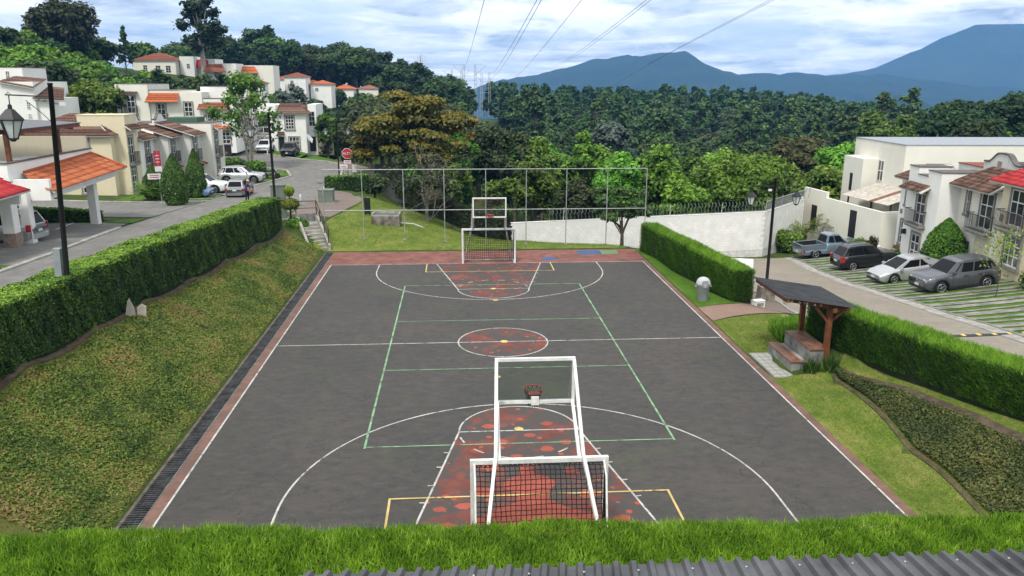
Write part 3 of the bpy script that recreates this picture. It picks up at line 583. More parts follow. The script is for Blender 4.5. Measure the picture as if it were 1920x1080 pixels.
hedge('hedge', 'long clipped dark hedge with bright flat top between left street and court bank', [(-15.45, -18, 2.5), (-15.0, -8, 2.25), (-14.6, 0, 1.95), (-14.0, 9, 1.58), (-13.35, 18.9, 1.25)], 1.45, [1.95, 1.9, 1.98, 2.02, 2.0], G_HEDGE, np.random.default_rng(1), .055, 1350, fresh=.42, back=.15)
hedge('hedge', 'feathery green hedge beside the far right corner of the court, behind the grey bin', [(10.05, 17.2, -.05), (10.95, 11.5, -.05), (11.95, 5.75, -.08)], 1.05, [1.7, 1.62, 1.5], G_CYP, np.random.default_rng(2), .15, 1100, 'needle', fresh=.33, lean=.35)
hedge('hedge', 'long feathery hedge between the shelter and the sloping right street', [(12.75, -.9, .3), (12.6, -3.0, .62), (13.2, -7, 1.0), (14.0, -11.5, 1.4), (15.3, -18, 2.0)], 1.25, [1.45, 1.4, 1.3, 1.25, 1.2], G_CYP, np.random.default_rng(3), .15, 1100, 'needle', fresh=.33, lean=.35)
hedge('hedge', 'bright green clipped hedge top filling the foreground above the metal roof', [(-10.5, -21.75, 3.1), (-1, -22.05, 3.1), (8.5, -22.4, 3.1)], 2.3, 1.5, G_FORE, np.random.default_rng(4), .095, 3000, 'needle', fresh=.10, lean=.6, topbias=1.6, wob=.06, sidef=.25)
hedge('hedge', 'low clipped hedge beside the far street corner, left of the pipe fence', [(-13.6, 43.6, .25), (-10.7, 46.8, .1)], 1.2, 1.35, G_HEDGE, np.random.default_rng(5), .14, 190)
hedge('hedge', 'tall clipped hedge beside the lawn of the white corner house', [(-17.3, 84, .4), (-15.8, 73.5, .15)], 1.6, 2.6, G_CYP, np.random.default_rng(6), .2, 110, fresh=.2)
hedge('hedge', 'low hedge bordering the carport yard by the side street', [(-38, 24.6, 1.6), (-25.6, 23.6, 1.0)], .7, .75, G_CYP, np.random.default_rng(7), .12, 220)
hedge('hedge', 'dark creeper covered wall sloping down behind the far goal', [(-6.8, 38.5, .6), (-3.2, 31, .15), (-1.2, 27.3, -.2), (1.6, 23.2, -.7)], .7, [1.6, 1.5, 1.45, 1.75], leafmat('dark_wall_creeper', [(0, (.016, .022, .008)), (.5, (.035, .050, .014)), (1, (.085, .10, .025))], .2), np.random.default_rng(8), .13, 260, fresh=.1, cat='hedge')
def scatter(A, B, n, rng):
    A = np.array(A, float); B = np.array(B, float); seg = [(np.hypot(*(A[i+1]-A[i]))+np.hypot(*(B[i+1]-B[i])))*(np.hypot(*(A[i]-B[i]))+np.hypot(*(A[i+1]-B[i+1])))/4 for i in range(len(A)-1)]
    out = []
    for i, ar in enumerate(seg):
        m = int(n*ar); t = rng.uniform(0, 1, (m, 1)); w = rng.uniform(0, 1, (m, 1)); out.append((A[i]*(1-t)+A[i+1]*t)*(1-w)+(B[i]*(1-t)+B[i+1]*t)*w)
    return np.concatenate(out)
def cover(name, label, cat, A, B, n, size, mat, rng, style='leaf', lift=.04, mean=.45, lean=.45):
    XY = scatter(A, B, n, rng); z = Harr(XY[:, 0], XY[:, 1]); e = .3
    gx = (Harr(XY[:, 0]+e, XY[:, 1])-z)/e; gy = (Harr(XY[:, 0], XY[:, 1]+e)-z)/e; Nn = unit(np.stack([-gx, -gy, np.ones(len(z))], 1))
    P = np.concatenate([XY, (z+.02)[:, None]], 1); lv = np.clip(rng.normal(mean, .2, len(P)), 0, 1)
    if style == 'leaf':
        cl = (np.sin(XY[:, 0]*2.3)+np.sin(XY[:, 1]*1.9+XY[:, 0]))*.25+.5
        P = P + Nn*(rng.uniform(0, lift, len(P))*(1+cl))[:, None]; a = leaf_arrays(P, Nn, size, lv, rng, 1.5, .5)
    else: a = blade_arrays(P, size, size*.2, lean, lv, rng)
    o = link(name, np_mesh(name, a[0], a[1], mat, a[2])); return tag(o, label, cat, kind='stuff')
cover('ground_creeper', 'patchy green and brown ground creeper over the left bank', 'ground cover', [(-10.0, -14), (-10.0, 0), (-10.0, 9), (-10.3, 18.1)], [(-14.25, -14), (-13.6, 0), (-13.0, 9), (-12.35, 18.4)], 1100, .055, G_IVY, np.random.default_rng(11), lift=.045, mean=.46)
cover('ground_creeper', 'dark dense creeper on the right bank above the court', 'ground cover', [(10.85, -15.4), (11.05, -10), (11.4, -5.1)], [(13.0, -15.4), (12.5, -10), (11.5, -5)], 2300, .05, G_IVY_D, np.random.default_rng(12), lift=.11, mean=.45)
_gs = np.random.default_rng(13)
cover('grass', 'mown yellowish grass on the rise behind the far baseline', 'grass', [(-10.6, 18.2), (-10.3, 24.8), (-9.3, 36)], [(9.9, 18.2), (4, 24.2), (-6.2, 36)], 130, .09, G_GRASS, _gs, 'blade')
cover('grass', 'mown grass strip along the right side of the court', 'grass', [(9.45, -15), (9.45, -4.4)], [(10.7, -15), (11.25, -4.8)], 700, .06, G_GRASS, _gs, 'blade')
cover('grass', 'mown grass between the earth edge and the long right hedge', 'grass', [(13.2, -15), (12.4, -7.4), (11.6, -4.9)], [(14.0, -15), (13.0, -7), (12.2, -3.6)], 700, .06, G_GRASS, _gs, 'blade')
cover('grass', 'mown grass patch between the brick path and the shelter', 'grass', [(9.45, -2.0), (9.45, 2.3)], [(10.7, -2.0), (13.2, 4.0)], 600, .06, G_GRASS, _gs, 'blade')
cover('grass', 'mown grass strip around the foot of the far right hedge', 'grass', [(9.5, 4.6), (9.5, 18)], [(12.1, 5.4), (10.2, 18)], 300, .065, G_GRASSB, _gs, 'blade')
cover('grass', 'tall bright grass growing behind the shelter benches', 'grass', [(10.9, -1.5), (11.3, .8)], [(12.2, -1.2), (13.2, 1.8)], 900, .45, G_CYP, _gs, 'blade', mean=.75, lean=.3)
# ------------------------------------------------------------------ roof in the foreground
def metal_roof():
    root = empty('metal_roof', (0, -24, 6), 0, 'grey trapezoidal sheet metal roof at the bottom right corner', 'roof')
    m = plain('grey_roof_sheet', (.115, .115, .12), .55, .35, .4, var=.35, scale=1.6); mb = MB(); p = .158
    for k in range(-20, 34):
        x = k*p; pr = [(0, 0), (.055, 0), (.075, .042), (.118, .042), (.138, 0), (p, 0)]
        for (a, za), (b, zb) in zip(pr[:-1], pr[1:]):
            sk = .16
            mb.add([(x+a, .03, za), (x+b, .03, zb), (x+b-sk*4, -4.5, zb+.95), (x+a-sk*4, -4.5, za+.95)], [(3, 2, 1, 0)])
    mb.build('roof_sheet', m, root); sc = MB()
    for k in range(-20, 34, 3): sc.lathe([(.012, .0), (.012, .012), (.005, .016)], (k*p+.096, -.18, .079), 8)
    sc.build('roof_screws', plain('screw_zinc', (.4, .4, .4), .4, .8), root)['kind'] = 'stuff'
    MB().box(-3.4, 5.6, -4.4, -.1, -2.75, -.25).build('wall_below', plain('muted_plaster', (.5, .48, .42), .9), root)  # wall under the roof in its own muted plaster tone
    root.rotation_euler = (0, 0, -.012)
metal_roof()
# ------------------------------------------------------------------ pipe fence behind the court
def pipe_fence():
    root = empty('pipe_fence', (0, 20, 0), 0, 'tall grey pipe frame fence behind the far baseline', 'fence')
    g = plain('galvanised_pipe', (.38, .39, .38), .5, .3, .4, var=.25, scale=4); xs = [-10.2, -7.77, -5.17, -2.6, .05, 2.65, 5.25, 7.9, 10.45]
    for x in xs:
        zb = H(x, 20)-.25; MB().tube([(x, 0, zb), (x, 0, 4.78)], .031, 8).build('post', g, root); MB().cbox((x, 0, zb+.28), (.22, .22, .1)).build('post_footing', M_CONC_D, root)
    for z in (4.78, 2.2): MB().tube([(-10.2, 0, z), (10.45, 0, z)], .029, 8).build('rail', g, root)
pipe_fence()
# ------------------------------------------------------------------ stairs from the street to the court
def stairs():
    root = empty('concrete_stairs', (-10.3, 18.1, 0), math.radians(22), 'concrete steps with side walls and dark handrail at the far left court corner', 'stairs')
    n = 8
    for i in range(n): MB().box(-.55, .55, .1+i*.33, .1+(i+1)*.33 if i < n-1 else .1+n*.33+.6, -.3+i*.02, .165*(i+1)).build('step', M_CONC, root)
    for x in (-1, 1):
        MB().prism([(-.1, -.3), (-.1, .35), (2.7, 1.68), (3.3, 1.68), (3.3, -.3)], x*.62-.07, x*.62+.07, 0, 'x').build('side_wall', M_CONC, root)
    MB().box(-.69, .69, 3.3, 3.42, -.2, 1.85).build('retaining_wall', M_CONC_D, root)
    rl = plain('brown_rail', (.045, .035, .03), .5, .3); r = MB()
    for x, y0 in ((.62, 0),):
        for y in (.1, 1.1, 2.2, 3.2): r.bar((x, y, .35+y*.45), (x, y, 1.25+y*.45), .05)
        for dz in (.5, .9): r.bar((x, .1, .4+dz), (x, 3.2, 1.8+dz), .045)
    r.bar((.62, 3.2, 2.65), (-.62, 3.5, 2.65), .045); r.bar((-.62, 3.5, 1.7), (-.62, 3.5, 2.7), .05); r.bar((-.62, 3.5, 2.65), (-1.9, 4.2, 2.75), .045); r.bar((-1.9, 4.2, 1.2), (-1.9, 4.2, 2.75), .05)
    r.bar((.62, 3.2, 2.2), (-.62, 3.5, 2.2), .035); r.build('handrail', rl, root)
    for x in (-.28, .3): MB().lathe([(.07, 0), (.07, .02), (.05, .06), (0, .075)], (x, 3.26, 1.2), 10, axis='y').build('wall_lamp', plain('lamp_white', (.8, .8, .78), .4), root)
stairs()
# ------------------------------------------------------------------ small things on the mound
def put(name, label, cat, x, y, rz=0, group=None, dz=0): return empty(name, (x, y, H(x, y)+dz), rz, label, cat, group)
def cabinet(x, y, w, d, h, label, rz=0):
    r = put('utility_cabinet', label, 'cabinet', x, y, rz); g = plain('cabinet_green', (.17, .20, .165), .6, .1, var=.2, scale=2)
    MB().box(-w/2, w/2, -d/2, d/2, .1, h).build('housing', g, r); MB().box(-w/2-.04, w/2+.04, -d/2-.04, d/2+.04, h, h+.07).build('lid', g, r); MB().box(-w/2-.08, w/2+.08, -d/2-.08, d/2+.08, -.15, .1).build('plinth', M_CONC, r)
    for s in (-1, 1): MB().box(s*w/4-w/4+.02, s*w/4+w/4-.02, -d/2-.012, -d/2-.002, .16, h-.05).build('door', g, r)
cabinet(-12.2, 33.3, 1.15, .9, 1.05, 'grey green utility cabinet standing on the brick sidewalk'); cabinet(-13.55, 22.6, .9, .7, 2.25, 'tall green utility cabinet behind the end of the left hedge', .1)
r = put('display_panel', 'narrow black upright panel on two feet on the grass mound', 'panel', -8.2, 26.3); M_BLK = plain('matt_black', (.012, .012, .013), .55)
MB().box(-.22, .22, -.05, .05, .12, 1.25).build('panel', M_BLK, r); MB().box(-.2, -.15, -.08, .08, -.1, .12).build('foot', M_BLK, r); MB().box(.15, .2, -.08, .08, -.1, .12).build('foot', M_BLK, r)
r = put('concrete_tank', 'square weathered concrete chamber with metal lid on the grass mound', 'chamber', -6.65, 23.9, -.05)
MB().box(-.95, .95, -.6, .6, -.3, .62).build('walls', plain('stained_concrete', (.22, .19, .16), .95, var=.5, scale=3, bstr=.4), r); MB().box(-.95, -.85, -.6, .6, .62, .78).box(.85, .95, -.6, .6, .62, .78).box(-.85, .85, .5, .6, .62, .78).box(-.85, .85, -.6, -.52, .62, .70).build('rim', M_CONC, r); MB().box(-.84, .84, -.5, .49, .62, .66).build('lid', plain('lid_steel', (.12, .12, .12), .5, .4), r)
r = put('drain_pipe', 'pale bent pipe leading from the concrete chamber into the grass', 'pipe', -5.6, 23.6); MB().tube([(-.1, 0, .22), (.8, -.1, .16), (1.5, -.9, .05)], .05, 8).build('tube', plain('pipe_grey', (.4, .42, .4), .6), r)
def bollard(x, y, label, h=.95):
    r = put('bollard', label, 'bollard', x, y, 0, 'white bollards'); MB().lathe([(.07, -.1), (.065, h-.06), (.05, h-.01), (.01, h)], (0, 0, 0), 10).build('post', plain('bollard_white', (.72, .71, .68), .6, var=.2), r); MB().lathe([(.072, .0), (.072, .05)], (0, 0, h*.7), 10).build('band', plain('bollard_band', (.5, .42, .2), .6), r)
for x, y, l in ((-13.85, 31.3, 'white bollard in front of the utility cabinet on the sidewalk'), (-12.9, 36.4, 'white bollard behind the utility cabinet by the street edge'), (-14.5, 57.5, 'white bollard at the far corner near the lamp post'), (-26.6, 76.2, 'white bollard on the far kerb before the white house'), (14.75, 9.3, 'white bollard behind the shelter roof at the right street edge'), (14.9, 7.6, 'white bollard beside the lamp post pedestal'), (14.45, 1.6, 'white bollard peeping over the right end of the shelter roof')): bollard(x, y, l)
def topiary():
    r = put('topiary_shrub', 'topiary shrub with two round yellow green tiers by the steps', 'shrub', -12.6, 21.4); rg = np.random.default_rng(21); g = leafmat('topiary_leaves', [(0, (.05, .09, .01)), (.5, (.16, .24, .015)), (1, (.32, .38, .03))], .3)
    MB().tube([(0, 0, -.2), (.02, 0, 1.0), (0, 0, 2.1)], [.07, .05, .03], 6).build('stem', plain('bark_dark', (.05, .035, .025), .9, var=.3), r)
    for cz, rx, rzz in ((1.15, .62, .38), (2.0, .32, .34)):
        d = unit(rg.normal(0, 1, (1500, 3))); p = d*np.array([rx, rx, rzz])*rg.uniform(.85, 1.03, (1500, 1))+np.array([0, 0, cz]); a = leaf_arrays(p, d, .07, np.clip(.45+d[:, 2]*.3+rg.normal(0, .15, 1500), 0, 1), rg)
        link('foliage_tier', np_mesh('foliage_tier', a[0], a[1], g, a[2]), r)
    r = put('shrub', 'low dark green shrub at the foot of the topiary', 'shrub', -12.0, 20.4); n = 2200; d = unit(rg.normal(0, 1, (n, 3))); d[:, 2] = abs(d[:, 2]); p = d*np.array([.75, .55, .55])*rg.uniform(.75, 1.03, (n, 1)); a = leaf_arrays(p, d, .09, np.clip(rg.normal(.55, .2, n), 0, 1), rg); link('foliage', np_mesh('foliage', a[0], a[1], G_CYP, a[2]), r)
topiary()
# ------------------------------------------------------------------ bin, notice board, lamps
def bin_():
    r = put('litter_bin', 'grey plastic bin with domed swing lid on the grass by the court', 'bin', 9.95, 5.7); g = plain('bin_grey', (.30, .31, .325), .5, var=.12); g2 = plain('bin_lid_grey', (.44, .45, .46), .45, var=.1)
    MB().lathe([(.24, .0), (.25, .02), (.31, .72), (.33, .74), (.33, .78)], (0, 0, 0), 20).build('body', g, r)
    ld = MB(); ld.lathe([(.34, .78), (.345, .84), (.33, .9), (.30, 1.0), (.22, 1.1), (.1, 1.15), (.0, 1.16)], (0, 0, 0), 20); l = ld.build('lid', g2, r)
    MB().prism([(-.17, .86), (.17, .86), (.13, 1.04), (-.13, 1.04)], -.335, -.29, 0, 'y').build('flap', g, l); MB().box(-.09, .09, -.36, -.32, .70, .80).build('handle', g, r); MB().box(.31, .39, -.06, .06, .68, .76).build('handle', g, r); MB().box(-.39, -.31, -.06, .06, .68, .76).build('handle', g, r)
bin_()
def board():
    r = put('notice_board', 'white upright notice board with small sloped roof at the hedge end', 'sign', 12.35, 7.2, math.radians(-20)); w = plain('board_white', (.72, .72, .70), .5, var=.1)
    for x in (-.42, .42): MB().box(x-.03, x+.03, -.03, .03, -.3, 1.95).build('post', w, r)
    MB().box(-.39, .39, -.035, .035, .42, 1.75).build('panel', w, r)
    for k in range(8): MB().box(-.385, .385, -.042, -.0355, .5+k*.15, .505+k*.15).build('panel_joint', plain('joint_grey', (.45, .45, .45), .6), r)
    MB().prism([(-.45, 1.72), (.35, 2.02), (.35, 2.06), (-.45, 1.76)], -.52, .52, 0, 'x').build('roof', w, r)
    r = put('meter_box', 'small white box lying in the grass beside the brick path', 'box', 12.75, 5.75, .3); MB().box(-.26, .26, -.17, .17, -.05, .3).build('housing', w, r); MB().box(-.28, .28, -.19, .19, .3, .34).build('lid', w, r); MB().box(-.2, .2, -.178, -.171, .05, .22).build('grille', M_CONC_D, r)
board()
M_LGLASS = plain('lantern_glass', (.62, .66, .64), .25, 0, .5, var=.1)
def lantern(parent, x, z, y=0.0, s=1.0):
    f = MB(); f.lathe([(.02*s, .62*s), (.05*s, .60*s), (.06*s, .50*s), (.10*s, .49*s), (.31*s, .26*s), (.33*s, .22*s), (.31*s, .20*s)], (x, y, z-.84*s), 6, smooth=False)
    for k in range(6):
        a = 2*math.pi*k/6; f.tube([(x+.28*s*math.cos(a), y+.28*s*math.sin(a), z-.63*s), (x+.13*s*math.cos(a), y+.13*s*math.sin(a), z-1.12*s)], .016*s, 4)
    f.lathe([(.14*s, -.30*s), (.14*s, -.27*s), (.05*s, -.36*s)][::-1], (x, y, z-.84*s), 6, smooth=False); f.tube([(x, y, z), (x, y, z-.24*s)], .014*s, 5)
    o = f.build('lantern', M_BLACKP, parent); MB().lathe([(.115*s, -.26*s), (.265*s, .20*s)], (x, y, z-.84*s), 6, smooth=False).build('glass', M_LGLASS, o)
def lamp(x, y, ztop, rz, label, arms=(-1, 1), pole=.085, s=1.0, base=None, extras=None):
    zb = H(x, y) if base is None else base; r = empty('street_lamp', (x, y, zb), rz, label, 'street lamp', 'black street lamps'); h = ztop-zb
    MB().lathe([(pole*1.35, -.3), (pole*1.35, .25), (pole*1.05, .35), (pole*.85, h-.05), (pole*.95, h-.05), (pole*.95, h)], (0, 0, 0), 12).build('pole', M_BLACKP, r)
    for a in arms:
        ar = MB(); za = h-.42; ar.tube([(0, 0, za), (a*1.28, 0, za)], .022, 6)
        sc = [(a*(.12+.26*t*math.cos(t*6.5)*.5+.12), 0, za-.12-.10*math.sin(t*6.5)*t) for t in np.linspace(.25, 1, 10)]; ar.tube(sc, .012, 5); ar.tube([(a*1.25, 0, za), (a*1.2, 0, za+.09), (a*1.13, 0, za+.02), (a*1.2, 0, za-.05)], .012, 5); ar.tube([(a*.06, 0, za-.75), (a*.30, 0, za-.5), (a*.72, 0, za-.14)], .011, 5)
        ar.build('arm', M_BLACKP, r); lantern(r, a*1.18, za-.02, 0, s)
    if extras: MB().cbox((.16*extras, -.06, h-.62), (.16, .1, .1), 0, .5).build('floodlight', plain('floodlight_white', (.75, .75, .74), .4), r); MB().tube([(0, 0, h-.62), (.14*extras, -.04, h-.62)], .012, 5).build('bracket', M_BLACKP, r)
    return r
L1 = lamp(-14.5, -4.4, 10.1, .12, 'black lamp post rising from the near end of the left hedge', arms=(-1,), s=1.15, extras=2.0)
L1.rotation_euler = (0, .05, .12)
MB().box(-.33, -.12, -.12, .10, 1.9, 2.85).build('meter_cabinet', plain('meter_grey', (.26, .28, .29), .5), L1)
lamp(-13.35, 20.6, 8.3, 0, 'black lamp post at the far end of the left hedge, by the parked cars', arms=(-1,), s=.95)
lamp(-14.55, 56.5, 6.0, 0, 'slim black lamp post beyond the pipe fence at the far street corner', arms=(-1, 1), s=.85, pole=.075)
LR = lamp(14.3, 8.7, 5.5, 0, 'black double lamp post on a stone pedestal by the right street', arms=(-1, 1), s=.82, pole=.08, extras=-1.6)
MB().prism([(-.42, -.2), (.42, -.2), (.32, .78), (-.32, .78)], -.36, .36, 0, 'y').build('pedestal', plain('rough_stone', (.24, .21, .175), .95, var=.5, scale=4, bstr=.5), LR)
lamp(-44.0, 74.9, 9.2, 0, 'lamp post against the upper cream facade on the left', arms=(1,), s=.75, pole=.07, base=3)
r = empty('garden_stones', (-13.75, -1.6, H(-13.75, -1.6)), .4, 'pair of pale stone slabs poking out under the left hedge', 'stone'); st = plain('pale_stone', (.52, .48, .40), .9, var=.2)
MB().prism([(-.2, -.1), (.18, -.1), (.16, .25), (.02, .68), (-.06, .55)], -.06, .06, 0, 'y').build('slab', st, r); MB().prism([(.2, -.1), (.52, -.1), (.55, .28), (.42, .38), (.24, .26)], .02, .16, 0, 'y').build('slab', st, r)
# ------------------------------------------------------------------ shelter with benches
def shelter():
    wood = plain('varnished_wood', (.19, .068, .032), .5, 0, .35, var=.35, scale=3.5); plank = plain('bench_planks', (.24, .115, .07), .6, 0, .3, var=.35, scale=4)
    blk = brickmat('grey_blocks', (.32, .32, .30), (.26, .26, .245), (.16, .16, .15), 1.0, .4, .2, .5, .01)
    b = empty('concrete_benches', (10.17, -3.1, 0), 0, 'two stepped concrete benches with wooden plank seats under the shelter', 'bench')
    MB().box(0, .62, -1.06, 1.1, -.2, .40).build('lower_block', M_CONC_D, b); MB().box(.62, 1.35, -1.06, 1.1, -.2, .86).build('upper_block', M_CONC_D, b)
    for k in range(3): MB().box(-.03+k*.145, .105+k*.145, -1.09, 1.13, .403, .443).build('plank', plank, b)
    for k in range(4): MB().box(.60+k*.185, .775+k*.185, -1.1, 1.14, .863, .905).build('plank', plank, b)
    MB().box(.412, .598, -1.04, 1.08, .402, .41).build('tread', M_CONC, b)
    for zz in (.0, .2): 
        for k in range(5): MB().box(-.008, .004, -1.05+k*.432, -1.05+k*.432+.42, zz+.005, zz+.192).build('block', M_CONC_D, b)
    for zz in (.45, .65):
        for k in range(5): MB().box(.609, .622, -1.05+k*.432, -1.05+k*.432+.42, zz+.005, zz+.192).build('block', M_CONC_D, b)
    s = empty('shelter', (11.4, -3.05, .85), 0, 'timber shelter with dark corrugated lean-to roof above the benches', 'shelter')
    for y in (-1.08, 1.08):
        MB().box(-.085, .085, y-.085, y+.085, -.75, 1.68).build('post', wood, s)
        MB().prism([(-1.75, 2.00), (-1.75, 1.86), (.7, 1.44), (.7, 1.62)], y-.05, y+.05, 0, 'y').build('rafter', wood, s)
        MB().bar((.0, y, 1.05), (.52, y, 1.48), .09).bar((0, y, 1.0), (-.55, y, 1.62), .09).build('brace', wood, s)
    MB().box(-.07, .07, -1.45, 1.45, 1.5, 1.66).build('beam', wood, s); MB().box(-1.78, -1.68, -1.48, 1.48, 1.90, 2.04).build('fascia', wood, s)
    for x, z in ((-1.15, 1.86), (-.55, 1.765), (.45, 1.605)): MB().box(x-.04, x+.04, -1.48, 1.48, z-.0, z+.07).build('purlin', wood, s)
    for k in range(4): MB().lathe([(.03, 0), (.04, .03), (.02, .07), (0, .08)], (-1.45+k*.28, -1.135, 1.93-k*.05-.1), 8).build('light_bulb', plain('bulb_white', (.85, .85, .8), .3), s)
    rf = MB(); n = 58
    for k in range(n):
        y0 = -1.52+k*3.04/n; y1 = y0+3.04/n; ym = (y0+y1)/2
        for a, za, b2, zb in ((y0, 0, ym, .025), (ym, .025, y1, 0)): rf.add([(-1.9, a, 2.085+za), (-1.9, b2, 2.085+zb), (.82, b2, 1.655+zb), (.82, a, 1.655+za)], [(0, 3, 2, 1), (0, 1, 2, 3)])
    rf.build('roof_sheet', plain('dark_roof_sheet', (.10, .104, .113), .55, .2, .4, var=.2, scale=2), s)
    # pad of square concrete tiles
    pad = empty('tile_pad', (9.4, -3.1, .0), 0, 'pale grey square tile pad between the court edge and the benches', 'paving'); me = MB().box(-.118, .118, -.172, .172, 0, .028).mesh('tile', plain('pale_tile', (.36, .355, .33), .85, var=.25, scale=3))
    MB().box(0, .77, -1.5, 1.1, -.05, .012).build('bedding', M_CONC_D, pad)
    for i in range(3):
        for j in range(7): link('tile', me, pad, (.13+i*.252, -1.28+j*.362, .012+((i*7+j*3) % 5)*.001))
    def spiky(x, y, n, h, label):
        r = put('spiky_plant', label, 'plant', x, y); rg = np.random.default_rng(int(x*100)); p = np.zeros((n, 3)); p[:, :2] = rg.normal(0, .12, (n, 2)); a = blade_arrays(p, h, .05, .32, np.clip(rg.normal(.4, .2, n), 0, 1), rg); link('leaves', np_mesh('leaves', a[0], a[1], G_HEDGE, a[2]), r)
    spiky(10.75, -4.5, 160, .5, 'spiky dark plant at the near end of the lower bench'); spiky(11.35, -4.75, 160, .55, 'spiky dark plant at the foot of the near shelter post'); spiky(12.0, -2.7, 90, 1.1, 'tall sword leaved plant between the shelter posts')
shelter()
# ------------------------------------------------------------------ white block wall beyond the lawn
def block_wall():
    w = plain('painted_block', (.83, .82, .79), .85, var=.12, scale=1.2, bstr=.1); ft = plain('wall_footing', (.2, .18, .16), .9)
    root = empty('block_wall', (0, 0, 0), 0, 'long white painted block wall with curly spiked fence beyond the court', 'wall')
    segs = [((1.2, 27.6), (22.4, 29.6), -.1, .3, 2.9), ((22.4, 29.6), (28.25, 35.8), .3, .34, 3.1)]
    for (A, B, t0, t1, hh) in segs:
        A, B = Vector(A), Vector(B); d = B-A; Ln = d.length; d.normalize(); ang = math.atan2(d.y, d.x)
        nb = int(Ln/.40); z0 = -hh+t0
        core = MB().prism([(0, -hh-.6), (Ln, -hh-.6), (Ln, t1), (0, t0)], .012, .15, 0, 'y').build('wall_core', plain('block_mortar', (.70, .69, .66), .95, var=.2), root, (A.x, A.y, 0), (0, 0, ang))
        MB().prism([(0, t0), (Ln, t1), (Ln, t1+.05), (0, t0+.05)], -.02, .17, 0, 'y').build('coping', w, root, (A.x, A.y, 0), (0, 0, ang))
        me = MB().box(.008, .392, 0, .02, .007, .193).mesh('block', w); cnt = 0; rest = MB()
        for r_ in range(15):
            for c in range(nb+1):
                x = c*.4-(.2 if r_ % 2 else 0); zt = t0+(t1-t0)*(x+.4)/Ln if t1 >= t0 else t1
                z = min(t0, t1)-.2-r_*.2+(t1-t0)*max(0, x)/Ln
                if x < 0 or x+.4 > Ln: continue
                if cnt < 150 and r_ < 6 and (c % 2 == r_ % 2 or r_ < 2): link('block', me, root, (A.x+d.x*x, A.y+d.y*x, z), (0, 0, ang)); cnt += 1
                else: rest.add([(x+a, b, z+e) for e in (.007, .193) for a, b in ((.008, 0), (.392, 0), (.392, .02), (.008, .02))], [(3, 2, 1, 0), (4, 5, 6, 7), (0, 1, 5, 4), (1, 2, 6, 5), (3, 0, 4, 7)])
        o = rest.build('blocks', w, root, (A.x, A.y, 0), (0, 0, ang)); o['kind'] = 'stuff'
        # spiked iron fence on the coping
        sp = MB(); n = int(Ln/.28)
        if Ln > 15:
            for i in range(14, n):
                x = i*.28; z = t0+(t1-t0)*x/Ln+.05; sp.tube([(x, .07, z), (x+.03, .07, z+.25), (x-.07, .0, z+.45), (x+.05, -.02, z+.62), (x, .07, z+.85)], .018, 4)
            sp.bar((4, .07, t0+.12), (Ln, .07, t1+.12), .025); sp.build('spikes', plain('grey_iron', (.30, .31, .32), .5, .4), root, (A.x, A.y, 0), (0, 0, ang))['kind'] = 'stuff'
            for i in range(5):
                x = 5+i*4.2; MB().tube([(x, .07, t0), (x+.06, .07, 1.0)], .03, 6).build('fence_post', plain('fence_post_grey', (.55, .55, .53), .5), root, (A.x, A.y, 0), (0, 0, ang))
        else:
            gm = plain('mesh_grey', (.45, .46, .46), .5, .3); gr = MB()
            for i in range(int(Ln/.16)):
                x = i*.16; z = t0+(t1-t0)*x/Ln; gr.tube([(x, .07, z), (x+.35, -.05, z+.85)], .012, 3, cap=False); gr.tube([(x+.35, .07, z), (x, -.05, z+.85)], .012, 3, cap=False)
            for dz in (.1, .85): gr.bar((0, .07 if dz < .5 else -.05, t0+dz), (Ln, .07 if dz < .5 else -.05, t1+dz), .04)
            gr.build('wire_mesh', gm, root, (A.x, A.y, 0), (0, 0, ang))['kind'] = 'stuff'
            for x in (0, 3.2, 6.4, 9.6): 
                z = t0+(t1-t0)*x/Ln; MB().bar((x, .07, z), (x-.05, -.08, z+1.0), .05).build('fence_post', gm, root, (A.x, A.y, 0), (0, 0, ang))
block_wall()
# ------------------------------------------------------------------ houses
def stucco(name, col, dirt=.25):
    m, nt, N, L, o = nmat(name); a = nz(nt, .5, 5, .6); s = nz(nt, 1.6, 6, .7, sc=(3.2, 3.2, .35)); g = nz(nt, 40, 3, .6)
    c = rmp(nt, a, [(.3, tuple(q*.90 for q in col)), (.7, col)]); c = mixc(nt, rmp(nt, s, [(.56, 0.0), (.74, dirt)]), c, tuple(q*.45 for q in col))
    finish(nt, o, c, .9, 0, .15, g, .15, .01); return m
W_WHITE = stucco('white_stucco', (.80, .79, .75)); W_CREAM = stucco('cream_stucco', (.68, .60, .42), .12); W_PALE = stucco('pale_cream_stucco', (.76, .735, .645), .15); W_DIRTY = stucco('stained_stucco', (.62, .61, .57), .75); W_TAN = stucco('beige_stucco', (.55, .50, .38), .15)
M_STONE = plain('grey_stone_trim', (.25, .235, .215), .85, var=.2, scale=5); M_CAP = plain('dark_parapet_cap', (.13, .12, .11), .85, var=.25)
M_FRAME = plain('white_window_frame', (.74, .74, .72), .5); M_IRON = plain('balcony_iron', (.03, .03, .032), .5, .3)
def paneglass():
    m, nt, N, L, o = nmat('window_glass'); oi = N.new('ShaderNodeObjectInfo'); c = rmp(nt, oi.outputs['Random'], [(.2, (.012, .014, .016)), (.7, (.03, .032, .034)), (.95, (.09, .085, .07))]); finish(nt, o, c, .12, 0, .55); return m
M_PANE = paneglass(); M_DOORD = plain('dark_door', (.018, .018, .02), .5, var=.2)
def tilemat(name, a, b, c_):
    m, nt, N, L, o = nmat(name); oi = N.new('ShaderNodeObjectInfo'); n = nz(nt, 5, 5, .7); n2 = nz(nt, 22, 3, .6)
    f = mth(nt, 'ADD', mth(nt, 'MULTIPLY', oi.outputs['Random'], .35), mth(nt, 'MULTIPLY', n, .65)); c = rmp(nt, f, [(.3, a), (.5, b), (.68, c_)]); finish(nt, o, c, .85, 0, .2, n2, .3, .01); return m
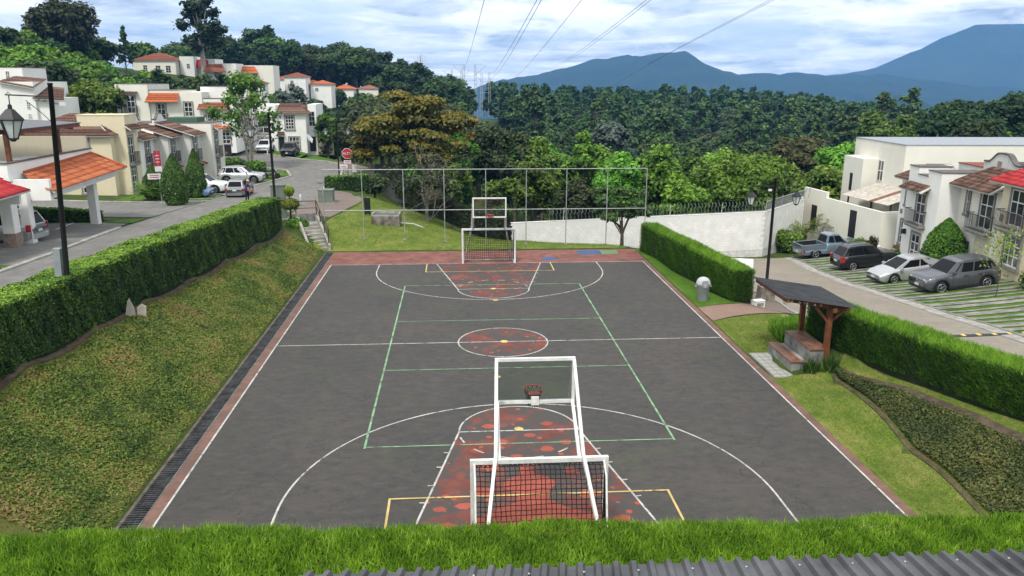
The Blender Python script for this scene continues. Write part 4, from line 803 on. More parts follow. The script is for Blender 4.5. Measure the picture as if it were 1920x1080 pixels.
T_BROWN = tilemat('brown_clay_tile', (.055, .032, .024), (.115, .06, .042), (.19, .115, .085)); T_RED = tilemat('red_clay_tile', (.16, .05, .03), (.25, .085, .05), (.33, .14, .09)); T_ORANGE = tilemat('orange_clay_tile', (.30, .075, .03), (.42, .115, .045), (.50, .17, .08)); T_SCARLET = tilemat('scarlet_roof', (.30, .02, .025), (.38, .03, .035), (.42, .05, .05))
M_SOFFIT = plain('soffit_white', (.62, .60, .55), .8)
_pm = {}
def slope(parent, EL, ER, RL, RR, n, mat, tw=.24, tiles=False, name='roof', th=.045):
    """a tiled slope from eave (EL, ER) to ridge (RL, RR): stepped courses of barrel tiles over a deck"""
    EL, ER, RL, RR = map(Vector, (EL, ER, RL, RR)); nn = (ER-EL).cross(RL-EL).normalized()
    if nn.z < 0: nn = -nn
    dk = MB(); q = [EL, ER, RR, RL]; dk.add([p-nn*.10 for p in q]+[p-nn*.01 for p in q], [(0, 1, 2, 3), (7, 6, 5, 4), (0, 4, 5, 1), (1, 5, 6, 2), (2, 6, 7, 3), (3, 7, 4, 0)])
    rf = dk.build(name, M_SOFFIT, parent)
    for i in range(n):
        t0, t1 = i/n, min(1.0, (i+1.18)/n); a0, a1 = EL.lerp(RL, t0), ER.lerp(RR, t0); b0, b1 = EL.lerp(RL, t1), ER.lerp(RR, t1)
        wd_ = (a1-a0).length; k = max(2, int(round(wd_/tw)))
        if tiles:
            ux = (a1-a0).normalized(); up = ((b0-a0)-ux*(b0-a0).dot(ux)); ln = up.length; uy = up.normalized(); key = (round(ln, 2), round(tw, 3), mat.name)
            if key not in _pm:
                mb = MB(); pr = [(0, 0), (.08, .6), (.3, 1), (.7, 1), (.92, .6), (1, 0)]; mb.add([(p*tw*.98, 0, h*th+th) for p, h in pr]+[(p*tw*.98, ln, h*th) for p, h in pr]+[(p*tw*.98, 0, h*th*.5) for p, h in pr], [(j, j+1, j+7, j+6) for j in range(5)]+[(j+12, j+13, j+1, j) for j in range(5)], 0, True); _pm[key] = mb.mesh('tile', mat)
            for j in range(int(wd_/tw)):
                o = link('tile', _pm[key], rf); u3 = ux.cross(uy); p = a0+ux*j*tw
                o.matrix_local = Matrix(((ux.x, uy.x, u3.x, p.x), (ux.y, uy.y, u3.y, p.y), (ux.z, uy.z, u3.z, p.z), (0, 0, 0, 1)))
        else:
            mb = MB(); v = []; pr = [(0, 0), (.2, .85), (.5, 1), (.8, .85)]; xs = [(j+p)/k for j in range(k) for p, h in pr]+[1.0]; hs = [h for j in range(k) for p, h in pr]+[0]; m = len(xs)
            for x, h in zip(xs, hs): v.append(a0.lerp(a1, x)+nn*(h*th+th+.01))
            for x, h in zip(xs, hs): v.append(b0.lerp(b1, x)+nn*(h*th))
            for x, h in zip(xs, hs): v.append(a0.lerp(a1, x)-nn*.005)
            mb.add(v, [(j, j+1, m+j+1, m+j) for j in range(m-1)]+[(2*m+j, 2*m+j+1, j+1, j) for j in range(m-1)]); mb.build('tile_course', mat, rf)
    return rf
class House:
    def __init__(s, name, label, x, y, z, rz=0.0, cat='house', group=None): s.r = empty(name, (x, y, z), rz, label, cat, group)
    def wall(s, x0, x1, y0, y1, z0, z1, m=None, cap=True, name='wall'):
        MB().box(x0, x1, y0, y1, z0, z1).build(name, m or W_WHITE, s.r)
        if cap: MB().box(x0-.04, x1+.04, y0-.04, y1+.04, z1, z1+.06).build('parapet_cap', M_CAP if cap is True else cap, s.r)
    def window(s, x, z, w, h, y=0.0, rz=0.0, cols=2, rows=3, trim=True, panes=True, door=False):
        """x, z: lower left corner on a facade whose outside is local -y (turned by rz about x, y)"""
        t = .06; f = MB(); pw, ph = (w-t*(cols+1))/cols, (h-t*(rows+1))/rows
        for i in range(cols+1): f.box(i*(pw+t), i*(pw+t)+t, -.045, .0, 0, h)
        for j in range(rows+1):
            for i in range(cols): f.box(t+i*(pw+t), (i+1)*(pw+t), -.042, .0, j*(ph+t), j*(ph+t)+t)
        o = f.build('window', M_FRAME, s.r, (x, y, z), (0, 0, rz)); key = ('pane', round(pw, 3), round(ph, 3))
        if key not in _pm: _pm[key] = MB().box(0, pw, -.018, -.004, 0, ph).mesh('pane', M_PANE)
        if panes:
            for i in range(cols):
                for j in range(rows): link('pane', _pm[key], o, (t+i*(pw+t), 0, t+j*(ph+t)))
        else: MB().box(t, w-t, -.018, -.004, t, h-t).build('pane', M_PANE, o)
        if trim:
            b = .15; MB().box(-b, 0, -.085, .0, 0 if door else -b, h+b).box(w, w+b, -.085, .0, 0 if door else -b, h+b).box(0, w, -.085, .0, h, h+b).build('surround', M_STONE, o)
            if not door: MB().box(-b-.04, w+b+.04, -.13, .0, -b-.03, -.001).build('sill', M_STONE, o)
        return o
    def door(s, x, z, w, h, y=0.0, rz=0.0, m=None, trim=False):
        o = MB().box(0, w, -.03, .0, 0, h).build('door', m or M_DOORD, s.r, (x, y, z), (0, 0, rz)); MB().box(w*.85, w*.93, -.06, -.031, h*.45, h*.50).build('handle', M_IRON, o)
        if trim: MB().box(-.12, 0, -.07, 0, 0, h+.12).box(w, w+.12, -.07, 0, 0, h+.12).box(0, w, -.07, 0, h, h+.12).build('surround', M_STONE, o)
    def balcony(s, x, z, w, d=.45, h=.95, y=0.0, rz=0.0):
        o = MB().box(0, w, -d, 0, -.13, 0).box(.08, w-.08, -d+.06, 0, -.24, -.13).build('balcony', M_STONE, s.r, (x, y, z), (0, 0, rz)); r = MB()
        n = max(4, int(w/.125))
        for i in range(n+1): r.bar((.03+(w-.06)*i/n, -d+.03, 0), (.03+(w-.06)*i/n, -d+.03, h), .018)
        for sx in (.03, w-.03):
            for k in range(1, 4): r.bar((sx, -d+.03+k*d/4, 0), (sx, -d+.03+k*d/4, h), .018)
            r.bar((sx, -d+.03, h), (sx, 0, h), .035)
        r.bar((.03, -d+.03, h), (w-.03, -d+.03, h), .035); r.bar((.03, -d+.03, .08), (w-.03, -d+.03, .08), .025); r.build('railing', M_IRON, o)
    def awning(s, x0, x1, z, y=0.0, d=.6, rise=.36, mat=None, n=2, tiles=False): slope(s.r, (x0, y-d, z), (x1, y-d, z), (x0+.1, y, z+rise), (x1-.1, y, z+rise), n, mat or T_BROWN, .22, tiles, 'awning')
    def hip(s, x0, x1, y0, y1, z, rise, mat, n=5, inset=None, oh=.35, tw=.3):
        x0, x1, y0, y1 = x0-oh, x1+oh, y0-oh, y1+oh; ins = inset if inset is not None else min(x1-x0, y1-y0)/2*.98; ym0, ym1 = y0+ins, y1-ins; xm0, xm1 = x0+ins, x1-ins
        if xm1 < xm0: xm0 = xm1 = (x0+x1)/2
        if ym1 < ym0: ym0 = ym1 = (y0+y1)/2
        zt = z+rise; slope(s.r, (x0, y0, z), (x1, y0, z), (xm0, ym0, zt), (xm1, ym0, zt), n, mat, tw); slope(s.r, (x1, y0, z), (x1, y1, z), (xm1, ym0, zt), (xm1, ym1, zt), n, mat, tw); slope(s.r, (x0, y1, z), (x0, y0, z), (xm0, ym1, zt), (xm0, ym0, zt), n, mat, tw); slope(s.r, (x1, y1, z), (x0, y1, z), (xm1, ym1, zt), (xm0, ym1, zt), max(2, n//2), mat, tw*2)
    def gable(s, x0, x1, y0, y1, zb, ze, zp, mat, m=None):
        """curved mission parapet"""
        n = 24; w = x1-x0; P = [(x0, zb), (x1, zb)]; C = []
        for i in range(n+1):
            t = i/n; q = abs(t-.5)*2; f = 1.0 if q < .18 else .5+.5*math.cos(min(1, (q-.18)/.62)*math.pi); C.append((x1-w*t, ze+(zp-ze)*f))
        MB().prism(P+C, y0, y1, 0, 'y').build('curved_parapet', mat, s.r); c = MB()
        for a, b in zip(C[:-1], C[1:]): c.add([(a[0], y0-.05, a[1]+.0), (b[0], y0-.05, b[1]+.0), (b[0], y1+.05, b[1]+.0), (a[0], y1+.05, a[1]+.0), (a[0], y0-.05, a[1]+.09), (b[0], y0-.05, b[1]+.09), (b[0], y1+.05, b[1]+.09), (a[0], y1+.05, a[1]+.09)], [(0, 1, 2, 3), (7, 6, 5, 4), (0, 4, 5, 1), (3, 2, 6, 7)])
        c.build('parapet_cap', m or M_CAP, s.r)
RS = math.radians(-96.84); TX, TY = .11914, .99288
def onstreet(p0, s): return p0+TX*s, TY*s
# ---- right side of the right street
def right_houses():
    x, y = onstreet(26.9, 25.0); h = House('terraced_house', 'white terraced house with stepped parapet and small tiled canopy, beyond the round cypress', x, y, 0, RS)
    h.wall(0, 2.1, .5, 7, -3.2, 3.55, cap=False); h.wall(2.1, 3.5, 0, 2.2, -3.2, 4.62); h.wall(3.5, 4.9, 0.001, 2.2, -3.2, 4.15); h.wall(4.9, 6.7, 0, 7, -3.2, 4.56); h.wall(2.1, 4.9, 2.2, 7, -3.2, 4.1, W_DIRTY)
    slope(h.r, (-.5, .1, 3.55), (2.1, .1, 3.55), (.6, 1.9, 4.55), (2.1, 1.9, 4.55), 6, T_BROWN, .24, True); slope(h.r, (-.5, 5, 3.55), (-.5, .1, 3.55), (.6, 3.5, 4.55), (.6, 1.9, 4.55), 5, T_BROWN, .24)
    h.window(3.85, .95, 1.25, 2.05, door=True); h.balcony(3.05, .88, 2.35); h.window(3.75, -1.55, 1.2, 1.75, rows=3); h.awning(2.3, 5.6, 3.15, d=.7, rise=.42, tiles=True, n=2)
    h.window(1.0, 1.75, .62, 1.55, y=.5, cols=1); h.window(.75, -1.1, 1.0, 1.65, y=.5, cols=2); MB().box(2.55, 2.75, -.2, -.02, -.1, .25).build('wall_lamp', M_IRON, h.r); MB().box(.3, .62, .46, .499, 1.0, 1.32).build('tile_plaque', M_STONE, h.r)
    MB().box(.5, 2.0, .2, .48, -1.55, -1.32).build('planter', plain('terracotta', (.20, .075, .045), .8), h.r)
    h.wall(2.6, 5.8, 3.0, 6.5, 4.16, 4.85, W_DIRTY, T_RED)
    x, y = onstreet(28.2, 18.3); h = House('terraced_house', 'pale terraced house with curved gable, arched entrance and iron balcony', x, y, 0, RS)
    h.wall(0, 5.6, 0, 7, -2.6, 4.0, W_PALE, False); h.window(2.85, 1.62, 1.35, 2.15, door=True, rows=3); h.balcony(2.2, 1.5, 2.3, .55)
    slope(h.r, (-.15, -.75, 3.92), (4.95, -.75, 3.92), (1.2, 1.3, 5.1), (4.95, 1.3, 5.1), 7, T_BROWN, .25, True); h.gable(-.05, 4.0, 1.31, 1.55, 4.0, 5.35, 5.95, W_DIRTY)
    MB().box(1.55, 1.95, 1.27, 1.309, 5.0, 5.5).build('gable_niche', M_STONE, h.r)
    ar = [(2.65, -1.6), (4.45, -1.6), (4.45, .75)]+[(4.15+.3*math.cos(a), .75+.3*math.sin(a)) for a in np.linspace(0, math.pi/2, 6)]+[(2.95+.3*math.cos(a), .75+.3*math.sin(a)) for a in np.linspace(math.pi/2, math.pi, 6)]
    MB().prism(ar, -.012, .0, 0, 'y').build('entrance_recess', W_TAN, h.r); MB().prism([(a*1.0, b) for a, b in ar], -.05, -.013, 0, 'y')
    h.window(1.15, 2.2, .3, 1.5, cols=1, rows=2); h.window(1.2, -.6, .3, 1.2, cols=1, rows=2); MB().box(1.85, 2.1, -.22, 0, .15, .55).build('wall_lamp', M_IRON, h.r); MB().box(4.75, 5.05, -.03, -.001, 1.6, 1.95).build('tile_plaque', M_STONE, h.r)
    h.wall(4.2, 8.0, 2.5, 7, 4.0, 5.6, W_PALE); slope(h.r, (3.4, 2.2, 5.5), (9.0, 2.2, 5.5), (4.0, 4.5, 6.3), (9.0, 4.5, 6.3), 5, T_RED, .3); MB().prism([(2.2, 5.45), (6.2, 5.2), (6.2, 5.28), (2.2, 5.53)], 1.8, 3.6, 0, 'y').build('dark_canopy', plain('canopy_grey', (.07, .07, .075), .7), h.r)
    x, y = onstreet(27.8, 12.72); h = House('terraced_house', 'cream terraced house with red roof edge at the right border', x, y, 0, RS)
    h.wall(0, 6.5, 0, 7, -1.5, 4.75, W_CREAM, False); slope(h.r, (-.6, -.6, 4.75), (6.8, -.6, 4.75), (.5, 1.4, 5.75), (6.8, 1.4, 5.75), 6, T_SCARLET, .25, True)
    h.window(1.0, 2.45, 1.3, 2.0, door=True); h.balcony(.45, 2.3, 2.3, .55); h.window(1.05, .2, 1.5, 1.75, cols=3, rows=3); MB().box(.12, .42, -.03, -.001, 2.5, 2.9).build('tile_plaque', M_STONE, h.r); h.window(4.2, 2.45, 1.2, 1.9)
    # long plain building behind
    h = House('long_building', 'long plain white building rising behind the right terraced houses', 33.7, 30.5, 0, math.radians(-3)); h.wall(0, 34, 0, 9, -4, 5.35, W_PALE, plain('grey_flashing', (.28, .30, .33), .5)); h.window(0, 2.1, 1.0, 1.75, y=4.2, rz=math.radians(-90), cols=2, rows=2, trim=False); h.wall(-1.3, 0, 4.3, 8, -4, 3.9, W_PALE, False); h.door(-1.3, 1.0, .5, 1.5, y=6.5, rz=math.radians(-90))
    # garden wall with two doors and a canopy
    A, B = Vector((30.4, 27.0)), Vector((29.3, 38.3)); d = (A-B); L_ = d.length; rz = math.atan2(d.y, d.x)
    h = House('garden_wall', 'stepped cream garden wall with two dark arched doors behind the pickup', B.x, B.y, 0, rz, 'wall'); k = L_
    h.wall(0, 3.6, 0, .25, -4, 1.1, W_PALE, False); h.wall(3.6, k, 0, .25, -4, .62, W_PALE, False); h.wall(k-.25, k, .25, 4, -4, .62, W_PALE, False); h.door(1.5, -2.4, .85, 2.15, trim=False); h.door(7.3, -2.0, .9, 2.2)
    for x0, n in ((-.6, 8), (5.0, 9)):
        r = MB()
        for i in range(n): r.bar((x0+i*.2, -.9, -2.9+.0), (x0+i*.2, -.9, -1.55+(.25 if x0 > 3 else 0)*i/n), .02)
        r.bar((x0, -.9, -1.6), (x0+(n-1)*.2, -.9, -1.4), .035); r.build('stair_railing', M_IRON, h.r); 
        for st_ in range(4): MB().box(x0+.2, x0+1.8, -.9+st_*.2, 0, -3.3, -3.0+st_*.2).build('step', M_CONC_D, h.r)
    c = empty('canopy', (31.2, 30.5, 0), rz, 'faded white and rust lean-to canopy behind the garden wall', 'canopy'); cw = plain('faded_canopy', (.52, .47, .40), .8, var=.25); crr = plain('rusty_canopy', (.22, .10, .07), .8, var=.3)
    for i in range(10): MB().prism([(-.3, 1.0), (3.2, 2.0), (3.2, 2.05), (-.3, 1.05)], -3.4+i*.62, -3.4+i*.62+.6, 0, 'x').build('roof_strip', crr if i in (6,) else cw, c)
    for yy in (-3.2, 0, 2.5): MB().box(yy, yy+.1, .1, .2, -3, 1.1).build('post', plain('dark_timber', (.05, .03, .02), .8), c)
    MB().box(-3.3, 2.7, 3.1, 3.2, -2, 1.95).build('back_wall', plain('dark_fascia', (.06, .035, .025), .8), c)
    g = empty('gate_wall', (28.2, 35.7, 0), math.atan2(2.4, 1.0), 'low white gateway with dark arched opening at the end of the block wall', 'gate')
    MB().box(0, 2.6, 0, .25, -4, .25).build('wall', W_WHITE, g); ar = [(.6, -3.4), (1.7, -3.4), (1.7, -1.0)]+[(1.15+.55*math.cos(a), -1.0+.4*math.sin(a)) for a in np.linspace(0, math.pi, 9)][1:]; MB().prism(ar, -.03, 0, 0, 'y').build('opening', M_DOORD, g)
right_houses()
# ---- left: carport and its terrace
def carport():
    h = House('carport', 'white carport with orange tiled roof and terrace above, by the left street', 0, 0, 0, 0, 'carport'); r = h.r
    slope(r, (-23.8, 14.6, 4.25), (-23.5, 23.6, 4.6), (-26, 16.0, 5.1), (-26, 24.6, 5.45), 5, T_ORANGE, .24, True); rd = MB()
    for k in range(30): rd.lathe([(.11, 0), (.09, .30)], (-26.0, 16.0+k*.286, 5.15+k*.0117), 8, axis='y')
    rd.build('ridge_tiles', T_ORANGE, r); MB().bar((-25.9, 24.6, 5.45), (-23.5, 23.65, 4.66), .14).build('hip_ridge', T_ORANGE, r)
    MB().prism([(14.9, 3.85), (23.4, 4.1), (23.4, 4.5), (14.9, 4.2)], -24.35, -24.1, 0, 'x').build('beam', W_WHITE, r); MB().box(-27.5, -24.1, 14.7, 14.95, 3.75, 4.9).build('end_lintel', W_WHITE, r)
    for x, y, z0 in ((-25.2, 22.1, 1.0), (-25.45, 14.6, 1.2)): MB().box(x-.24, x+.24, y-.24, y+.24, z0-.3, 4.2).build('column', W_WHITE, r)
    MB().box(-26.05, -25.45, 13.15, 13.75, .9, 4.5).build('column', W_WHITE, r); MB().box(-26.1, -25.4, 13.1, 13.8, .9, 2.2).build('column_base', plain('column_stone', (.30, .23, .19), .9, var=.3, scale=5), r)
    MB().box(-36, -26.05, 14.5, 24.7, 4.75, 5.0).build('terrace_slab', W_WHITE, r); MB().box(-26.25, -26.06, 14.5, 24.7, 5.0, 5.75).build('parapet', W_WHITE, r); MB().box(-36, -26.25, 14.5, 14.7, 5.0, 5.75).build('parapet', W_WHITE, r); MB().box(-26.3, -26.01, 14.45, 24.75, 5.75, 5.82).box(-36, -26.3, 14.45, 14.75, 5.75, 5.82).build('parapet_cap', M_CAP, r); MB().box(-36, -26.25, 24.5, 24.7, 5.0, 6.6).build('back_parapet', W_TAN, r)
    MB().box(-36.2, -34.0, 14.8, 24.4, .9, 4.74).build('back_wall', W_TAN, r)
    wood = MATS['varnished_wood']; p = empty('terrace_pergola', (-29.5, 19, 5.0), 0, 'timber pergola with grey sheet roof on the carport terrace', 'pergola')
    for x, y in ((2.6, -2.6), (2.6, 3.2), (-4, -2.6), (-4, 3.2)): MB().box(x-.11, x+.11, y-.11, y+.11, 0, 2.35).build('post', wood, p)
    for y in (-2.6, 3.2): MB().bar((-5, y, 2.75), (3.6, y, 2.3), .14, .24).build('rafter', wood, p)
    MB().bar((2.6, -3.4, 2.36), (2.6, 4.0, 2.36), .14, .22).build('beam', wood, p); MB().box(3.45, 3.6, -3.6, 4.2, 2.28, 2.55).build('fascia', wood, p)
    MB().add([(-5.2, -3.6, 3.05), (3.7, -3.6, 2.56), (3.7, 4.2, 2.56), (-5.2, 4.2, 3.05), (-5.2, -3.6, 3.0), (3.7, -3.6, 2.51), (3.7, 4.2, 2.51), (-5.2, 4.2, 3.0)], [(0, 1, 2, 3), (7, 6, 5, 4), (0, 4, 5, 1), (1, 5, 6, 2), (2, 6, 7, 3), (3, 7, 4, 0)]).build('roof_sheet', plain('grey_sheet', (.13, .135, .145), .55, .2), p)
    t = empty('terrace_table', (-27.2, 18.6, 5.0), 0, 'white table with chairs on the carport terrace', 'table'); MB().box(-.5, .5, -.8, .8, .7, .76).build('top', M_WPAINT, t)
    for x, y in ((-.4, -.7), (.4, -.7), (.4, .7), (-.4, .7)): MB().box(x-.03, x+.03, y-.03, y+.03, 0, .7).build('leg', M_WPAINT, t)
    h = House('porch_roof', 'red tiled porch roof at the left border beside the carport', 0, 0, 0, 0, 'roof'); slope(h.r, (-24.4, 4.5, 4.35), (-24.0, 12.6, 4.6), (-26.6, 4.5, 5.3), (-26.6, 13.4, 5.45), 5, T_SCARLET, .26, True)
    for x, y in ((-25.4, 6), ): MB().box(x-.25, x+.25, y-.25, y+.25, 1, 4.3).build('column', W_WHITE, h.r)
    MB().box(-26.6, -24.5, 12.3, 12.5, 3.9, 4.55).build('lintel', W_WHITE, h.r); MB().box(-33, -26.6, 5, 13.2, 4.2, 5.0).build('fascia_wall', W_WHITE, h.r)
carport()
sheet('carport_yard', [(-22.9, 8), (-23.1, 14), (-23.2, 22.6)], [(-37, 8), (-37, 14), (-37, 22.9)], .035, M_LOT, 8, 1); 
for k in range(6):
    sheet('bay_line', [(-26.5-k*1.9, 19.6), (-26.8-k*1.9, 22.6)], [(-26.62-k*1.9, 19.6), (-26.92-k*1.9, 22.6)], .05, M_WPAINT, 1, 1)
sheet('yard_verge', [(-22.9, 22.0), (-24.6, 22.4)], [(-22.9, 24.9), (-24.6, 23.6)], .06, M_LAWN2, 2, .5)
for k in range(3): sheet('entrance_verge', [(-22.9, 4.2+k*1.5), (-26.4, 4.4+k*1.5)], [(-22.9, 4.9+k*1.5), (-26.4, 5.1+k*1.5)], .06, M_LAWN2, 2, .5)
# ---- left: the terrace of houses along the street
def left_row():
    R9 = math.pi/2
    h = House('terraced_house', 'yellow cream corner house with hipped brown tile roof on the left', -30.6, 41.0, 0, R9)      # local x = world y-41, local y = -30.6-x
    h.wall(0, 7.0, 1.0, 8.6, -.3, 5.6, W_CREAM, False); h.wall(.9, 3.55, 0, 4.0, -.3, 7.22, W_CREAM, W_CREAM)
    slope(h.r, (-.45, 9.2, 5.55), (-.45, .75, 5.55), (3.2, 5.6, 7.3), (3.2, 3.4, 7.3), 8, T_BROWN, .26); slope(h.r, (-.45, .75, 5.55), (1.0, .7, 5.55), (2.2, 3.3, 7.25), (3.2, 3.3, 7.3), 6, T_BROWN, .26)
    h.window(1.05, 3.1, 1.0, 2.3, door=True); h.balcony(.8, 3.05, 1.6); h.window(1.05, .75, 1.0, 1.8); h.awning(.6, 3.3, 6.0, d=.6, rise=.4)
    for x, z, w, hh in ((1.9, 3.75, .85, 1.65), (1.9, .6, .9, 1.55), (6.0, 4.2, .7, .9)): h.window(0, z, w, hh, y=x+1.0+w, rz=-R9, cols=2)
    xs = [(-30.6, 44.55, 48.07), (-29.28, 48.07, 50.48), (-27.96, 50.48, 53.83)]; ls = ['white terraced house with brown tiled eave next to the cream corner house', 'white terraced house in the middle of the stepped left row', 'white terraced house second from the far end of the stepped left row']; sw = (W_WHITE, W_DIRTY, W_DIRTY)
    for i, ((x, y0, y1), l) in enumerate(zip(xs, ls)):
        h = House('terraced_house', l, x, y0, 0, R9); w = y1-y0; h.wall(0.001, w-.001, 0.0, 7.5+i*1.3, -.5, 5.05, sw[i], False); q = .35+.2*i
        slope(h.r, (-.35, -.55, 4.95), (w+.15, -.55, 4.95), (-.35, 3.2, 6.2), (w+.15, 3.2, 6.2), 6, T_BROWN, .26)
        h.window(1.25 if i == 0 else .75, 2.65, 1.0, 2.1, door=True); h.balcony(1.0 if i == 0 else .5, 2.55, 1.5); h.window(1.25 if i == 0 else .8, .4, .95, 1.6); h.awning(w-.9, w-.1, 1.9, d=.5, rise=.25, mat=T_RED, n=2)
        h.gable(.1, w, 3.3, 3.5, 5, 6.4, 7.0, W_WHITE); MB().box(w-.5, w-.3, -.16, 0, 1.7, 2.05).build('wall_lamp', M_IRON, h.r)
    h = House('terraced_house', 'cream end house of the stepped left row with small orange canopy', -26.88, 53.83, 0, R9); h.wall(0, 4.0, 0, 9, -.5, 5.95, W_PALE); h.window(.9, 2.7, 1.0, 2.2, door=True); h.balcony(.65, 2.6, 1.5); h.window(.95, .5, .95, 1.7); h.awning(.5, 2.6, 5.3, mat=T_ORANGE); h.wall(4.0, 6.2, .8, 7, -.5, 3.8, W_WHITE); h.awning(4.0, 6.0, 2.4, y=.8, mat=T_RED); h.door(4.6, .0, .9, 2.1, y=.8)
    MB().box(.6, 3.2, 1.5, 4.5, 6.02, 6.5).build('roof_tank_cover', plain('green_tarp', (.06, .13, .085), .7), h.r)
    h = House('upper_house', 'cream upper house with tall windows and orange tiled canopy behind the left row', -45, 76, 0)
    h.wall(0, 4.0, 0, 8, 1, 9.72, W_PALE); h.window(1.3, 6.15, 1.0, 2.15, door=True); h.balcony(1.0, 6.1, 1.6, .4); h.awning(.7, 2.9, 8.5, d=.5, rise=.3); h.wall(4.0, 7.6, .3, 8, 1, 8.95, W_PALE)
    slope(h.r, (3.7, -.6, 7.5), (7.8, -.6, 7.5), (4.0, .3, 8.6), (7.8, .3, 8.6), 4, T_ORANGE, .26); h.window(4.9, 5.2, 1.0, 2.1, y=.3, door=True); h.balcony(4.6, 5.1, 1.6, .4, y=.3)
    h = House('upper_house', 'white upper house with brown canopy half hidden by the feathery tree', -37.4, 76.3, 0)
    h.wall(0, 3.0, 0, 8, 1, 8.75, W_PALE, False); h.window(.7, 5.7, 1.0, 1.75); h.wall(3.0, 6.8, .2, 8, 1, 7.9, W_WHITE); slope(h.r, (2.4, -.5, 6.6), (6.4, -.5, 6.6), (2.6, .5, 7.7), (6.2, .5, 7.7), 4, T_RED, .28); h.window(3.4, 4.9, 1.2, 1.6, y=.2); h.wall(2, 6.5, 3, 7, 7.9, 9.4, W_WHITE); h.window(5.0, 2.2, 1.1, 1.5, y=.2)
    h.awning(4.2, 6.4, 4.1, y=.2, mat=T_ORANGE); h.door(5.2, .6, .9, 2.1, y=.2)
    h = House('corner_house', 'white two storey corner house with brown hipped roof facing the far bend', -26.8, 84, 0)
    h.wall(0, 3.95, 0, 8, -.2, 5.8, W_WHITE, False); slope(h.r, (-.1, -.5, 5.75), (4.5, -.5, 5.75), (0, 2.5, 7.05), (2.6, 2.5, 7.05), 5, T_BROWN, .3); slope(h.r, (4.5, -.5, 5.75), (4.5, 6, 5.75), (2.6, 2.5, 7.05), (2.6, 5, 7.05), 5, T_BROWN, .3)
    h.wall(-3.9, 0, -.4, 8, -.2, 6.9, W_WHITE, False); h.wall(3.95, 5.1, 2.0, 8, -.2, 6.95, W_WHITE, False); h.window(1.15, 3.6, 1.15, 1.85, cols=3, rows=4); h.window(1.5, .9, 1.4, 1.6, cols=3, rows=3); h.door(.08, .3, .75, 2.25); h.awning(-.1, 1.0, 2.85, d=.5, rise=.4, n=2); h.window(4.05, 3.9, .85, 2.1, y=2.0, cols=2, trim=False); h.door(4.0, .35, .85, 2.1, y=2.0); h.window(-2.6, 3.1, 1.5, 2.4, y=-.4, trim=True); h.window(-2.6, .8, 1.5, 1.7, y=-.4); MB().box(-.75, -.5, -.5, -.401, 2.0, 2.4).build('wall_lamp', M_IRON, h.r)
    MB().box(5.1, 7.3, 2.2, 2.4, -.2, 2.3).build('yard_wall', W_TAN, h.r); fl = MB().add([(3.9, -.3, 3.0), (4.3, -.45, 2.9), (4.9, -.5, 2.3), (4.75, -.5, 1.7), (4.2, -.3, 2.2)], [(0, 1, 2, 3, 4)]).build('white_banner', plain('banner_white', (.75, .75, .78), .8), h.r)
left_row()
def block_house(label, x0, x1, y, z0, z1, wm, roof=None, depth=7, wins=(), rise=1.4, group='houses on the hill', cap=False, tw=.45, gn=4):
    h = House('hill_house', label, x0, y, 0, 0, 'house', group); w = x1-x0; h.wall(0, w, 0, depth, z0-3, z1, wm, cap)
    if roof: h.hip(0, w, 0, depth, z1, rise, roof, gn, tw=tw)
    for (x, z, a, b) in wins: h.window(x, z, a, b, trim=False, panes=False)
    return h
block_house('hilltop house with red hipped roof left of the tall eucalyptus', -79.6, -69.6, 173, 11.3, 14.9, W_PALE, T_RED, 8, ((2.3, 12.2, 1, 1.6), (5.2, 12, 1.2, 1.7), (7.6, 12, 1.2, 1.7)), 1.7)
block_house('plain white block beside the red roofed hilltop house', -69.4, -66.0, 175.5, 11, 15.9, W_WHITE, None, 7, ((1.6, 13, .8, 1.2),))
h_ = block_house('white hill house with bright red lean-to roof under the eucalyptus', -65.8, -61.6, 178, 11, 15.4, W_WHITE, None, 7, ((1.4, 12, 1.2, 1.3),)); slope(h_.r, (-.2, -1.2, 13.4), (3.2, -1.2, 13.4), (-.2, .0, 15.2), (2.4, 0, 15.2), 3, T_SCARLET, .5)
h_ = block_house('white hill house with sloping terracotta roof right of the eucalyptus', -61.5, -55.0, 172, 10, 14.2, W_WHITE, None, 7, ((1.2, 11, 1.4, 1.9),)); slope(h_.r, (-.6, -2.5, 12.2), (4.8, -2.5, 12.2), (-.6, .0, 14.0), (3.2, 0, 14.0), 4, T_RED, .5)
h_ = block_house('cream hill house with pale orange roof at the end of the upper row', -54.8, -47.5, 178, 10, 13.9, W_PALE, None, 7, ((2.2, 11, 1.2, 1.4),)); slope(h_.r, (-.4, -2.2, 12.0), (4.2, -2.2, 12.0), (-.4, .0, 13.6), (2.8, 0, 13.6), 4, T_ORANGE, .5)
block_house('white house with flat top at the upper left border', -63, -56.9, 77.8, 8, 11.7, W_WHITE, None, 6, ((4.0, 9.8, .5, 1.5),), cap=T_RED)
h_ = block_house('white house with brown tiled lean-to roofs at the left border', -58, -48.9, 64, 3, 10.0, W_WHITE, None, 8, ((8.1, 7.0, .4, .8), (8.1, 6.0, .4, .5))); h_.wall(9.1, 10.6, .4, 7, 0, 8.2, W_WHITE, False); slope(h_.r, (8.9, -.2, 8.2), (12.3, -.2, 8.0), (8.9, 3.5, 9.5), (10.8, 3.5, 9.3), 5, T_BROWN, .3); slope(h_.r, (5.5, -.4, 10.0), (9.2, -.4, 9.3), (5.8, 3, 10.6), (9.2, 3, 10.3), 4, T_BROWN, .3)
block_house('pale hill house with red roof behind the end of the upper row', -47.0, -41.5, 188, 8, 11.2, W_WHITE, T_RED, 7, ((1.5, 9.2, .9, 1.1),), 1.1)
block_house('white hill house stepping down beside the blue grey tree', -41, -35.5, 192, 6, 9.3, W_WHITE, T_ORANGE, 7, ((1.2, 7.4, .9, 1.0),), 1.0)
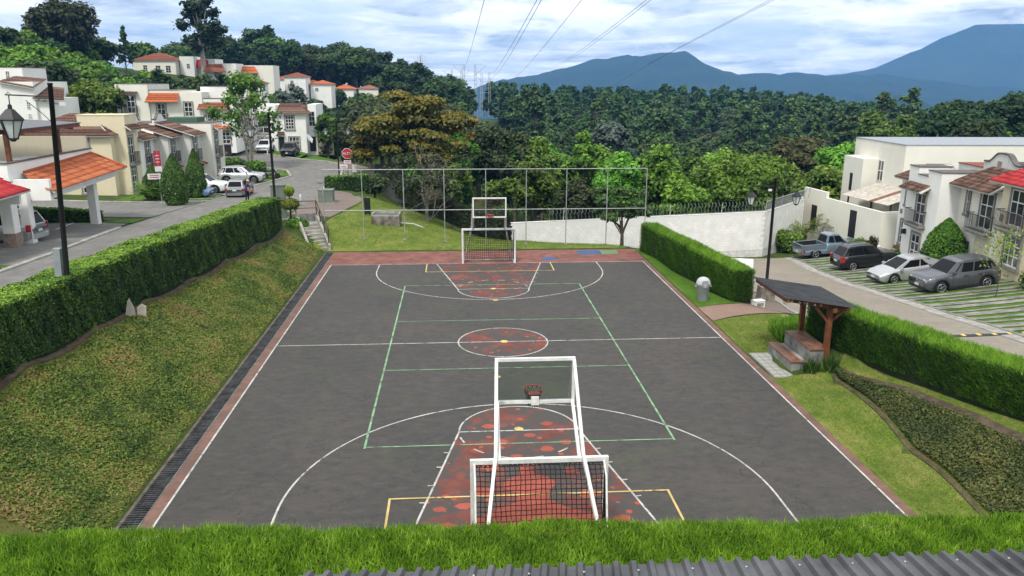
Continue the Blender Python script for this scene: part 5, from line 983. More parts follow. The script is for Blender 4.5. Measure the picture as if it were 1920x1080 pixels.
block_house('small white house low on the slope left of the blue grey tree', -52, -46.5, 160, 5, 9.6, W_WHITE, T_RED, 7, ((1, 7.6, 1, 1.2), (3.4, 7.6, 1, 1.2)), 1.1)
block_house('distant hillside house with red roof furthest left of the far row', -57, -49.5, 218, 9, 10.6, W_WHITE, T_RED, 9, (), 1.2)
block_house('distant hillside house with red roof second in the far row', -49, -43.6, 222, 8, 9.4, W_WHITE, T_RED, 8, (), 1.0)
block_house('distant white hillside house with long roof above the big brownish tree', -42.6, -37.4, 205, 5.5, 9.0, W_WHITE, None, 8, ((1, 6.2, .7, 1.1), ), cap=T_RED)
block_house('distant white hillside house with terracotta roof and dark doorway', -37.2, -31.6, 208, 5, 7.9, W_WHITE, T_ORANGE, 8, ((.6, 5.2, 1.1, 2.0),), 1.3)
block_house('distant hillside house peeping over the crown of the big brownish tree', -30.8, -25, 214, 5, 8.0, W_PALE, T_RED, 8, (), 1.0)
# ---- parking strips
def strips():
    c = plain('worn_strip_concrete', (.27, .26, .225), .9, var=.45, scale=1.5, bstr=.3); lawn = [(xk(y)+.12, y) for y in (-4, 4, 12, 20, 29)]; lawnb = [(xk(y)+6.9, y-.8) for y in (-4, 4, 12, 20, 29)]
    p = sheet('parking_lawn', lawn, lawnb, .03, M_LAWN2, 8, .9); ys = []
    y = -2.6
    while y < 27.6:
        for o_, w_ in ((0, .7), (1.15, .35), (2.0, .55)):
            ys.append((y+o_+random.uniform(-.12, .12), w_*random.uniform(.8, 1.2)))
        y += 2.9
    for y, w_ in ys: sheet('concrete_strip', [(xk(y)+.14, y), (xk(y)+3.5, y-.4), (xk(y)+6.8, y-.8)], [(xk(y)+.14, y+w_), (xk(y)+3.5, y+w_-.4), (xk(y)+6.8, y+w_-.8)], .055, c, 1, .8, p)
    sheet('house_front_path', [(xk(y)+6.8, y-.8) for y in (-4, 4, 12, 20, 27)], [(xk(y)+8.2, y-.9) for y in (-4, 4, 12, 20, 27)], .07, c, 2, 1)
    kerb('parking_kerb', [(xk(y)+.06, y) for y in (-14, -4, 4, 12, 20, 28)], .15, .09, c)
    q = sheet('left_parking_lawn', [(-22.5, 35.3), (-22.3, 44), (-21.6, 52), (-21, 55)], [(-30.2, 36.6), (-30.2, 44), (-28.5, 52), (-26.6, 55)], .03, M_LAWN2, 6, .9)
    y = 35.9
    while y < 54:
        sheet('concrete_strip', [(-22.3+max(0, y-44)*.08, y), (-28.2+max(0, y-48)*.2, y+.5)], [(-22.3+max(0, y-44)*.08, y+.5), (-28.2+max(0, y-48)*.2, y+1.0)], .055, c, 1, 1, q); y += 1.35
    for x, y in ((-22.0, 60.4), (-21.4, 59.2), (-23.2, 61.6)): sheet('stepping_slab', [(x, y), (x-1.5, y+.2)], [(x+.3, y+.55), (x-1.2, y+.75)], .07, c, 1, 1)
    b = empty('speed_bump', (19.8, -1.1, H(19.8, -1.1)), .05, 'dark speed bump with yellow studs across the right street', 'speed bump'); MB().prism([(-.16, .02), (.16, .02), (.1, .08), (-.1, .08)], -2.6, 2.2, 0, 'y').build('rubber_strip', plain('rubber', (.04, .04, .04), .8), b, None, (0, 0, math.pi/2))
    for k in range(7): MB().box(-2.0+k*.68, -1.85+k*.68, -.1, .1, .075, .1).build('stud', plain('stud_yellow', (.65, .5, .15), .5), b)
strips()
# ------------------------------------------------------------------ vehicles
M_TYRE = plain('tyre_rubber', (.018, .018, .018), .85, var=.2); M_RIM = plain('alloy_rim', (.42, .43, .44), .35, .7, var=.1); M_TRIM = plain('black_trim', (.02, .02, .021), .6); M_CHROME = plain('chrome', (.6, .6, .6), .2, .9); M_TAIL = plain('tail_light', (.35, .015, .015), .25, 0, .5); M_HEAD = plain('head_light', (.62, .65, .68), .15, 0, .6); M_PLATE = plain('number_plate', (.6, .62, .62), .5); M_ARCH = plain('wheel_well', (.008, .008, .008), .9)
def carglass():
    m, nt, N, L, o = nmat('car_glass'); finish(nt, o, (.007, .008, .009), .12, 0, .14); return m
M_CGLASS = carglass()
def paint(name, col, metal=.35): 
    if name in MATS: return MATS[name]
    m, nt, N, L, o = nmat(name); n = nz(nt, 1.5, 4, .6); c = rmp(nt, n, [(.3, tuple(q*.86 for q in col)), (.7, col)]); finish(nt, o, c, .38, metal, .5, coat=.6); MATS[name] = m; return m
CARS = {}
KINDS = {  # L, W, belt points (x from front 0..1, z), roof z, greenhouse x: ws base, roof front, roof rear, rear base ; wheel radius, axle fractions, clearance
 'suv':   dict(L=4.5, W=1.86, top=[(0, .78), (.02, .90), (.06, .97), (.24, 1.06), (.30, 1.08), (.6, 1.10), (.9, 1.10), (.97, 1.02), (1, .85)], H=1.68, g=(.27, .43, .88, .975), r=.36, ax=(.19, .79), cl=.24, clad=True),
 'duster': dict(L=4.3, W=1.82, top=[(0, .74), (.02, .88), (.06, .96), (.24, 1.04), (.30, 1.06), (.6, 1.08), (.9, 1.08), (.97, 1.02), (1, .80)], H=1.66, g=(.28, .44, .86, .985), r=.34, ax=(.19, .81), cl=.25, clad=True),
 'sedan': dict(L=4.5, W=1.76, top=[(0, .58), (.02, .66), (.06, .74), (.20, .86), (.28, .92), (.6, .95), (.82, .97), (.96, .95), (1, .78)], H=1.43, g=(.22, .44, .74, .90), r=.315, ax=(.20, .80), cl=.18, clad=False),
 'hatch': dict(L=4.0, W=1.70, top=[(0, .62), (.02, .72), (.06, .80), (.22, .92), (.28, .95), (.6, .97), (.9, .97), (.97, .92), (1, .70)], H=1.46, g=(.24, .42, .86, .97), r=.31, ax=(.20, .82), cl=.19, clad=False),
 'van':   dict(L=4.6, W=1.80, top=[(0, .68), (.02, .80), (.06, .88), (.18, .98), (.25, 1.0), (.6, 1.02), (.9, 1.02), (.98, .98), (1, .80)], H=1.74, g=(.19, .38, .90, .985), r=.33, ax=(.19, .81), cl=.2, clad=False),
 'pickup': dict(L=5.1, W=1.80, top=[(0, .82), (.02, .95), (.05, 1.0), (.24, 1.08), (.30, 1.09), (.50, 1.10), (.62, 1.10), (.621, .72), (.985, .72), (.9851, 1.10), (1, 1.05)], H=1.74, g=(.285, .40, .575, .62), r=.37, ax=(.17, .79), cl=.32, clad=False)}
def car(kind, name, label, x, y, rz, col, z=None, cat='car', group='parked cars', nose_up=0.0, rails=False, plate=True):
    K = KINDS[kind]; L, W, Hh, r = K['L'], K['W'], K['H'], K['r']; bx = lambda f: L/2-f*L
    root = empty(name, (x, y, H(x, y)+.035 if z is None else z), 0, label, cat, group); root.rotation_euler = (0, -nose_up, rz)
    tp = np.array(K['top']); ax = [bx(a) for a in K['ax']]; ra = r+.07; body = MB()
    xs = sorted(set([round(bx(f), 4) for f in np.linspace(0, 1, 23)]+[round(bx(p[0]), 4) for p in K['top']]+[round(a+ra*math.cos(t), 4) for a in ax for t in np.linspace(0, math.pi, 9)]), reverse=True); rows = []
    for xx in xs:
        f = (L/2-xx)/L; zt = float(np.interp(f, tp[:, 0], tp[:, 1])); e = min(f, 1-f)*L; k = min(1, .80+.20*math.sqrt(min(1, e/.45))); hw = W/2*k; zb = K['cl']+.12*max(0, 1-e/.25)
        for a in ax:
            d = abs(xx-a)
            if d < ra+1e-6: zb = max(zb, r+math.sqrt(max(0, ra*ra-d*d))*.98)
        zb = min(zb, zt-.12); zm = (zb+zt)/2
        rows.append([(xx, 0, zt+.03*k), (xx, hw*.55, zt+.025), (xx, hw*.86, zt), (xx, hw*.97, zt-.06), (xx, hw, zm+.05), (xx, hw*.99, zb+.04), (xx, hw*.97, zb), (xx, hw*.70, zb+.02)])
    n = 8; v = []
    for R_ in rows: v += [(a, b, c) for a, b, c in R_]+[(a, -b, c) for a, b, c in R_]
    fs = []
    for i in range(len(rows)-1):
        for j in range(n-1): fs += [(i*16+j, (i+1)*16+j, (i+1)*16+j+1, i*16+j+1), (i*16+8+j+1, (i+1)*16+8+j+1, (i+1)*16+8+j, i*16+8+j)]
    for i in (0, len(rows)-1):
        loop = [i*16+j for j in range(n)]+[i*16+8+j for j in range(n-1, -1, -1)]; fs.append(tuple(loop if i else loop[::-1]))
    body.add(v, fs, 0, True); bo = body.build('body', col, root)
    MB().box(-L/2+.25, L/2-.25, -W*.36, W*.36, K['cl']-.02, .62).build('underbody', M_ARCH, root)
    # greenhouse
    g = [bx(a) for a in K['g']]; bz = lambda xx: float(np.interp((L/2-xx)/L, tp[:, 0], tp[:, 1])) if kind != 'pickup' else 1.09; wb, wr = W/2*.90, W/2*.70; zr_ = Hh
    zf, zb_ = bz(g[0])-.02, bz(g[3]+.02)-.02; gm = MB(); rr = [(g[1], wr*.96, zr_-.05), (g[1]-.35, wr, zr_), ((g[1]+g[2])/2, wr, zr_+.02), (g[2]+.25, wr*.98, zr_-.01), (g[2], wr*.94, zr_-.06)]
    P = [(g[0], wb*.93, zf), (g[0], -wb*.93, zf)]; v = [(g[0], wb*.95, zf), (g[0]-.55, wb, zf+.01), ((g[0]+g[3])/2, wb, (zf+zb_)/2), (g[3]+.3, wb*.98, zb_), (g[3], wb*.90, zb_)]
    vs = v+rr+[(a, -b, c) for a, b, c in v]+[(a, -b, c) for a, b, c in rr]+[(a, 0, c+.03) for a, b, c in rr]
    fs = [(j, j+1, 5+j+1, 5+j)[::-1] for j in range(4)]+[(10+j, 10+j+1, 15+j+1, 15+j) for j in range(4)]+[(5+j, 5+j+1, 20+j+1, 20+j)[::-1] for j in range(4)]+[(15+j, 15+j+1, 20+j+1, 20+j) for j in range(4)]+[(0, 5, 20, 15, 10), (14, 19, 24, 9, 4)]
    gm.add(vs, fs, 0, False); gm.build('cabin', col, root)
    def lerp(a, b, t): return tuple(a[i]+(b[i]-a[i])*t for i in range(3))
    def quad(a, b, c, d, u0, u1, v0, v1, out): 
        q = [lerp(lerp(a, b, u), lerp(d, c, u), w) for u, w in ((u0, v0), (u1, v0), (u1, v1), (u0, v1))]; A, B_, C_ = map(Vector, q[:3]); nn = (B_-A).cross(C_-A).normalized(); nn = nn if nn.dot(Vector(out)) > 0 else -nn
        return [tuple(Vector(p)+nn*.007) for p in q]
    def pane(nm, q, out):
        A, B_, C_ = map(Vector, q[:3]); f = (0, 1, 2, 3) if (B_-A).cross(C_-A).dot(Vector(out)) > 0 else (3, 2, 1, 0); MB().add(q, [f]).build(nm, M_CGLASS, root)
    a, b, c, d = (g[0], wb*.95, zf), (g[0], -wb*.95, zf), (g[1], -wr*.96, zr_-.05), (g[1], wr*.96, zr_-.05); pane('windscreen', quad(a, b, c, d, .05, .95, .07, .95, (1, 0, .5)), (1, 0, .5))
    a, b, c, d = (g[3], wb*.90, zb_), (g[3], -wb*.90, zb_), (g[2], -wr*.94, zr_-.06), (g[2], wr*.94, zr_-.06); pane('rear_window', quad(a, b, c, d, .07, .93, .12, .92, (-1, 0, .3)), (-1, 0, .3))
    spans = [(.12, .46), (.49, .78), (.81, .95)] if kind not in ('pickup', 'hatch', 'sedan') else ([(.10, .55), (.60, .90)] if kind == 'pickup' else [(.12, .50), (.53, .88)])
    for s in (1, -1):
        A, B_ = (g[0], s*wb*.97, zf), (g[3], s*wb*.96, zb_); D, C_ = (g[1], s*wr*.98, zr_-.02), (g[2], s*wr*.97, zr_-.03)
        # glass follows the bulged side: three strips of the cabin side plane
        bl = lambda t: Vector((g[0]+(g[3]-g[0])*t, s*float(np.interp(t, [0, .25, .5, .8, 1], [wb*.95, wb, wb, wb*.98, wb*.90])), zf+(zb_-zf)*t)); tl = lambda t: Vector((g[1]+(g[2]-g[1])*t, s*float(np.interp(t, [0, .2, .5, .85, 1], [wr*.96, wr, wr, wr*.98, wr*.94])), zr_-.03))
        for (t0, t1) in spans:
            q = [bl(t0).lerp(tl(t0), .10), bl(t1).lerp(tl(t1), .10), bl(t1).lerp(tl(t1), .86), bl(t0).lerp(tl(t0), .86)]; o_ = Vector((0, s*.016, .006)); pane('side_window', [tuple(p+o_) for p in q], (0, s, .2))
        MB().cbox((g[0]-.32, s*(W/2+.06), zf+.07), (.13, .20, .14)).build('mirror', col if kind != 'pickup' else M_TRIM, root)
        for f_ in (.50, .69)[:1 if kind == 'pickup' else 2]: MB().box(bx(f_)-.09, bx(f_)+.09, s*(W/2)-.012, s*(W/2)+.022, float(np.interp(f_, tp[:, 0], tp[:, 1]))-.2, float(np.interp(f_, tp[:, 0], tp[:, 1]))-.165).build('door_handle', M_TRIM if K['clad'] else col, root)
        hz = float(np.interp(.03, tp[:, 0], tp[:, 1])); MB().prism([(L/2-.05, s*W*.24), (L/2-.005, s*W*.30), (L/2-.10, s*W*.43), (L/2-.42, s*W*.485), (L/2-.40, s*W*.44), (L/2-.2, s*W*.3)], hz-.20, hz-.055).build('headlight', M_HEAD, root)
        tz = float(np.interp(.98, tp[:, 0], tp[:, 1])); MB().prism([(-L/2-.008, s*W*.36), (-L/2-.004, s*W*.40), (-L/2+.10, s*W*.455), (-L/2+.22, s*W*.488), (-L/2+.2, s*W*.42), (-L/2+.1, s*W*.36)], tz-(.30 if kind in ('duster', 'van') else .20), tz-.06+(.14 if kind in ('duster', 'van') else 0)).build('tail_light', M_TAIL, root)
        if K['clad']: MB().prism([(ax[0]-ra, s*(W/2-.01)), (ax[1]+ra, s*(W/2-.01)), (ax[1]+ra, s*(W/2+.012)), (ax[0]-ra, s*(W/2+.012))], K['cl']-.01, K['cl']+.13).build('sill_cladding', M_TRIM, root)
        for a_ in ax:
            w = MB(); w.lathe([(r*.60, -.10), (r*.9, -.115), (r, -.08), (r, .08), (r*.9, .115), (r*.60, .10)], (0, 0, 0), 22, axis='y'); wo = w.build('wheel', M_TYRE, root, (a_, s*(W/2-.125), r)); rm = MB()
            rm.lathe([(r*.62, .05), (r*.66, .06), (r*.66, .118), (r*.60, .118), (r*.58, .085)], (0, 0, 0), 20, axis='y'); rm.lathe([(r*.14, .0), (r*.14, .108)], (0, 0, 0), 10, axis='y')
            for k in range(5):
                t = 2*math.pi*k/5; rm.bar((0, .10, 0), (r*.6*math.cos(t), .10, r*.6*math.sin(t)), .085, .02)
            ro = rm.build('rim', M_RIM, wo, None, (0, 0, 0 if s > 0 else math.pi)); MB().lathe([(r*.6, .0), (r*.6, .055)], (0, 0, 0), 16, axis='y').build('brake_disc', M_ARCH, wo, None, (0, 0, 0 if s > 0 else math.pi))
            if K['clad']:
                am = MB(); am.add([(a_+q*math.cos(t), s*(W/2+.008), r+q*math.sin(t)*.98) for t in np.linspace(-.15, math.pi+.15, 15) for q in (ra-.005, ra+.07)]+[(a_+q*math.cos(t), s*(W/2-.04), r+q*math.sin(t)*.98) for t in np.linspace(-.15, math.pi+.15, 15) for q in (ra-.005, ra+.07)], [(2*i, 2*i+1, 2*i+3, 2*i+2) for i in range(14)]+[(30+2*i+1, 2*i+1, 2*i+3, 30+2*i+3) for i in range(14)]+[(2*i, 30+2*i, 30+2*i+2, 2*i+2) for i in range(14)]); am.build('arch_cladding', M_TRIM, root)
        for f_ in ((.33, .54, .72) if kind != 'pickup' else (.33, .50)):
            xx = bx(f_); zt = float(np.interp(f_, tp[:, 0], tp[:, 1])); zb = K['cl']; MB().tube([(xx, s*W/2*.99, zb+.1), (xx, s*(W/2+.001), (zb+zt)/2+.05), (xx, s*W/2*.972, zt-.06)], .006, 4).build('door_gap', M_ARCH, root)
        if rails: MB().tube([(g[1]-.15, s*wr*.9, zr_), (g[1]-.3, s*wr*.9, zr_+.07), (g[2]+.3, s*wr*.9, zr_+.07), (g[2]+.12, s*wr*.9, zr_-.01)], .022, 5).build('roof_rail', M_TRIM, root)
    fz = float(np.interp(.02, tp[:, 0], tp[:, 1])); MB().box(L/2-.10, L/2-.002, -W*.27, W*.27, fz-.26, fz-.09).build('grille', M_TRIM, root); MB().box(L/2-.12, L/2+.012, -W*.36, W*.36, K['cl']+.05, K['cl']+.2).build('front_bumper', M_TRIM, root); MB().box(L/2-.01, L/2+.006, -.07, .07, fz-.2, fz-.14).build('badge', M_CHROME, root)
    MB().box(-L/2-.012, -L/2+.14, -W*.36, W*.36, K['cl']+.05, K['cl']+.24).build('rear_bumper', M_TRIM if K['clad'] else (M_CHROME if kind == 'pickup' else col), root)
    if plate: MB().box(-L/2-.022, -L/2, -.17, .17, .62 if kind != 'pickup' else .5, .75 if kind != 'pickup' else .62).build('number_plate', M_PLATE, root); MB().box(L/2, L/2+.02, -.16, .16, K['cl']+.2, K['cl']+.32).build('number_plate', M_PLATE, root)
    if kind == 'pickup':
        bx0, bx1 = bx(.985), bx(.625); MB().box(bx0, bx1, W/2*.80, W/2*.93, .70, 1.11).build('bed_side', col, root); MB().box(bx0, bx1, -W/2*.93, -W/2*.80, .70, 1.11).build('bed_side', col, root); MB().box(-L/2+.01, bx0+.02, -W/2*.88, W/2*.88, .5, 1.11).build('tailgate', col, root); MB().box(bx0, bx1, -W/2*.80, W/2*.80, .74, .76).build('bed_floor', M_TRIM, root); MB().box(bx1-.03, bx1+.03, -W/2*.82, W/2*.82, .74, 1.11).build('bed_front', col, root)
        MB().box(bx0+.02, bx1-.03, W/2*.775, W/2*.80, .76, 1.10).box(bx0+.02, bx1-.03, -W/2*.80, -W/2*.775, .76, 1.10).build('bed_liner', M_TRIM, root)
    return root
P_BLUE = paint('pickup_blue_grey', (.17, .22, .28)); P_BLACK = paint('black_paint', (.012, .013, .015)); P_SILVER = paint('silver_paint', (.48, .49, .50), .5); P_GREY = paint('slate_grey_paint', (.105, .11, .125), .5); P_WHITE = paint('white_paint', (.74, .74, .74), 0); P_LBLUE = paint('light_blue_paint', (.13, .22, .40), .3); P_MID = paint('mid_grey_paint', (.27, .27, .28), .5); P_DARK = paint('dark_blue_black_paint', (.022, .026, .036), .3)
RD = math.radians
car('pickup', 'pickup_truck', 'old blue grey pickup truck with open bed, furthest parked on the right', 27.0, 28.0, RD(4), P_BLUE, cat='pickup', nose_up=.06)
car('duster', 'parked_car', 'black compact suv with roof rails and red tail lights, second from the pickup end', 26.6, 21.7, RD(3), P_BLACK, nose_up=.08, rails=True)
car('sedan', 'parked_car', 'silver sedan parked nose to the right street beside the slate grey suv', 26.0, 15.5, RD(184), P_SILVER, nose_up=-.09)
car('suv', 'parked_car', 'slate grey suv nearest on the right, with dark grille and plate', 25.9, 10.7, RD(184), P_GREY, nose_up=-.09, rails=False)
car('suv', 'parked_car', 'silver suv seen side on at the end of the left parking bays', -23.75, 52.2, RD(0), P_SILVER)
car('suv', 'parked_car', 'white suv behind the second conical cypress on the left', -24.9, 43.2, RD(-4), P_WHITE)
car('sedan', 'parked_car', 'light blue car mostly hidden behind the conical cypresses', -25.2, 39.6, RD(-4), P_LBLUE)
car('hatch', 'parked_car', 'grey hatchback seen from behind beside the gardener', -20.85, 40.4, RD(92), P_MID)
car('van', 'parked_car', 'silver minivan with its rear to the street under the carport', -27.4, 15.4, RD(172), P_SILVER)
car('sedan', 'parked_car', 'black car in the shade at the left border under the carport', -30.6, 12.6, RD(180), P_BLACK)
car('suv', 'parked_car', 'dark suv parked facing us before the white corner house', -24.3, 79.2, RD(-90), P_DARK, rails=True)
car('suv', 'parked_car', 'white suv parked facing us left of the white corner house door', -28.2, 81.8, RD(-88), P_WHITE)
car('suv', 'parked_car', 'black suv half hidden behind the feathery tree trunks', -32.2, 82.5, RD(-80), P_BLACK)
def motorcycle():
    r = put('motorcycle', 'black motorcycle on the lawn behind the silver suv', 'motorcycle', -21.6, 55.8, RD(-10)); 
    for x in (-.65, .68):
        w = MB().lathe([(.2, -.05), (.30, -.05), (.31, 0), (.30, .05), (.2, .05)], (0, 0, 0), 18, axis='y').build('wheel', M_TYRE, r, (x, 0, .31)); MB().lathe([(.05, -.03), (.2, -.02), (.2, .02), (.05, .03)], (0, 0, 0), 12, axis='y').build('rim', M_RIM, w)
    MB().tube([(-.65, 0, .31), (-.1, 0, .42), (.35, 0, .75), (.68, .0, .31)], .045, 6).tube([(.68, .08, .31), (.42, .08, 1.0)], .028, 5).tube([(.68, -.08, .31), (.42, -.08, 1.0)], .028, 5).build('frame', M_TRIM, r)
    MB().lathe([(.0, -.3), (.12, -.22), (.17, 0), (.13, .2), (0, .3)], (0, 0, 0), 10).build('tank', P_BLACK, r, (.2, 0, .85), (0, RD(80), 0)); MB().box(-.75, .05, -.12, .12, .74, .84).build('seat', M_TRIM, r); MB().tube([(.42, -.36, 1.08), (.45, 0, 1.02), (.42, .36, 1.08)], .02, 5).build('handlebar', M_TRIM, r); MB().cbox((.05, 0, .45), (.4, .28, .32)).build('engine', plain('engine_grey', (.1, .1, .1), .5, .5), r); MB().lathe([(.0, 0), (.1, .03), (.1, .09), (0, .12)], (.52, -.06, .9), 10, axis='y').build('headlight', M_HEAD, r); MB().box(-.95, -.6, -.18, .18, .86, 1.15).build('top_case', M_TRIM, r); MB().tube([(.0, .12, .35), (-.5, .15, .33), (-.85, .16, .42)], .045, 6).build('exhaust', M_CHROME, r)
motorcycle()
# ------------------------------------------------------------------ gardener
def person():
    x, y = -18.75, 34.6; root = empty('person', (x, y, H(x, y)+.035), RD(-20), 'gardener in purple shirt and dark trousers with pale cap, holding a trimmer', 'person')
    # joints (right-handed local frame: faces +x), metres
    J = [(0, 0, .95, .15), (0.0, .0, 1.12, .145), (.05, 0, 1.32, .16), (.09, 0, 1.46, .085), (.13, 0, 1.54, .062), (.16, 0, 1.62, .085), (.165, 0, 1.71, .098), (.16, 0, 1.79, .07),
         (.0, .10, .90, .105), (.06, .12, .50, .072), (-.02, .13, .10, .045), (.0, .13, .04, .045), (.15, .14, .03, .035),
         (.0, -.10, .90, .105), (.03, -.12, .50, .072), (-.06, -.13, .10, .045), (-.04, -.13, .04, .045), (.11, -.14, .03, .035),
         (.07, .19, 1.41, .066), (.16, .24, 1.16, .048), (.38, .14, 1.08, .036), (.45, .10, 1.07, .03),
         (.07, -.19, 1.41, .066), (.14, -.25, 1.15, .048), (.33, -.17, 1.00, .036), (.40, -.14, .98, .03)]
    E = [(0, 1), (1, 2), (2, 3), (3, 4), (4, 5), (5, 6), (6, 7), (0, 8), (8, 9), (9, 10), (10, 11), (11, 12), (0, 13), (13, 14), (14, 15), (15, 16), (16, 17), (2, 18), (18, 19), (19, 20), (20, 21), (2, 22), (22, 23), (23, 24), (24, 25)]
    for h0, dirs in ((21, 1), (25, -1)):
        bx_, by, bz_, _ = J[h0]
        for k, (dx, dy, dz) in enumerate(((.045, .03*dirs, .035), (.075, -.02*dirs, .02), (.082, -.025*dirs, .0), (.078, -.02*dirs, -.018), (.065, -.015*dirs, -.035))):
            i = len(J); J.append((bx_+dx*.6, by+dy*.4, bz_+dz, .011)); J.append((bx_+dx*.75, by+dy*1.4, bz_+dz*1.0-.02, .009)); E += [(h0, i), (i, i+1)]
    me = bpy.data.meshes.new('body'); me.from_pydata([j[:3] for j in J], E, []); o = link('body', me, root); sk = o.modifiers.new('skin', 'SKIN'); sk.use_smooth_shade = True
    for i, j in enumerate(J): me.skin_vertices[0].data[i].radius = (j[3], j[3]); me.skin_vertices[0].data[i].use_root = (i == 0)
    ss = o.modifiers.new('sub', 'SUBSURF'); ss.levels = 2; ss.render_levels = 2
    dg = bpy.context.evaluated_depsgraph_get(); ev = o.evaluated_get(dg); m2 = bpy.data.meshes.new_from_object(ev); o.modifiers.clear(); o.data = m2
    sh, tr, skn, bt = plain('purple_shirt', (.06, .035, .12), .9, var=.25, scale=9), plain('dark_trousers', (.015, .015, .018), .9), plain('skin', (.30, .15, .09), .6), plain('boots', (.02, .016, .014), .7); m2.materials.clear()
    for q in (sh, tr, skn, bt): m2.materials.append(q)
    for p in m2.polygons:
        c = p.center; p.use_smooth = True
        p.material_index = 3 if c.z < .12 else 1 if c.z < 1.0 and c.x < .26 else 2 if (c.z > 1.50 or (c.x > .27 and c.z < 1.3)) else 0
    MB().lathe([(.112, .0), (.115, .03), (.10, .08), (.06, .115), (0, .125)], (.165, 0, 1.735), 14).prism([(.25, -.08), (.36, -.05), (.36, .05), (.25, .08)], 1.735, 1.75).build('cap', plain('straw_cap', (.55, .45, .26), .8), root)
    fc = MB()
    for s in (-1, 1): fc.lathe([(.012, 0), (.006, .006)], (.262, s*.035, 1.69), 6)
    fc.build('eyes', M_TRIM, root); MB().prism([(.26, 1.64), (.285, 1.645), (.262, 1.69)], -.012, .012, 0, 'y').build('nose', skn, root); MB().box(.252, .262, -.025, .025, 1.605, 1.613).build('mouth', plain('lips', (.2, .07, .06), .6), root)
    for s in (-1, 1): MB().cbox((.165, s*.098, 1.68), (.035, .02, .06)).build('ear', skn, root)
    MB().prism([(.05, .95), (.16, .95), (.14, 1.30), (.08, 1.30)], -.11, .11, 0, 'y').build('apron', plain('pale_apron', (.45, .42, .33), .9), root)
    t = empty('hedge_trimmer', (x, y, H(x, y)+.035), RD(-20), 'trimmer with orange engine held by the gardener in the purple shirt', 'trimmer'); MB().cbox((.45, -.02, 1.03), (.22, .16, .14)).build('engine', plain('engine_orange', (.55, .12, .03), .5), t); MB().tube([(.40, -.14, 1.0), (.45, -.02, 1.0), (.48, .10, 1.08)], .02, 6).build('handle', M_TRIM, t); MB().bar((.55, 0, 1.02), (1.25, .02, .88), .06, .015).build('blade', plain('steel_blade', (.35, .35, .35), .4, .8), t)
person()
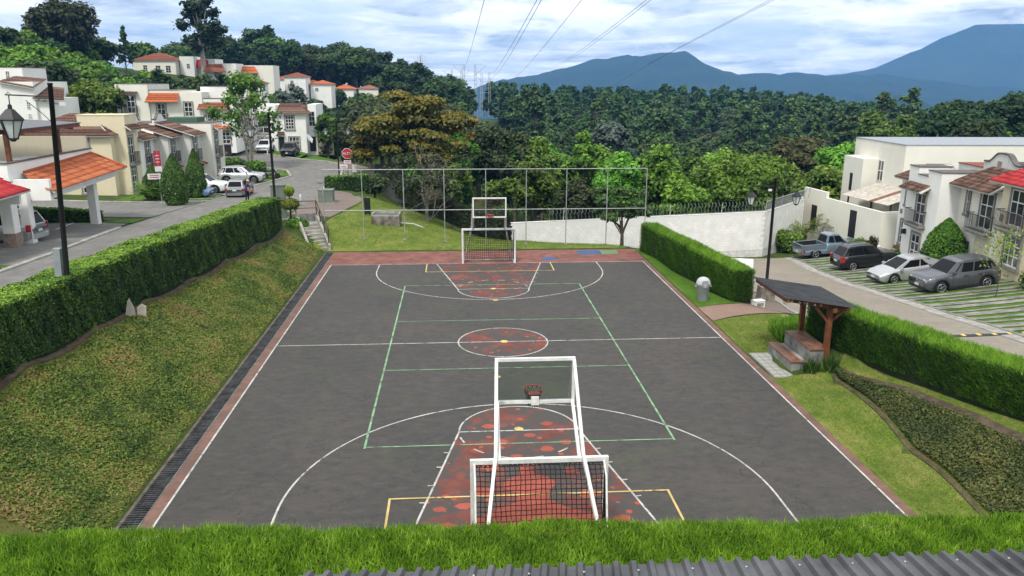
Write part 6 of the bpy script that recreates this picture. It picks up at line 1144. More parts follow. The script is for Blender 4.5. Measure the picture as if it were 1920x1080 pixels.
# ------------------------------------------------------------------ street signs
def signs():
    red = plain('sign_red', (.42, .025, .035), .5, var=.1); wh = plain('sign_white', (.72, .70, .70), .5, var=.1); pole = plain('sign_pole', (.35, .36, .36), .5, .4)
    def text(parent, s, loc, size, m, rz=0): 
        cu = bpy.data.curves.new('lettering', 'FONT'); cu.body = s; cu.size = size; cu.align_x = 'CENTER'; cu.align_y = 'CENTER'; cu.extrude = .002; o = bpy.data.objects.new('lettering', cu); COL.objects.link(o); dg = bpy.context.evaluated_depsgraph_get(); me = bpy.data.meshes.new_from_object(o.evaluated_get(dg)); bpy.data.objects.remove(o); me.materials.append(m); q = link('lettering', me, parent, loc, (math.pi/2, 0, rz)); return q
    r = put('street_sign', 'street sign post with red plate and white arrow boards by the left parking', 'sign', -25.6, 34.9, RD(20)); MB().tube([(0, 0, -.2), (0, 0, 4.3)], .035, 8).build('pole', pole, r)
    MB().box(-.24, .24, -.03, -.01, 3.0, 4.2).build('red_plate', red, r); MB().box(-.26, .26, -.05, -.031, 2.55, 2.95).build('white_plate', wh, r); MB().box(-.85, .12, -.05, -.031, 1.95, 2.4).build('white_board', wh, r)
    for z in (2.1, 2.25): MB().box(-.7, -.05, -.056, -.051, z-.03, z+.03).build('print_line', red, r)
    for z in (3.3, 3.55, 3.8): MB().box(-.15, .15, -.036, -.031, z-.02, z+.03).build('print_line', wh, r)
    r = put('stop_sign', 'red octagonal stop sign with white plates at the far corner', 'sign', -14.0, 59.6); MB().tube([(0, 0, -.2), (0, 0, 3.3)], .04, 8).build('pole', M_BLACKP, r); oc = [(.62*math.cos(a+math.pi/8), 2.95+.62*math.sin(a+math.pi/8)) for a in np.arange(8)*math.pi/4]
    MB().prism([(a*1.0, b) for a, b in oc], -.06, -.045, 0, 'y').build('octagon_edge', wh, r); MB().prism([(a*.92, 2.95+(b-2.95)*.92) for a, b in oc], -.068, -.0601, 0, 'y').build('octagon', red, r); text(r, 'ALTO', (0, -.071, 2.95), .36, wh)
    MB().box(-.4, .4, -.06, -.045, 1.85, 2.2).build('white_plate', wh, r); MB().box(-.85, .0, -.06, -.045, 1.3, 1.75).build('white_plate', wh, r); MB().box(.5, .95, -.06, -.045, .9, 1.7).build('white_plate', wh, r); MB().box(-.7, -.15, -.066, -.061, 1.42, 1.52).build('print_line', red, r); MB().box(-.3, .3, -.066, -.061, 1.98, 2.08).build('print_line', red, r); MB().tube([(.72, 0, -.2), (.72, 0, 3.0)], .04, 8).build('pole', M_BLACKP, r)
    r = put('guard_wall', 'low grey retaining wall beneath the stop sign', 'wall', -12.9, 61.2, RD(-8)); MB().box(-1.9, 1.7, 0, .3, -.5, 1.15).build('wall', plain('grey_green_wall', (.33, .34, .30), .9, var=.3), r); MB().box(1.7, 6, .3, .5, -2.5, 1.9).build('mesh_fence', plain('dark_mesh', (.09, .09, .085), .9), r)
    r = put('bench_seat', 'small white garden bench with red ornament outside the white terraced house', 'bench', 28.9, 24.2, RD(-97)); 
    for x in (-.5, .5): MB().box(x-.03, x+.03, -.2, .2, -.1, .42).build('leg', M_WPAINT, r)
    MB().box(-.6, .6, -.22, .22, .42, .47).build('seat', M_WPAINT, r); MB().box(-.6, .6, .2, .24, .47, .85).build('backrest', M_WPAINT, r)
    o = put('garden_ornament', 'round red and white ornament on the white garden bench', 'ornament', 28.85, 24.1, 0, None, .47); MB().lathe([(.0, 0), (.15, .03), (.2, .17), (.14, .32), (0, .36)], (0, 0, 0), 12).build('body', plain('ornament_red', (.4, .03, .04), .5), o); MB().lathe([(.0, .32), (.12, .36), (.13, .48), (0, .58)], (0, 0, 0), 12).build('head', M_WPAINT, o)
signs()
# ------------------------------------------------------------------ trees
LM = {
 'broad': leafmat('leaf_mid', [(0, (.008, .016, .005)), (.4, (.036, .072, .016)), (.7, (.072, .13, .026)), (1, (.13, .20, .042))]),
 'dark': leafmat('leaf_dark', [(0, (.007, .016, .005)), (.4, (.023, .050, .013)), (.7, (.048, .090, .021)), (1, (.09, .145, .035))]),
 'dull': leafmat('leaf_dull', [(0, (.012, .018, .007)), (.4, (.036, .052, .018)), (.7, (.070, .092, .03)), (1, (.12, .14, .05))]),
 'lime': leafmat('leaf_lime', [(0, (.016, .032, .007)), (.4, (.065, .12, .016)), (.7, (.14, .215, .026)), (1, (.26, .33, .05))], .3),
 'vine': leafmat('leaf_vine', [(0, (.014, .036, .006)), (.4, (.075, .17, .017)), (.7, (.16, .31, .03)), (1, (.27, .44, .06))], .3),
 'orange': leafmat('leaf_rusty', [(0, (.015, .020, .006)), (.3, (.07, .08, .017)), (.5, (.17, .14, .022)), (.7, (.27, .175, .028)), (1, (.36, .20, .04))]),
 'brown': leafmat('leaf_brown', [(0, (.014, .016, .007)), (.4, (.045, .048, .016)), (.7, (.085, .070, .024)), (1, (.13, .095, .035))]),
 'blue': leafmat('leaf_blue', [(0, (.03, .045, .035)), (.4, (.08, .11, .085)), (.7, (.14, .18, .145)), (1, (.22, .26, .21))]),
 'euc': leafmat('leaf_euc', [(0, (.008, .016, .008)), (.4, (.024, .045, .02)), (.7, (.05, .08, .034)), (1, (.09, .12, .05))]),
 'pine': leafmat('leaf_pine', [(0, (.010, .022, .007)), (.4, (.036, .074, .019)), (.7, (.075, .135, .031)), (1, (.13, .20, .05))], .15),
 'bougain': leafmat('leaf_flowering', [(0, (.01, .024, .006)), (.4, (.04, .09, .014)), (.75, (.09, .16, .025)), (.93, (.13, .20, .03)), (1, (.30, .09, .16))], .25, pscale=.35, pvar=.32),
}
LM['oak'] = LM['dull']; LM['willow'] = LM['lime']; LM['airy'] = LM['lime']; LM['silver'] = LM['blue']; LM['round'] = LM['vine']; LM['flat'] = LM['broad']; LM['palm'] = LM['broad']; LM['bare'] = LM['dull']; LM['cone'] = LM['dark']
M_BARK = plain('bark', (.12, .095, .07), .95, var=.35, scale=4, bstr=.4); M_BARKP = plain('pale_bark', (.42, .38, .32), .9, var=.3, scale=3); M_BARKD = MATS['bark_dark']
def sphere_quads(c, r, lv, nu=8, nv=5):
    V = []
    for j in range(nv+1):
        t = math.pi*j/nv
        for i in range(nu): p = 2*math.pi*i/nu; V.append((c[0]+r[0]*math.sin(t)*math.cos(p), c[1]+r[1]*math.sin(t)*math.sin(p), c[2]+r[2]*math.cos(t)))
    F = [(j*nu+i, (j+1)*nu+i, (j+1)*nu+(i+1) % nu, j*nu+(i+1) % nu) for j in range(nv) for i in range(nu)]
    return np.array(V), np.array(F), np.full(len(V), lv)
def crown_arrays(kind, Ht, R, rng, ls, dens=1.0):
    """foliage clumps for a tree of height Ht and crown radius R; returns mesh arrays and clump centres"""
    C = []
    if kind in ('broad', 'dark', 'dull', 'oak', 'bougain', 'blue', 'silver', 'round', 'vine', 'lime', 'willow'):
        lo = .12 if kind in ('vine', 'round', 'willow', 'bougain') else .28
        n = {'round': 34, 'vine': 30, 'bougain': 30}.get(kind, 22); zc = Ht*(lo+1)/2; hz = Ht*(1-lo)/2
        for i in range(n):
            d = rng.normal(0, 1, 3); d /= np.linalg.norm(d); d[2] = d[2]*.9+.12; q = rng.uniform(.45, .80) if kind != 'round' else rng.uniform(.62, .78); r = R*rng.uniform(.24, .42)
            C.append((np.array([d[0]*R*q, d[1]*R*q, zc+d[2]*hz*q*1.02]), np.array([r, r, r*rng.uniform(.7, 1.0)])))
        if kind == 'vine':
            for i in range(12): a = rng.uniform(0, 6.28); q = rng.uniform(.6, .95)*R; r = R*rng.uniform(.16, .26); C.append((np.array([math.cos(a)*q, math.sin(a)*q, Ht*rng.uniform(.2, .6)]), np.array([r, r, r*2.2])))
    elif kind in ('orange', 'brown', 'flat'):
        n = 40 if kind == 'orange' else 26
        for i in range(n):
            a = rng.uniform(0, 6.28); q = math.sqrt(rng.uniform(.02, 1))*.85; zf = (.97-.45*q**2)*rng.uniform(.62, 1.0) if kind != 'flat' else rng.uniform(.55, .95); r = R*rng.uniform(.15, .30)
            C.append((np.array([math.cos(a)*R*q, math.sin(a)*R*q, Ht*zf-r*.3]), np.array([r, r, r*.42])))
    elif kind == 'euc':
        for i in range(30): zf = rng.uniform(.30, .98); w = R*(.95-.55*abs(zf-.5)); a = rng.uniform(0, 6.28); r = R*rng.uniform(.16, .32); C.append((np.array([math.cos(a)*w*rng.uniform(.2, .85), math.sin(a)*w*rng.uniform(.2, .85), Ht*zf-r]), np.array([r, r, r*.75])))
    elif kind == 'pine':
        for i in range(38): zf = rng.uniform(.34, .98); w = R*(1.15-zf)*1.25; a = rng.uniform(0, 6.28); r = R*rng.uniform(.13, .30)*(1.3-zf*.6); q = math.sqrt(rng.uniform(.02, .75)); C.append((np.array([math.cos(a)*w*q, math.sin(a)*w*q, Ht*zf-r*.4]), np.array([r, r, r*rng.uniform(.55, .9)])))
    elif kind == 'airy':
        for i in range(34): zf = rng.uniform(.42, .98); a = rng.uniform(0, 6.28); q = math.sqrt(rng.uniform(0, 1))*R*.85*math.sin(min(1, (1.05-zf)*2.2)*1.57); r = R*rng.uniform(.16, .28); C.append((np.array([math.cos(a)*q, math.sin(a)*q, Ht*zf-r*.5]), np.array([r, r, r*1.1])))
    elif kind == 'bare':
        for i in range(16): a = rng.uniform(0, 6.28); q = R*rng.uniform(.3, .9); C.append((np.array([math.cos(a)*q, math.sin(a)*q, Ht*rng.uniform(.45, .95)]), np.array([.9, .9, .5])))
    Vs, Fs, Ls, off = [], [], [], 0
    open_ = kind in ('airy', 'bare', 'euc')
    for c, r in C:
        if not open_ or kind == 'euc':
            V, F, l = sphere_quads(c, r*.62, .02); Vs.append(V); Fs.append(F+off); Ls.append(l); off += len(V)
        m = int(4*math.pi*(r[0]*r[2]+r[0]*r[1])/2/(ls*ls*.72)*(1.15 if not open_ else .42 if kind == 'airy' else .3 if kind == 'bare' else 1.0)*dens); m = max(m, 12)
        d = unit(rng.normal(0, 1, (m, 3))); d[:, 2] = np.where(rng.uniform(0, 1, m) < .6, np.abs(d[:, 2]), d[:, 2]); rad = (.66+rng.beta(1.6, 2.2, (m, 1))*.62) if not open_ else rng.uniform(.3, 1.15, (m, 1))
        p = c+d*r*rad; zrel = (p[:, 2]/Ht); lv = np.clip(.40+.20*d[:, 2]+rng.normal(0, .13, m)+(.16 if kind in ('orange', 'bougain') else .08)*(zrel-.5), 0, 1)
        if kind in ('vine', 'round', 'willow', 'airy'): nn = d*.7+np.array([0, 0, .25])
        else: nn = d*.55+np.array([0, 0, .55])
        V, F, l = leaf_arrays(p, unit(nn), ls, lv, rng, 1.6, .45); Vs.append(V); Fs.append(F+off); Ls.append(l); off += len(V)
    return np.concatenate(Vs), np.concatenate(Fs), np.concatenate(Ls), [c for c, r in C]
def trunk_mb(kind, Ht, R, C, rng):
    mb = MB(); r0 = max(.10, R*.075)*(1.2 if kind == 'orange' else .8 if kind in ('flat', 'airy', 'pine') else 1); top = Ht*(.95 if kind in ('euc', 'pine') else .6 if kind not in ('orange', 'brown', 'flat') else .45)
    if kind == 'bare':
        def br(p, d, l, r, lev):
            q = [p]; dd = Vector(d)
            for k in range(4): dd = (dd+Vector((rng.normal(0, .22), rng.normal(0, .22), rng.normal(.05, .18)))).normalized(); q.append(q[-1]+dd*l/4)
            mb.tube(q, [r*(1-.13*k) for k in range(5)], 5)
            if lev:
                for k in range(4 if lev > 1 else 3): s = q[rng.integers(1, 5)]; br(s, (dd*.5+Vector((rng.normal(0, .9), rng.normal(0, .9), rng.normal(.15, .45)))).normalized(), l*rng.uniform(.5, .8), r*.5, lev-1)
        for k in range(5): a = k*1.26+.4; br(Vector((0, 0, -.3 if k == 0 else Ht*.22)), Vector((math.cos(a)*.8, math.sin(a)*.8, .75)).normalized(), Ht*.5, .075, 3)
        mb.tube([(0, 0, -.3), (.1, 0, Ht*.3)], [.15, .1], 7); return mb
    if kind == 'airy':
        for k in range(5): a = k*1.3; mb.tube([(.15*math.cos(a), .15*math.sin(a), -.3), (.5*math.cos(a), .5*math.sin(a), Ht*.3), (R*.3*math.cos(a), R*.3*math.sin(a), Ht*.75)], [.12, .09, .03], 6)
    else: mb.tube([(0, 0, -.4), (rng.normal(0, .03)*R, rng.normal(0, .03)*R, top*.5), (rng.normal(0, .04)*R, rng.normal(0, .04)*R, top)], [r0*1.25, r0*.85, r0*.4], 8)
    for c in C[::2][:12]:
        z0 = min(c[2]*.75, top*.9)*rng.uniform(.5, .95); mid = Vector((c[0]*.45, c[1]*.45, (z0+c[2])/2*.98)); mb.tube([(0, 0, z0), mid, Vector(c)], [r0*.42, r0*.28, r0*.1], 5)
    return mb
def tree(x, y, ztop, R, kind, name, label, seed, cat='tree', group=None, lsk=1.0, base=None):
    zb = H(x, y) if base is None else base; Ht = max(2.5, ztop-zb); rng = np.random.default_rng(seed); D = max(20, math.hypot(x+1.7, y+30)); ls = max(.10, .0034*D*lsk)
    r = empty(name, (x, y, zb), 0, label, cat, group); mk = 'flat' if kind == 'flat' else kind
    if kind == 'palm':
        n = 26; V, F, Lv = [], [], []
        for k in range(n):
            a = rng.uniform(0, 6.28); e = rng.uniform(.25, 1.2); d = np.array([math.cos(a), math.sin(a), 0]); ln = Ht*rng.uniform(.45, .8); t = np.linspace(0, 1, 14)[:, None]
            pts = np.array([0, 0, Ht*.25])+d*ln*t*math.cos(e)+np.array([0, 0, 1])*(ln*t*math.sin(e)-ln*.55*t**2)
            for sgn in (-1, 1): pd = np.array([-d[1], d[0], -.35])*sgn; q = blade_arrays(pts, ls*2.6, ls*.5, .12, np.full(14, .6), rng, np.repeat(pd[None], 14, 0)+d*.4); V.append(q[0]); F.append(q[1]+sum(len(v) for v in V[:-1])); Lv.append(q[2])
        link('fronds', np_mesh('fronds', np.concatenate(V), np.concatenate(F), LM['lime'], np.concatenate(Lv)), r); MB().tube([(0, 0, -.3), (0, 0, Ht*.3)], [.16, .11], 7).build('trunk', M_BARK, r); return r
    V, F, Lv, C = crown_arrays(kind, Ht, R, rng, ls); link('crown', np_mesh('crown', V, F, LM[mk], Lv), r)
    trunk_mb(kind, Ht, R, C, rng).build('trunk', M_BARKP if kind in ('euc', 'airy') else plain('grey_bark', (.26, .23, .19), .95, var=.3) if kind == 'bare' else M_BARK, r); return r
TREES = [
(-62.3, 171.3, 30.3, 7.6, 'euc', 'eucalyptus_tree', 'tall open eucalyptus with pale trunk rising above the hill houses'),
(-84.7, 150.9, 25.8, 7.9, 'oak', 'oak_tree', 'broad dark tree crowning the hill at the upper left'),
(-76.0, 159.6, 21.8, 2.0, 'pine', 'pine_tree', 'small dark layered conifer on the skyline between oak and eucalyptus'),
(-81.9, 162.5, 19.4, 3.6, 'broad', 'broadleaf_tree', 'dull green tree on the skyline right of the hilltop oak'),
(-84.1, 190.6, 19.2, 4.9, 'broad', 'broadleaf_tree', 'low dark tree line tree behind the red roofed hilltop house'),
(-48.3, 74.9, 10.4, 4.2, 'willow', 'bushy_tree', 'yellowish bushy tree behind the cream corner house'),
(-26.1, 65.2, 11.0, 4.6, 'airy', 'feathery_tree', 'feathery light green tree with slim trunks before the upper houses'),
(-28.9, 106.8, 10.9, 2.7, 'blue', 'blue_tree', 'blue grey tree behind the white corner house'),
(-58.2, 130.0, 12.4, 3.1, 'broad', 'broadleaf_tree', 'dark rounded tree below the hilltop house windows'),
(-51.1, 129.5, 12.5, 3.6, 'dark', 'broadleaf_tree', 'dark rounded tree below the white hill houses'),
(-46.2, 129.0, 11.9, 3.1, 'dark', 'broadleaf_tree', 'dark tree next to the crown of the feathery tree'),
(-24.0, 100.6, 7.4, 3.0, 'dark', 'broadleaf_tree', 'dark glossy tree between corner house and big brownish tree'),
(-20.3, 86.1, 5.5, 2.3, 'lime', 'broadleaf_tree', 'lime green tree beside the tall hedge of the corner house'),
(-6.7, 61.5, 9.8, 7.3, 'orange', 'large_tree', 'very large spreading tree with rusty golden crown left of centre'),
(-0.8, 67.5, 6.9, 3.9, 'orange', 'large_tree', 'rusty golden tree merging with the right side of the largest crown'),
(2.9, 63.9, 6.0, 3.4, 'dull', 'broadleaf_tree', 'dull green tree right of the big rusty tree'),
(4.5, 55.5, 5.8, 2.6, 'dull', 'broadleaf_tree', 'grey green tree behind the left half of the pipe fence'),
(7.0, 51.1, 5.7, 2.2, 'lime', 'broadleaf_tree', 'yellow green upright tree left of the vine covered tree'),
(4.7, 36.4, 4.1, 2.2, 'lime', 'broadleaf_tree', 'lime green tree just behind the middle of the pipe fence'),
(1.6, 30.2, 3.5, 1.6, 'lime', 'broadleaf_tree', 'low lime green tree behind the far backboard'),
(12.4, 54.9, 5.7, 3.4, 'vine', 'vine_tree', 'domed vine covered tree above the centre of the pipe fence'),
(13.1, 42.0, 4.2, 2.7, 'vine', 'vine_tree', 'lower vine covered tree behind the right part of the pipe fence'),
(17.1, 43.8, 4.2, 3.0, 'vine', 'vine_tree', 'vine draped tree just right of the pipe fence'),
(25.8, 53.5, 4.1, 2.6, 'vine', 'vine_tree', 'tall vine draped tree left behind the round green tree'),
(24.5, 41.2, 4.1, 4.4, 'round', 'round_tree', 'wide round bright green tree behind the right lamp post'),
(18.2, 37.1, 2.8, 2.1, 'vine', 'vine_tree', 'low vine mound left of the round green tree'),
(40.1, 64.2, 5.1, 6.5, 'brown', 'brown_tree', 'brownish open tree behind the garden wall'),
(39.6, 50.6, 4.4, 3.9, 'vine', 'vine_tree', 'leafy vine covered tree behind the garden wall canopy'),
(34.5, 44.1, 1.9, 3.4, 'lime', 'broadleaf_tree', 'low leafy tree behind the white gateway'),
(27.9, 34.3, 2.3, 1.0, 'palm', 'palm_shrub', 'shrubby palm standing on the end of the block wall'),
(60.0, 81.0, 7.1, 4.6, 'bougain', 'flowering_tree', 'vine covered tree with pink flowers behind the long building'),
(77.5, 93.4, 7.6, 7.2, 'dark', 'broadleaf_tree', 'dark tree right of the pink flowering tree'),
(88.6, 98.3, 9.4, 6.6, 'dark', 'broadleaf_tree', 'tall dark tree at the right border'),
(67.6, 72.9, 6.0, 4.3, 'dark', 'broadleaf_tree', 'dark tree close above the roof of the long building'),
(28.2, 122.1, 5.2, 3.9, 'silver', 'silver_tree', 'silvery pale tree standing out in the dark forest'),
(31.3, 90.1, 2.7, 2.3, 'pine', 'pine_tree', 'small conifer before the forest edge'),
(25.3, 82.3, 2.9, 2.1, 'pine', 'pine_tree', 'pale green conifer right of the vine domes'),
(9.5, 22.4, 3.5, 2.2, 'flat', 'lawn_tree', 'low flat crowned tree on the lawn before the block wall'),
(-4.1, 27.9, 5.2, 3.4, 'bare', 'bare_tree', 'leafless pale branched tree behind the left half of the pipe fence'),
(-15.1, 73.0, 4.4, 2.4, 'dull', 'broadleaf_tree', 'dull green tree behind the stop sign'),
(33.9, 56.5, 1.7, 3.3, 'lime', 'broadleaf_tree', 'bright green tree behind the right lamp lantern'),
(8.0, 31.7, 3.0, 1.9, 'dull', 'broadleaf_tree', 'feathery dull green tree behind the pipe fence rail'),
(-2.4, 45.9, 2.9, 2.3, 'lime', 'broadleaf_tree', 'young green tree right of the bare branched tree'),
(-10.3, 51.0, 0.8, 1.6, 'dull', 'shrub_tree', 'brownish shrub beside the far street corner'),
]
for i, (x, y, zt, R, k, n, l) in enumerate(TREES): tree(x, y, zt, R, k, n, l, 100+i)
# conical cypresses and small shrubs
def cone(x, y, h, R, label, name='cypress_shrub', mat=None, n=9000, seed=0, zb=None, bulge=.35, ls=.095):
    r = empty(name, (x, y, H(x, y) if zb is None else zb), 0, label, 'shrub'); rg = np.random.default_rng(seed); t = rg.uniform(0, 1, n)**.8; a = rg.uniform(0, 6.28, n)
    w = R*np.interp(t, [0, .08, .3, .6, .85, 1], [.55, .8, 1.0, .78, .38, .03]); w = w*(1+.05*np.sin(a*3+t*9)+.04*np.sin(a*7-t*14))*rg.uniform(.86, 1.04, n); p = np.stack([np.cos(a)*w, np.sin(a)*w, t*h], 1); nn = unit(np.stack([np.cos(a), np.sin(a), np.full(n, .35)], 1))
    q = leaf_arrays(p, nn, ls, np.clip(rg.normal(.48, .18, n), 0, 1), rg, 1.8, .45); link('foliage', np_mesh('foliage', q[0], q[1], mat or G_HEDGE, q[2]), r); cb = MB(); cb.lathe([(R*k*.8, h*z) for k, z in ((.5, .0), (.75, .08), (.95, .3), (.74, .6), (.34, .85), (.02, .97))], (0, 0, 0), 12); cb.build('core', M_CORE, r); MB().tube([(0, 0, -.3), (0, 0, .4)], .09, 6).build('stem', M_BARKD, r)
cone(-23.9, 33.2, 4.0, 1.05, 'larger of the two clipped conical cypresses at the left street corner', seed=1); cone(-24.1, 39.0, 4.15, .85, 'slimmer conical cypress before the white parked suv', seed=2); cone(-27.3, 38.2, 2.9, 1.05, 'short dark conical shrub behind the street sign', seed=3, n=4000)
cone(29.3, 17.1, 3.35, 1.45, 'plump conical cypress between the two right terraced houses', seed=4, mat=G_CYP, n=6500)
def bush(x, y, R, h, label, mat, seed, n=2600, ls=.12, zb=None, name='shrub'):
    r = empty(name, (x, y, H(x, y) if zb is None else zb), 0, label, 'shrub'); rg = np.random.default_rng(seed); V, F, Lv, off = [], [], [], 0
    for k in range(7):
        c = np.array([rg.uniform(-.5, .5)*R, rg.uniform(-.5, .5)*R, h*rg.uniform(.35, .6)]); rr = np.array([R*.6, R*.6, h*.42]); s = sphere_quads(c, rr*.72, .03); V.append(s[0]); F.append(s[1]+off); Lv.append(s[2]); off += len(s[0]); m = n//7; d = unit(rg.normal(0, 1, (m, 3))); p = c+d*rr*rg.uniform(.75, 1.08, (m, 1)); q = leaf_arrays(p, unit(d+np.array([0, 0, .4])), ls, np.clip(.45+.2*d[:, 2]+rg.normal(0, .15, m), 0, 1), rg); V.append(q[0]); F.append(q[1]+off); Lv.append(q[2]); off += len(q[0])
    link('foliage', np_mesh('foliage', np.concatenate(V), np.concatenate(F), mat, np.concatenate(Lv)), r); MB().tube([(0, 0, -.3), (0, 0, h*.5)], .06, 5).build('stem', M_BARKD, r)
bush(25.4, 31.3, 1.25, 1.9, 'rounded yellow green shrub left of the pickup truck', LM['lime'], 5, ls=.16); bush(29.6, 23.0, .7, .8, 'low flower bed shrub by the white house wall', G_CYP, 6, 1200); bush(28.9, 26.6, .9, 1.3, 'dark shrub between the pickup truck and the garden wall doors', G_HEDGE, 7, 1800)
bush(29.2, 25.6, .35, 1.6, 'small upright plant beside the white garden bench', LM['brown'], 8, 500); bush(27.9, 7.6, .75, 1.4, 'straggly shrub at the rear of the slate grey suv', LM['lime'], 9, 900, .1); bush(-27.6, 63.0, 1.6, 1.6, 'dark green shrubs at the foot of the feathery tree', G_HEDGE, 10, 2400, .22); bush(-24.6, 62.0, 1.3, 1.3, 'rounded shrub on the lawn behind the motorcycle', G_CYP, 11, 1800, .2)
bush(-46, 71, 2.6, 4.6, 'bushy shrub against the upper cream house', LM['willow'], 14, 3200, .3, 2.0); bush(-36.5, 23.3, 1.2, 1.6, 'dark shrub behind the van under the carport', G_HEDGE, 15, 1500, .16); bush(-20.5, 87.5, 2.2, 3.2, 'green shrub behind the yard wall of the corner house', LM['broad'], 16, 2600, .3)
bush(-30.6, 16.2, 1.6, 2.2, 'leafy shrub at the left border above the terrace', LM['lime'], 17, 1600, .16, 7.6)
def sapling():
    r = put('sapling', 'thin young tree with pale leaves on the right parking lawn', 'tree', 25.5, 6.7); rg = np.random.default_rng(31); MB().tube([(0, 0, -.2), (.03, 0, 1.6), (.0, .05, 3.0)], [.03, .025, .01], 5).build('trunk', M_BARK, r); p = rg.normal(0, 1, (420, 3))*np.array([.42, .42, .55])+np.array([0, 0, 2.6]); q = leaf_arrays(p, np.tile([0, 0, 1.], (420, 1)), .10, np.clip(rg.normal(.75, .2, 420), 0, 1), rg); link('crown', np_mesh('crown', q[0], q[1], LM['lime'], q[2]), r)
for i_, (x_, y_, r_, l_) in enumerate(((-45, 184, 2.4, 'dark shrub under the pale hill house with red roof'), (-39, 188, 2.4, 'dark shrub under the stepping white hill house'), (-35.5, 203, 2.6, 'dark shrub under the house with the dark doorway'), (-29, 209, 2.6, 'dark shrub at the right end of the far house row'), (-42, 200, 2.4, 'dark shrub left below the distant white hillside house'))): bush(x_, y_, r_, 4.6, l_, LM['dark'], 40+i_, 1100, .6, H(x_, y_)-.3)
sapling(); tree(-27.2, 36.6, 3.1, 1.3, 'palm', 'garden_palm', 'small yellowish palm at the corner of the cream house', 77, 'palm', None, 1.2)
# ------------------------------------------------------------------ woods
def protos(kind, n, Ht, R, ls, seed0, dens=1.0):
    out = []
    for i in range(n):
        rng = np.random.default_rng(seed0+i); V, F, Lv, C = crown_arrays(kind, Ht, R, rng, ls, dens); tm = trunk_mb(kind, Ht, R, C, rng).mesh('trunk', M_BARK if kind != 'pine' else plain('pine_bark', (.10, .07, .055), .95)); out.append((np_mesh('crown', V, F, LM[kind], Lv), tm))
    return out
def grove(pr, pts, name, label, group, rng, Ht, hv=(.8, 1.2), cap=None):
    hv = (hv[0]*.85, hv[1]*1.12)
    for (x, y) in pts:
        z = H(x, y); r = empty(name, (x, y, z), rng.uniform(0, 6.28), label, 'tree', group); s = rng.uniform(*hv); s = s if cap is None else max(.15, min(s, (10.16-cap*math.hypot(x+1.7, y+30)-z)/(Ht*1.1))); r.scale = (s*rng.uniform(.9, 1.15), s*rng.uniform(.9, 1.15), s); c, t = pr[rng.integers(len(pr))]; link('crown', c, r); link('trunk', t, r)
def field(x0, x1, y0, y1, step, rng, test=None):
    P = []
    for x in np.arange(x0, x1, step):
        for y in np.arange(y0, y1, step):
            q = (x+rng.uniform(-.45, .45)*step, y+rng.uniform(-.45, .45)*step)
            du = (q[0]+1.7)*.9976-(q[1]+30)*.0694; D = (q[1]+30)*.9976+(q[0]+1.7)*.0694
            if abs(du/D) < .69 and (test is None or test(q[0], q[1], D)): P.append(q)
    return P
rw = np.random.default_rng(55)
pine = protos('pine', 8, 17.5, 5.0, .62, 300); P1 = sorted(field(20, 330, 165, 470, 9.5, rw), key=lambda q: q[1])
grove(pine+pine+protos('dark', 3, 15, 5.4, .7, 306)+protos('broad', 3, 14, 5.4, .6, 310)+protos('dull', 2, 14, 5.0, .6, 314), P1[:290], 'pine_tree', 'dark pine of the dense forest on the hill beyond the ravine', 'pines of the forest hill', rw, 17, (.8, 1.15))
def wood_mass(name, label, pts, kind, Ht, R, ls, seed, hv):
    rng = np.random.default_rng(seed); base = [crown_arrays(kind, Ht, R, np.random.default_rng(seed+i), ls)[:3] for i in range(4)]; V, F, Lv, off = [], [], [], 0
    for (x, y) in pts:
        v, f, l = base[rng.integers(4)]; s = rng.uniform(*hv); a = rng.uniform(0, 6.28); c, sn = math.cos(a), math.sin(a); w = np.stack([(v[:, 0]*c-v[:, 1]*sn)*s+x, (v[:, 0]*sn+v[:, 1]*c)*s+y, v[:, 2]*s+H(x, y)], 1); V.append(w); F.append(f+off); Lv.append(np.clip(l+rng.normal(0, .05), 0, 1)); off += len(v)
    o = link(name, np_mesh(name, np.concatenate(V), np.concatenate(F), LM[kind], np.concatenate(Lv))); tag(o, label, 'forest', kind='stuff')
wood_mass('forest', 'distant wooded ridge behind the pine forest under the blue mountains', P1[290:], 'pine', 17.5, 5.2, 1.5, 400, (.8, 1.15))
mixp = protos('dark', 3, 13, 5.5, .55, 320)+protos('broad', 3, 13, 5.5, .55, 330)+protos('dull', 2, 13, 5.5, .55, 340)
P2 = field(-2, 125, 58, 165, 11.5, rw, lambda x, y, D: y > 58+max(0, (abs(x-30)-40))*.2 and not (25 < x < 75 and y < 62) and not (x > 28 and y < 75 and x > y-32))
nearp = protos('vine', 3, 12, 5.0, .36, 345)+protos('lime', 3, 12, 4.6, .36, 348)+protos('broad', 1, 12, 5, .4, 352)
grove(nearp, [q for q in P2 if q[1] < 100], 'ravine_tree', 'bright leafy tree among the nearer ones behind the block wall', 'nearer trees behind the block wall', rw, 12, (.6, .9)); P2 = [q for q in P2 if q[1] >= 100]
grove(mixp, P2, 'ravine_tree', 'leafy tree among those filling the ravine behind the block wall', 'trees filling the ravine', rw, 13, (.7, 1.05))
P3 = field(-92, 6, 196, 345, 10.0, rw, lambda x, y, D: (y > 226 and x > -88+(y-226)*-.35) or (x > -24))
grove(mixp+protos('dark', 2, 15, 4.6, .7, 350), P3, 'hill_tree', 'tree of the wooded slope behind the left hill houses', 'trees on the left wooded slope', rw, 14, (.8, 1.25))
P4 = field(-24, 3, 95, 200, 10.5, rw, lambda x, y, D: x > -24+(150-y)*.16); grove(mixp, P4, 'slope_tree', 'tree on the slope between the big rusty tree and the pylon', 'trees below the pylon', rw, 13, (.65, .95), cap=.006)
P6 = field(-62, -22, 100, 165, 10.5, rw); grove(mixp, P6, 'hill_tree', 'dark tree below the far row of hillside houses', 'trees below the far house row', rw, 13, (.3, .45), cap=.03)
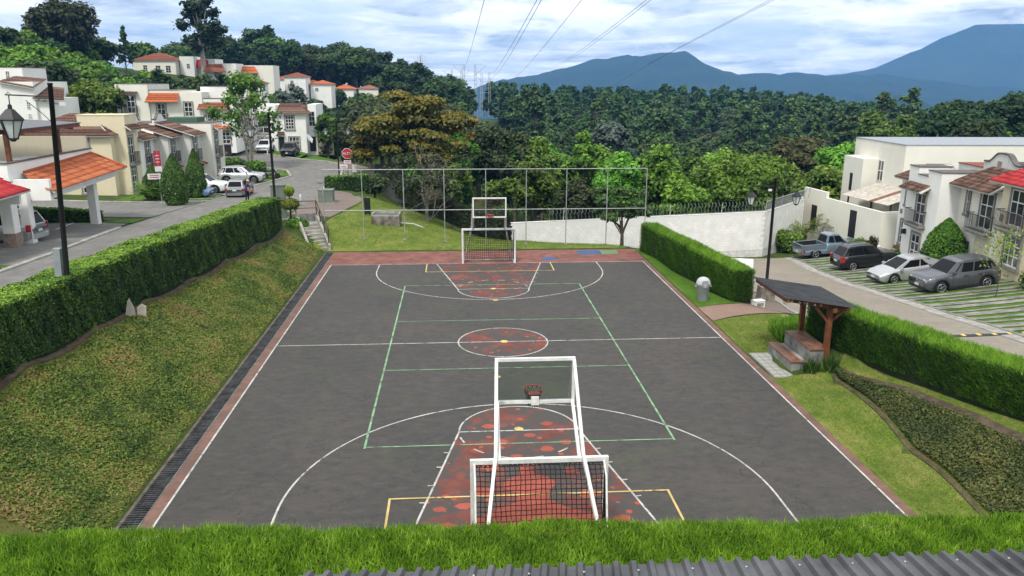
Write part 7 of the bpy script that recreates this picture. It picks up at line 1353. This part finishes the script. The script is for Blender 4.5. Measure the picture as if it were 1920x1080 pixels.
shr = protos('vine', 3, 4.2, 2.6, .36, 360)+protos('broad', 2, 4.2, 2.6, .36, 370)
P5 = field(-125, -50, 92, 170, 4.6, rw, lambda x, y, D: x < -52-(y-92)*.1 and not (x > -84 and y > 140)); grove(shr, P5[:280], 'hillside_shrub', 'leafy shrub among the dense green growth on the left hillside', 'shrubs covering the left hillside', rw, 4, (.8, 1.5))
P7 = field(125, 260, 90, 165, 13, rw); grove(mixp, P7, 'ravine_tree', 'dark tree beyond the right houses towards the volcano', 'dark trees beyond the right houses', rw, 13, (.7, .95))
# ------------------------------------------------------------------ mountains, pylons, wires, haze
def forestmat(name, a, b):
    m, nt, N, L, o = nmat(name); n = nz(nt, .0035, 8, .65); n2 = nz(nt, .03, 6, .7); c = rmp(nt, n, [(.35, a), (.65, b)]); c = mixc(nt, rmp(nt, n2, [(.70, 0.0), (.76, .5)]), c, (.30, .30, .25)); finish(nt, o, c, .95, 0, .05, n2, 1.0, 12); return m
def mountain(name, prof, depth, base, mat, amp, seed, pw=1.25, sc=.5):
    P = np.array(prof, float)*sc; P[:, 0] -= 1.73*(1-sc); P[:, 1] -= 30*(1-sc); P[:, 2] += 10.16*(1-sc); depth *= sc; amp *= sc; base *= sc; s = np.r_[0, np.cumsum(np.linalg.norm(np.diff(P[:, :2], axis=0), axis=1))]; n, m = 150, 60; q = np.linspace(0, s[-1], n); rg = np.random.default_rng(seed)
    X, Y, Zr = (np.interp(q, s, P[:, i]) for i in range(3)); t = np.linspace(-1, 1, m); ph = rg.uniform(0, 6.28, 8); fr = rg.uniform(.6, 4.5, 8)
    jag = sum(np.sin(q/ s[-1]*60*fr[k]+ph[k])*amp*.045 for k in range(8)); TT, QQ = np.meshgrid(t, np.arange(n)); jag = jag+rg.normal(0, amp*.05, n); g = sum(np.sin(q[QQ]/s[-1]*40*fr[k]+ph[k]+TT*5*((k % 3)-1)) for k in range(8))/8
    Z = base+(Zr[QQ]+jag[QQ]-base)*(1-np.abs(TT)**pw)+g*amp*np.sin(np.pi*np.abs(TT)); V = np.stack([X[QQ]+g*depth*.05, Y[QQ]+TT*depth, Z], -1).reshape(-1, 3); i = np.arange(n*m).reshape(n, m); F = np.stack([i[:-1, :-1], i[1:, :-1], i[1:, 1:], i[:-1, 1:]], -1).reshape(-1, 4)
    o = link(name, np_mesh(name, V, F, mat, smooth=True)); tag(o, kind='structure'); return o
FM = forestmat('mountain_forest', (.018, .034, .020), (.035, .055, .026))
mountain('mountain', [(-200, 6700, -150), (217, 6686, -13), (328, 6686, 13), (460, 6683, 39), (637, 6678, 65), (902, 6673, 117), (1080, 6674, 169), (1257, 6672, 208), (1367, 6669, 225), (1499, 6658, 217), (1654, 6654, 243), (1742, 6650, 252), (1852, 6643, 252), (1962, 6623, 205), (2093, 6594, 133), (2181, 6578, 95), (2401, 6560, 82), (2753, 6534, 79), (3106, 6507, 67), (3282, 6496, 72), (3547, 6477, 73), (3898, 6425, 20), (4600, 6384, -60), (6000, 6300, -150)], 2300, -300, FM, 62, 1)
mountain('volcano', [(2600, 11200, -150), (4063, 11097, 39), (4809, 11053, 69), (5257, 11032, 107), (5706, 11018, 173), (6006, 11021, 260), (6306, 11030, 377), (6607, 11046, 515), (6907, 11062, 653), (7132, 11073, 755), (7282, 11076, 806), (7581, 11057, 814), (8029, 11028, 823), (8551, 10994, 831), (9295, 10909, 703), (10038, 10800, 488), (10781, 10701, 309), (11525, 10621, 202), (13500, 10525, -100)], 2700, -300, forestmat('volcano_slopes', (.028, .045, .026), (.05, .066, .034)), 44, 2, 1.1, .36)
mountain('hill', [(1500, 3448, -170), (1764, 3448, -100), (1860, 3447, -76), (1908, 3449, -58), (1979, 3448, -42), (2050, 3438, -60), (2109, 3425, -94), (2300, 3416, -130), (2600, 3400, -190)], 500, -250, FM, 10, 3)
M_LAT = plain('galvanised_lattice', (.42, .43, .44), .5, .3)
def pylon(x, y, zt, w, h, label, arms=True):
    zb = zt-h; r = empty('pylon', (x, y, zb), 0, label, 'pylon'); l = MB(); R_ = .16
    for s in (-1, 1):
        for d in (-1, 1): l.bar((s*w*.5+d*.7, 0, 0), (s*w*.42+d*.35, 0, h), R_)
        for k in range(10): a = k/10*h; b = (k+1)/10*h; e = .7-.35*k/10; f = .7-.35*(k+1)/10; cx = s*w*(.5-.08*k/10); l.bar((cx-e, 0, a), (cx+f, 0, b), R_*.5); l.bar((cx+e, 0, a), (cx-f, 0, b), R_*.5)
    l.build('legs', M_LAT, r); bars = [((-w*.5, h*.55), (w*.5, h*.55), 1), ((-w*.5, h*.72), (w*.5, h*.72), 1)]
    if arms: bars += [((-w*1.25, h*.98), (-w*.4, h*.80), 1), ((w*1.25, h*.98), (w*.4, h*.80), 1), ((-w*.4, h*.80), (w*.4, h*.80), 1), ((-w*1.25, h*.98), (-w*.42, h), .7), ((w*1.25, h*.98), (w*.42, h), .7)]
    for (x0, z0), (x1, z1), k in bars: MB().bar((x0, 0, z0), (x1, 0, z1), R_*k).build('crossarm', M_LAT, r)
pylon(3.9, 313, 17.2, 5.6, 24, 'wide lattice pylon with raised arms on the skyline left of the blue mountain'); pylon(-1.5, 345, 15.5, 5.0, 22, 'fainter lattice pylon just left behind the wide pylon'); pylon(13, 380, 14.5, 4.5, 22, 'small lattice pylon right behind the wide pylon')
def mast():
    r = empty('radio_mast', (-14.9, 284, -2), 0, 'slim radio mast with antenna panels on the wooded skyline', 'mast'); l = MB()
    for a in range(3): l.tube([(.9*math.cos(a*2.1), .9*math.sin(a*2.1), 0), (.45*math.cos(a*2.1), .45*math.sin(a*2.1), 22)], .10, 5)
    for k in range(18): l.bar((-.5, 0, k*1.2), (.5, .3, k*1.2+1.2), .07)
    l.build('lattice', M_LAT, r); p = MB()
    for x in (-1.3, -.5, .5, 1.3):
        p.box(x-.16, x+.16, -.9, -.7, 19.2, 21.6); p.box(x-.1, x+.1, -.9, -.7, 16.4, 17.8)
    p.bar((-1.4, -.7, 20.2), (1.4, -.7, 20.2), .1).bar((-1.4, -.7, 17), (1.4, -.7, 17), .1).build('antennas', plain('antenna_white', (.6, .6, .6), .5), r)
mast()
def wire(pts, label, r=.032):
    P = np.array(pts, float); o = empty('power_line', tuple(P[0]), 0, label, 'power line', 'power lines overhead'); n = 26
    if len(P) == 2:
        t = np.linspace(0, 1, n)[:, None]; Q = P[0]+(P[1]-P[0])*t; Q[:, 2] -= 4*np.linalg.norm(P[1]-P[0])*.004*(t*(1-t))[:, 0]
    else:
        s = np.linspace(0, 1, len(P)); t = np.linspace(0, 1, n); Q = np.stack([np.interp(t, s, P[:, i]) for i in range(3)], 1)
        for _ in range(4): Q[1:-1] = (Q[:-2]+2*Q[1:-1]+Q[2:])/4
    MB().tube([tuple(q-P[0]) for q in Q], r, 4).build('cable', plain('cable', (.10, .105, .11), .6), o)
def beyond(a, b, k=1.25): a, b = np.array(a), np.array(b); return tuple(a+(b-a)*k)
for a, b, l in (((1.6, 313.1, 15.0), (1.4, 65.4, 19.2), 'single thin cable rising left of the cumulus cloud'), ((13.2, 311.7, 12.9), (7.2, 65.0, 19.2), 'left cable of the steep pair right of the pylon'), ((15.0, 311.6, 12.9), (7.7, 65.0, 19.2), 'right cable of the steep pair right of the pylon'), ((38.6, 310.9, 16.2), (19.1, 64.2, 19.2), 'upper cable of the pair leaving the mountain shoulder'), ((40.2, 310.7, 16.2), (19.6, 64.2, 19.2), 'lower cable of the pair leaving the mountain shoulder'), ((21.7, 310.6, 10.8), (12.1, 64.7, 19.2), 'faint cable between the two cable pairs')): wire([a, beyond(a, b)], l)
wire([(16.4, 276.8, -.7), (23.6, 235.2, .7), (34.7, 194.1, 4.8), (38.5, 124.1, 15.4), (34.4, 63.2, 19.3), (33.0, 40, 21)], 'long sagging cable crossing the forest and the mountain peak'); wire([(37.4, 134, 13.7), (35.6, 65.2, 19.5), (35, 42, 21.3)], 'short cable beside the sagging one at the upper right')
def haze():
    o = MB().box(-5600, 5600, -1500, 5600, -420, 345).build('haze', None); o.data.materials.clear(); m = bpy.data.materials.new('haze_air'); m.use_nodes = True; nt = m.node_tree; nt.nodes.clear(); out = nt.nodes.new('ShaderNodeOutputMaterial'); v = nt.nodes.new('ShaderNodeVolumePrincipled'); v.inputs['Color'].default_value = (.18, .47, 1.0, 1); v.inputs['Density'].default_value = .00016; v.inputs['Anisotropy'].default_value = 0.0; nt.links.new(v.outputs[0], out.inputs['Volume']); o.data.materials.append(m); tag(o, 'pale bluish air over the whole valley', 'haze', kind='stuff')
haze()
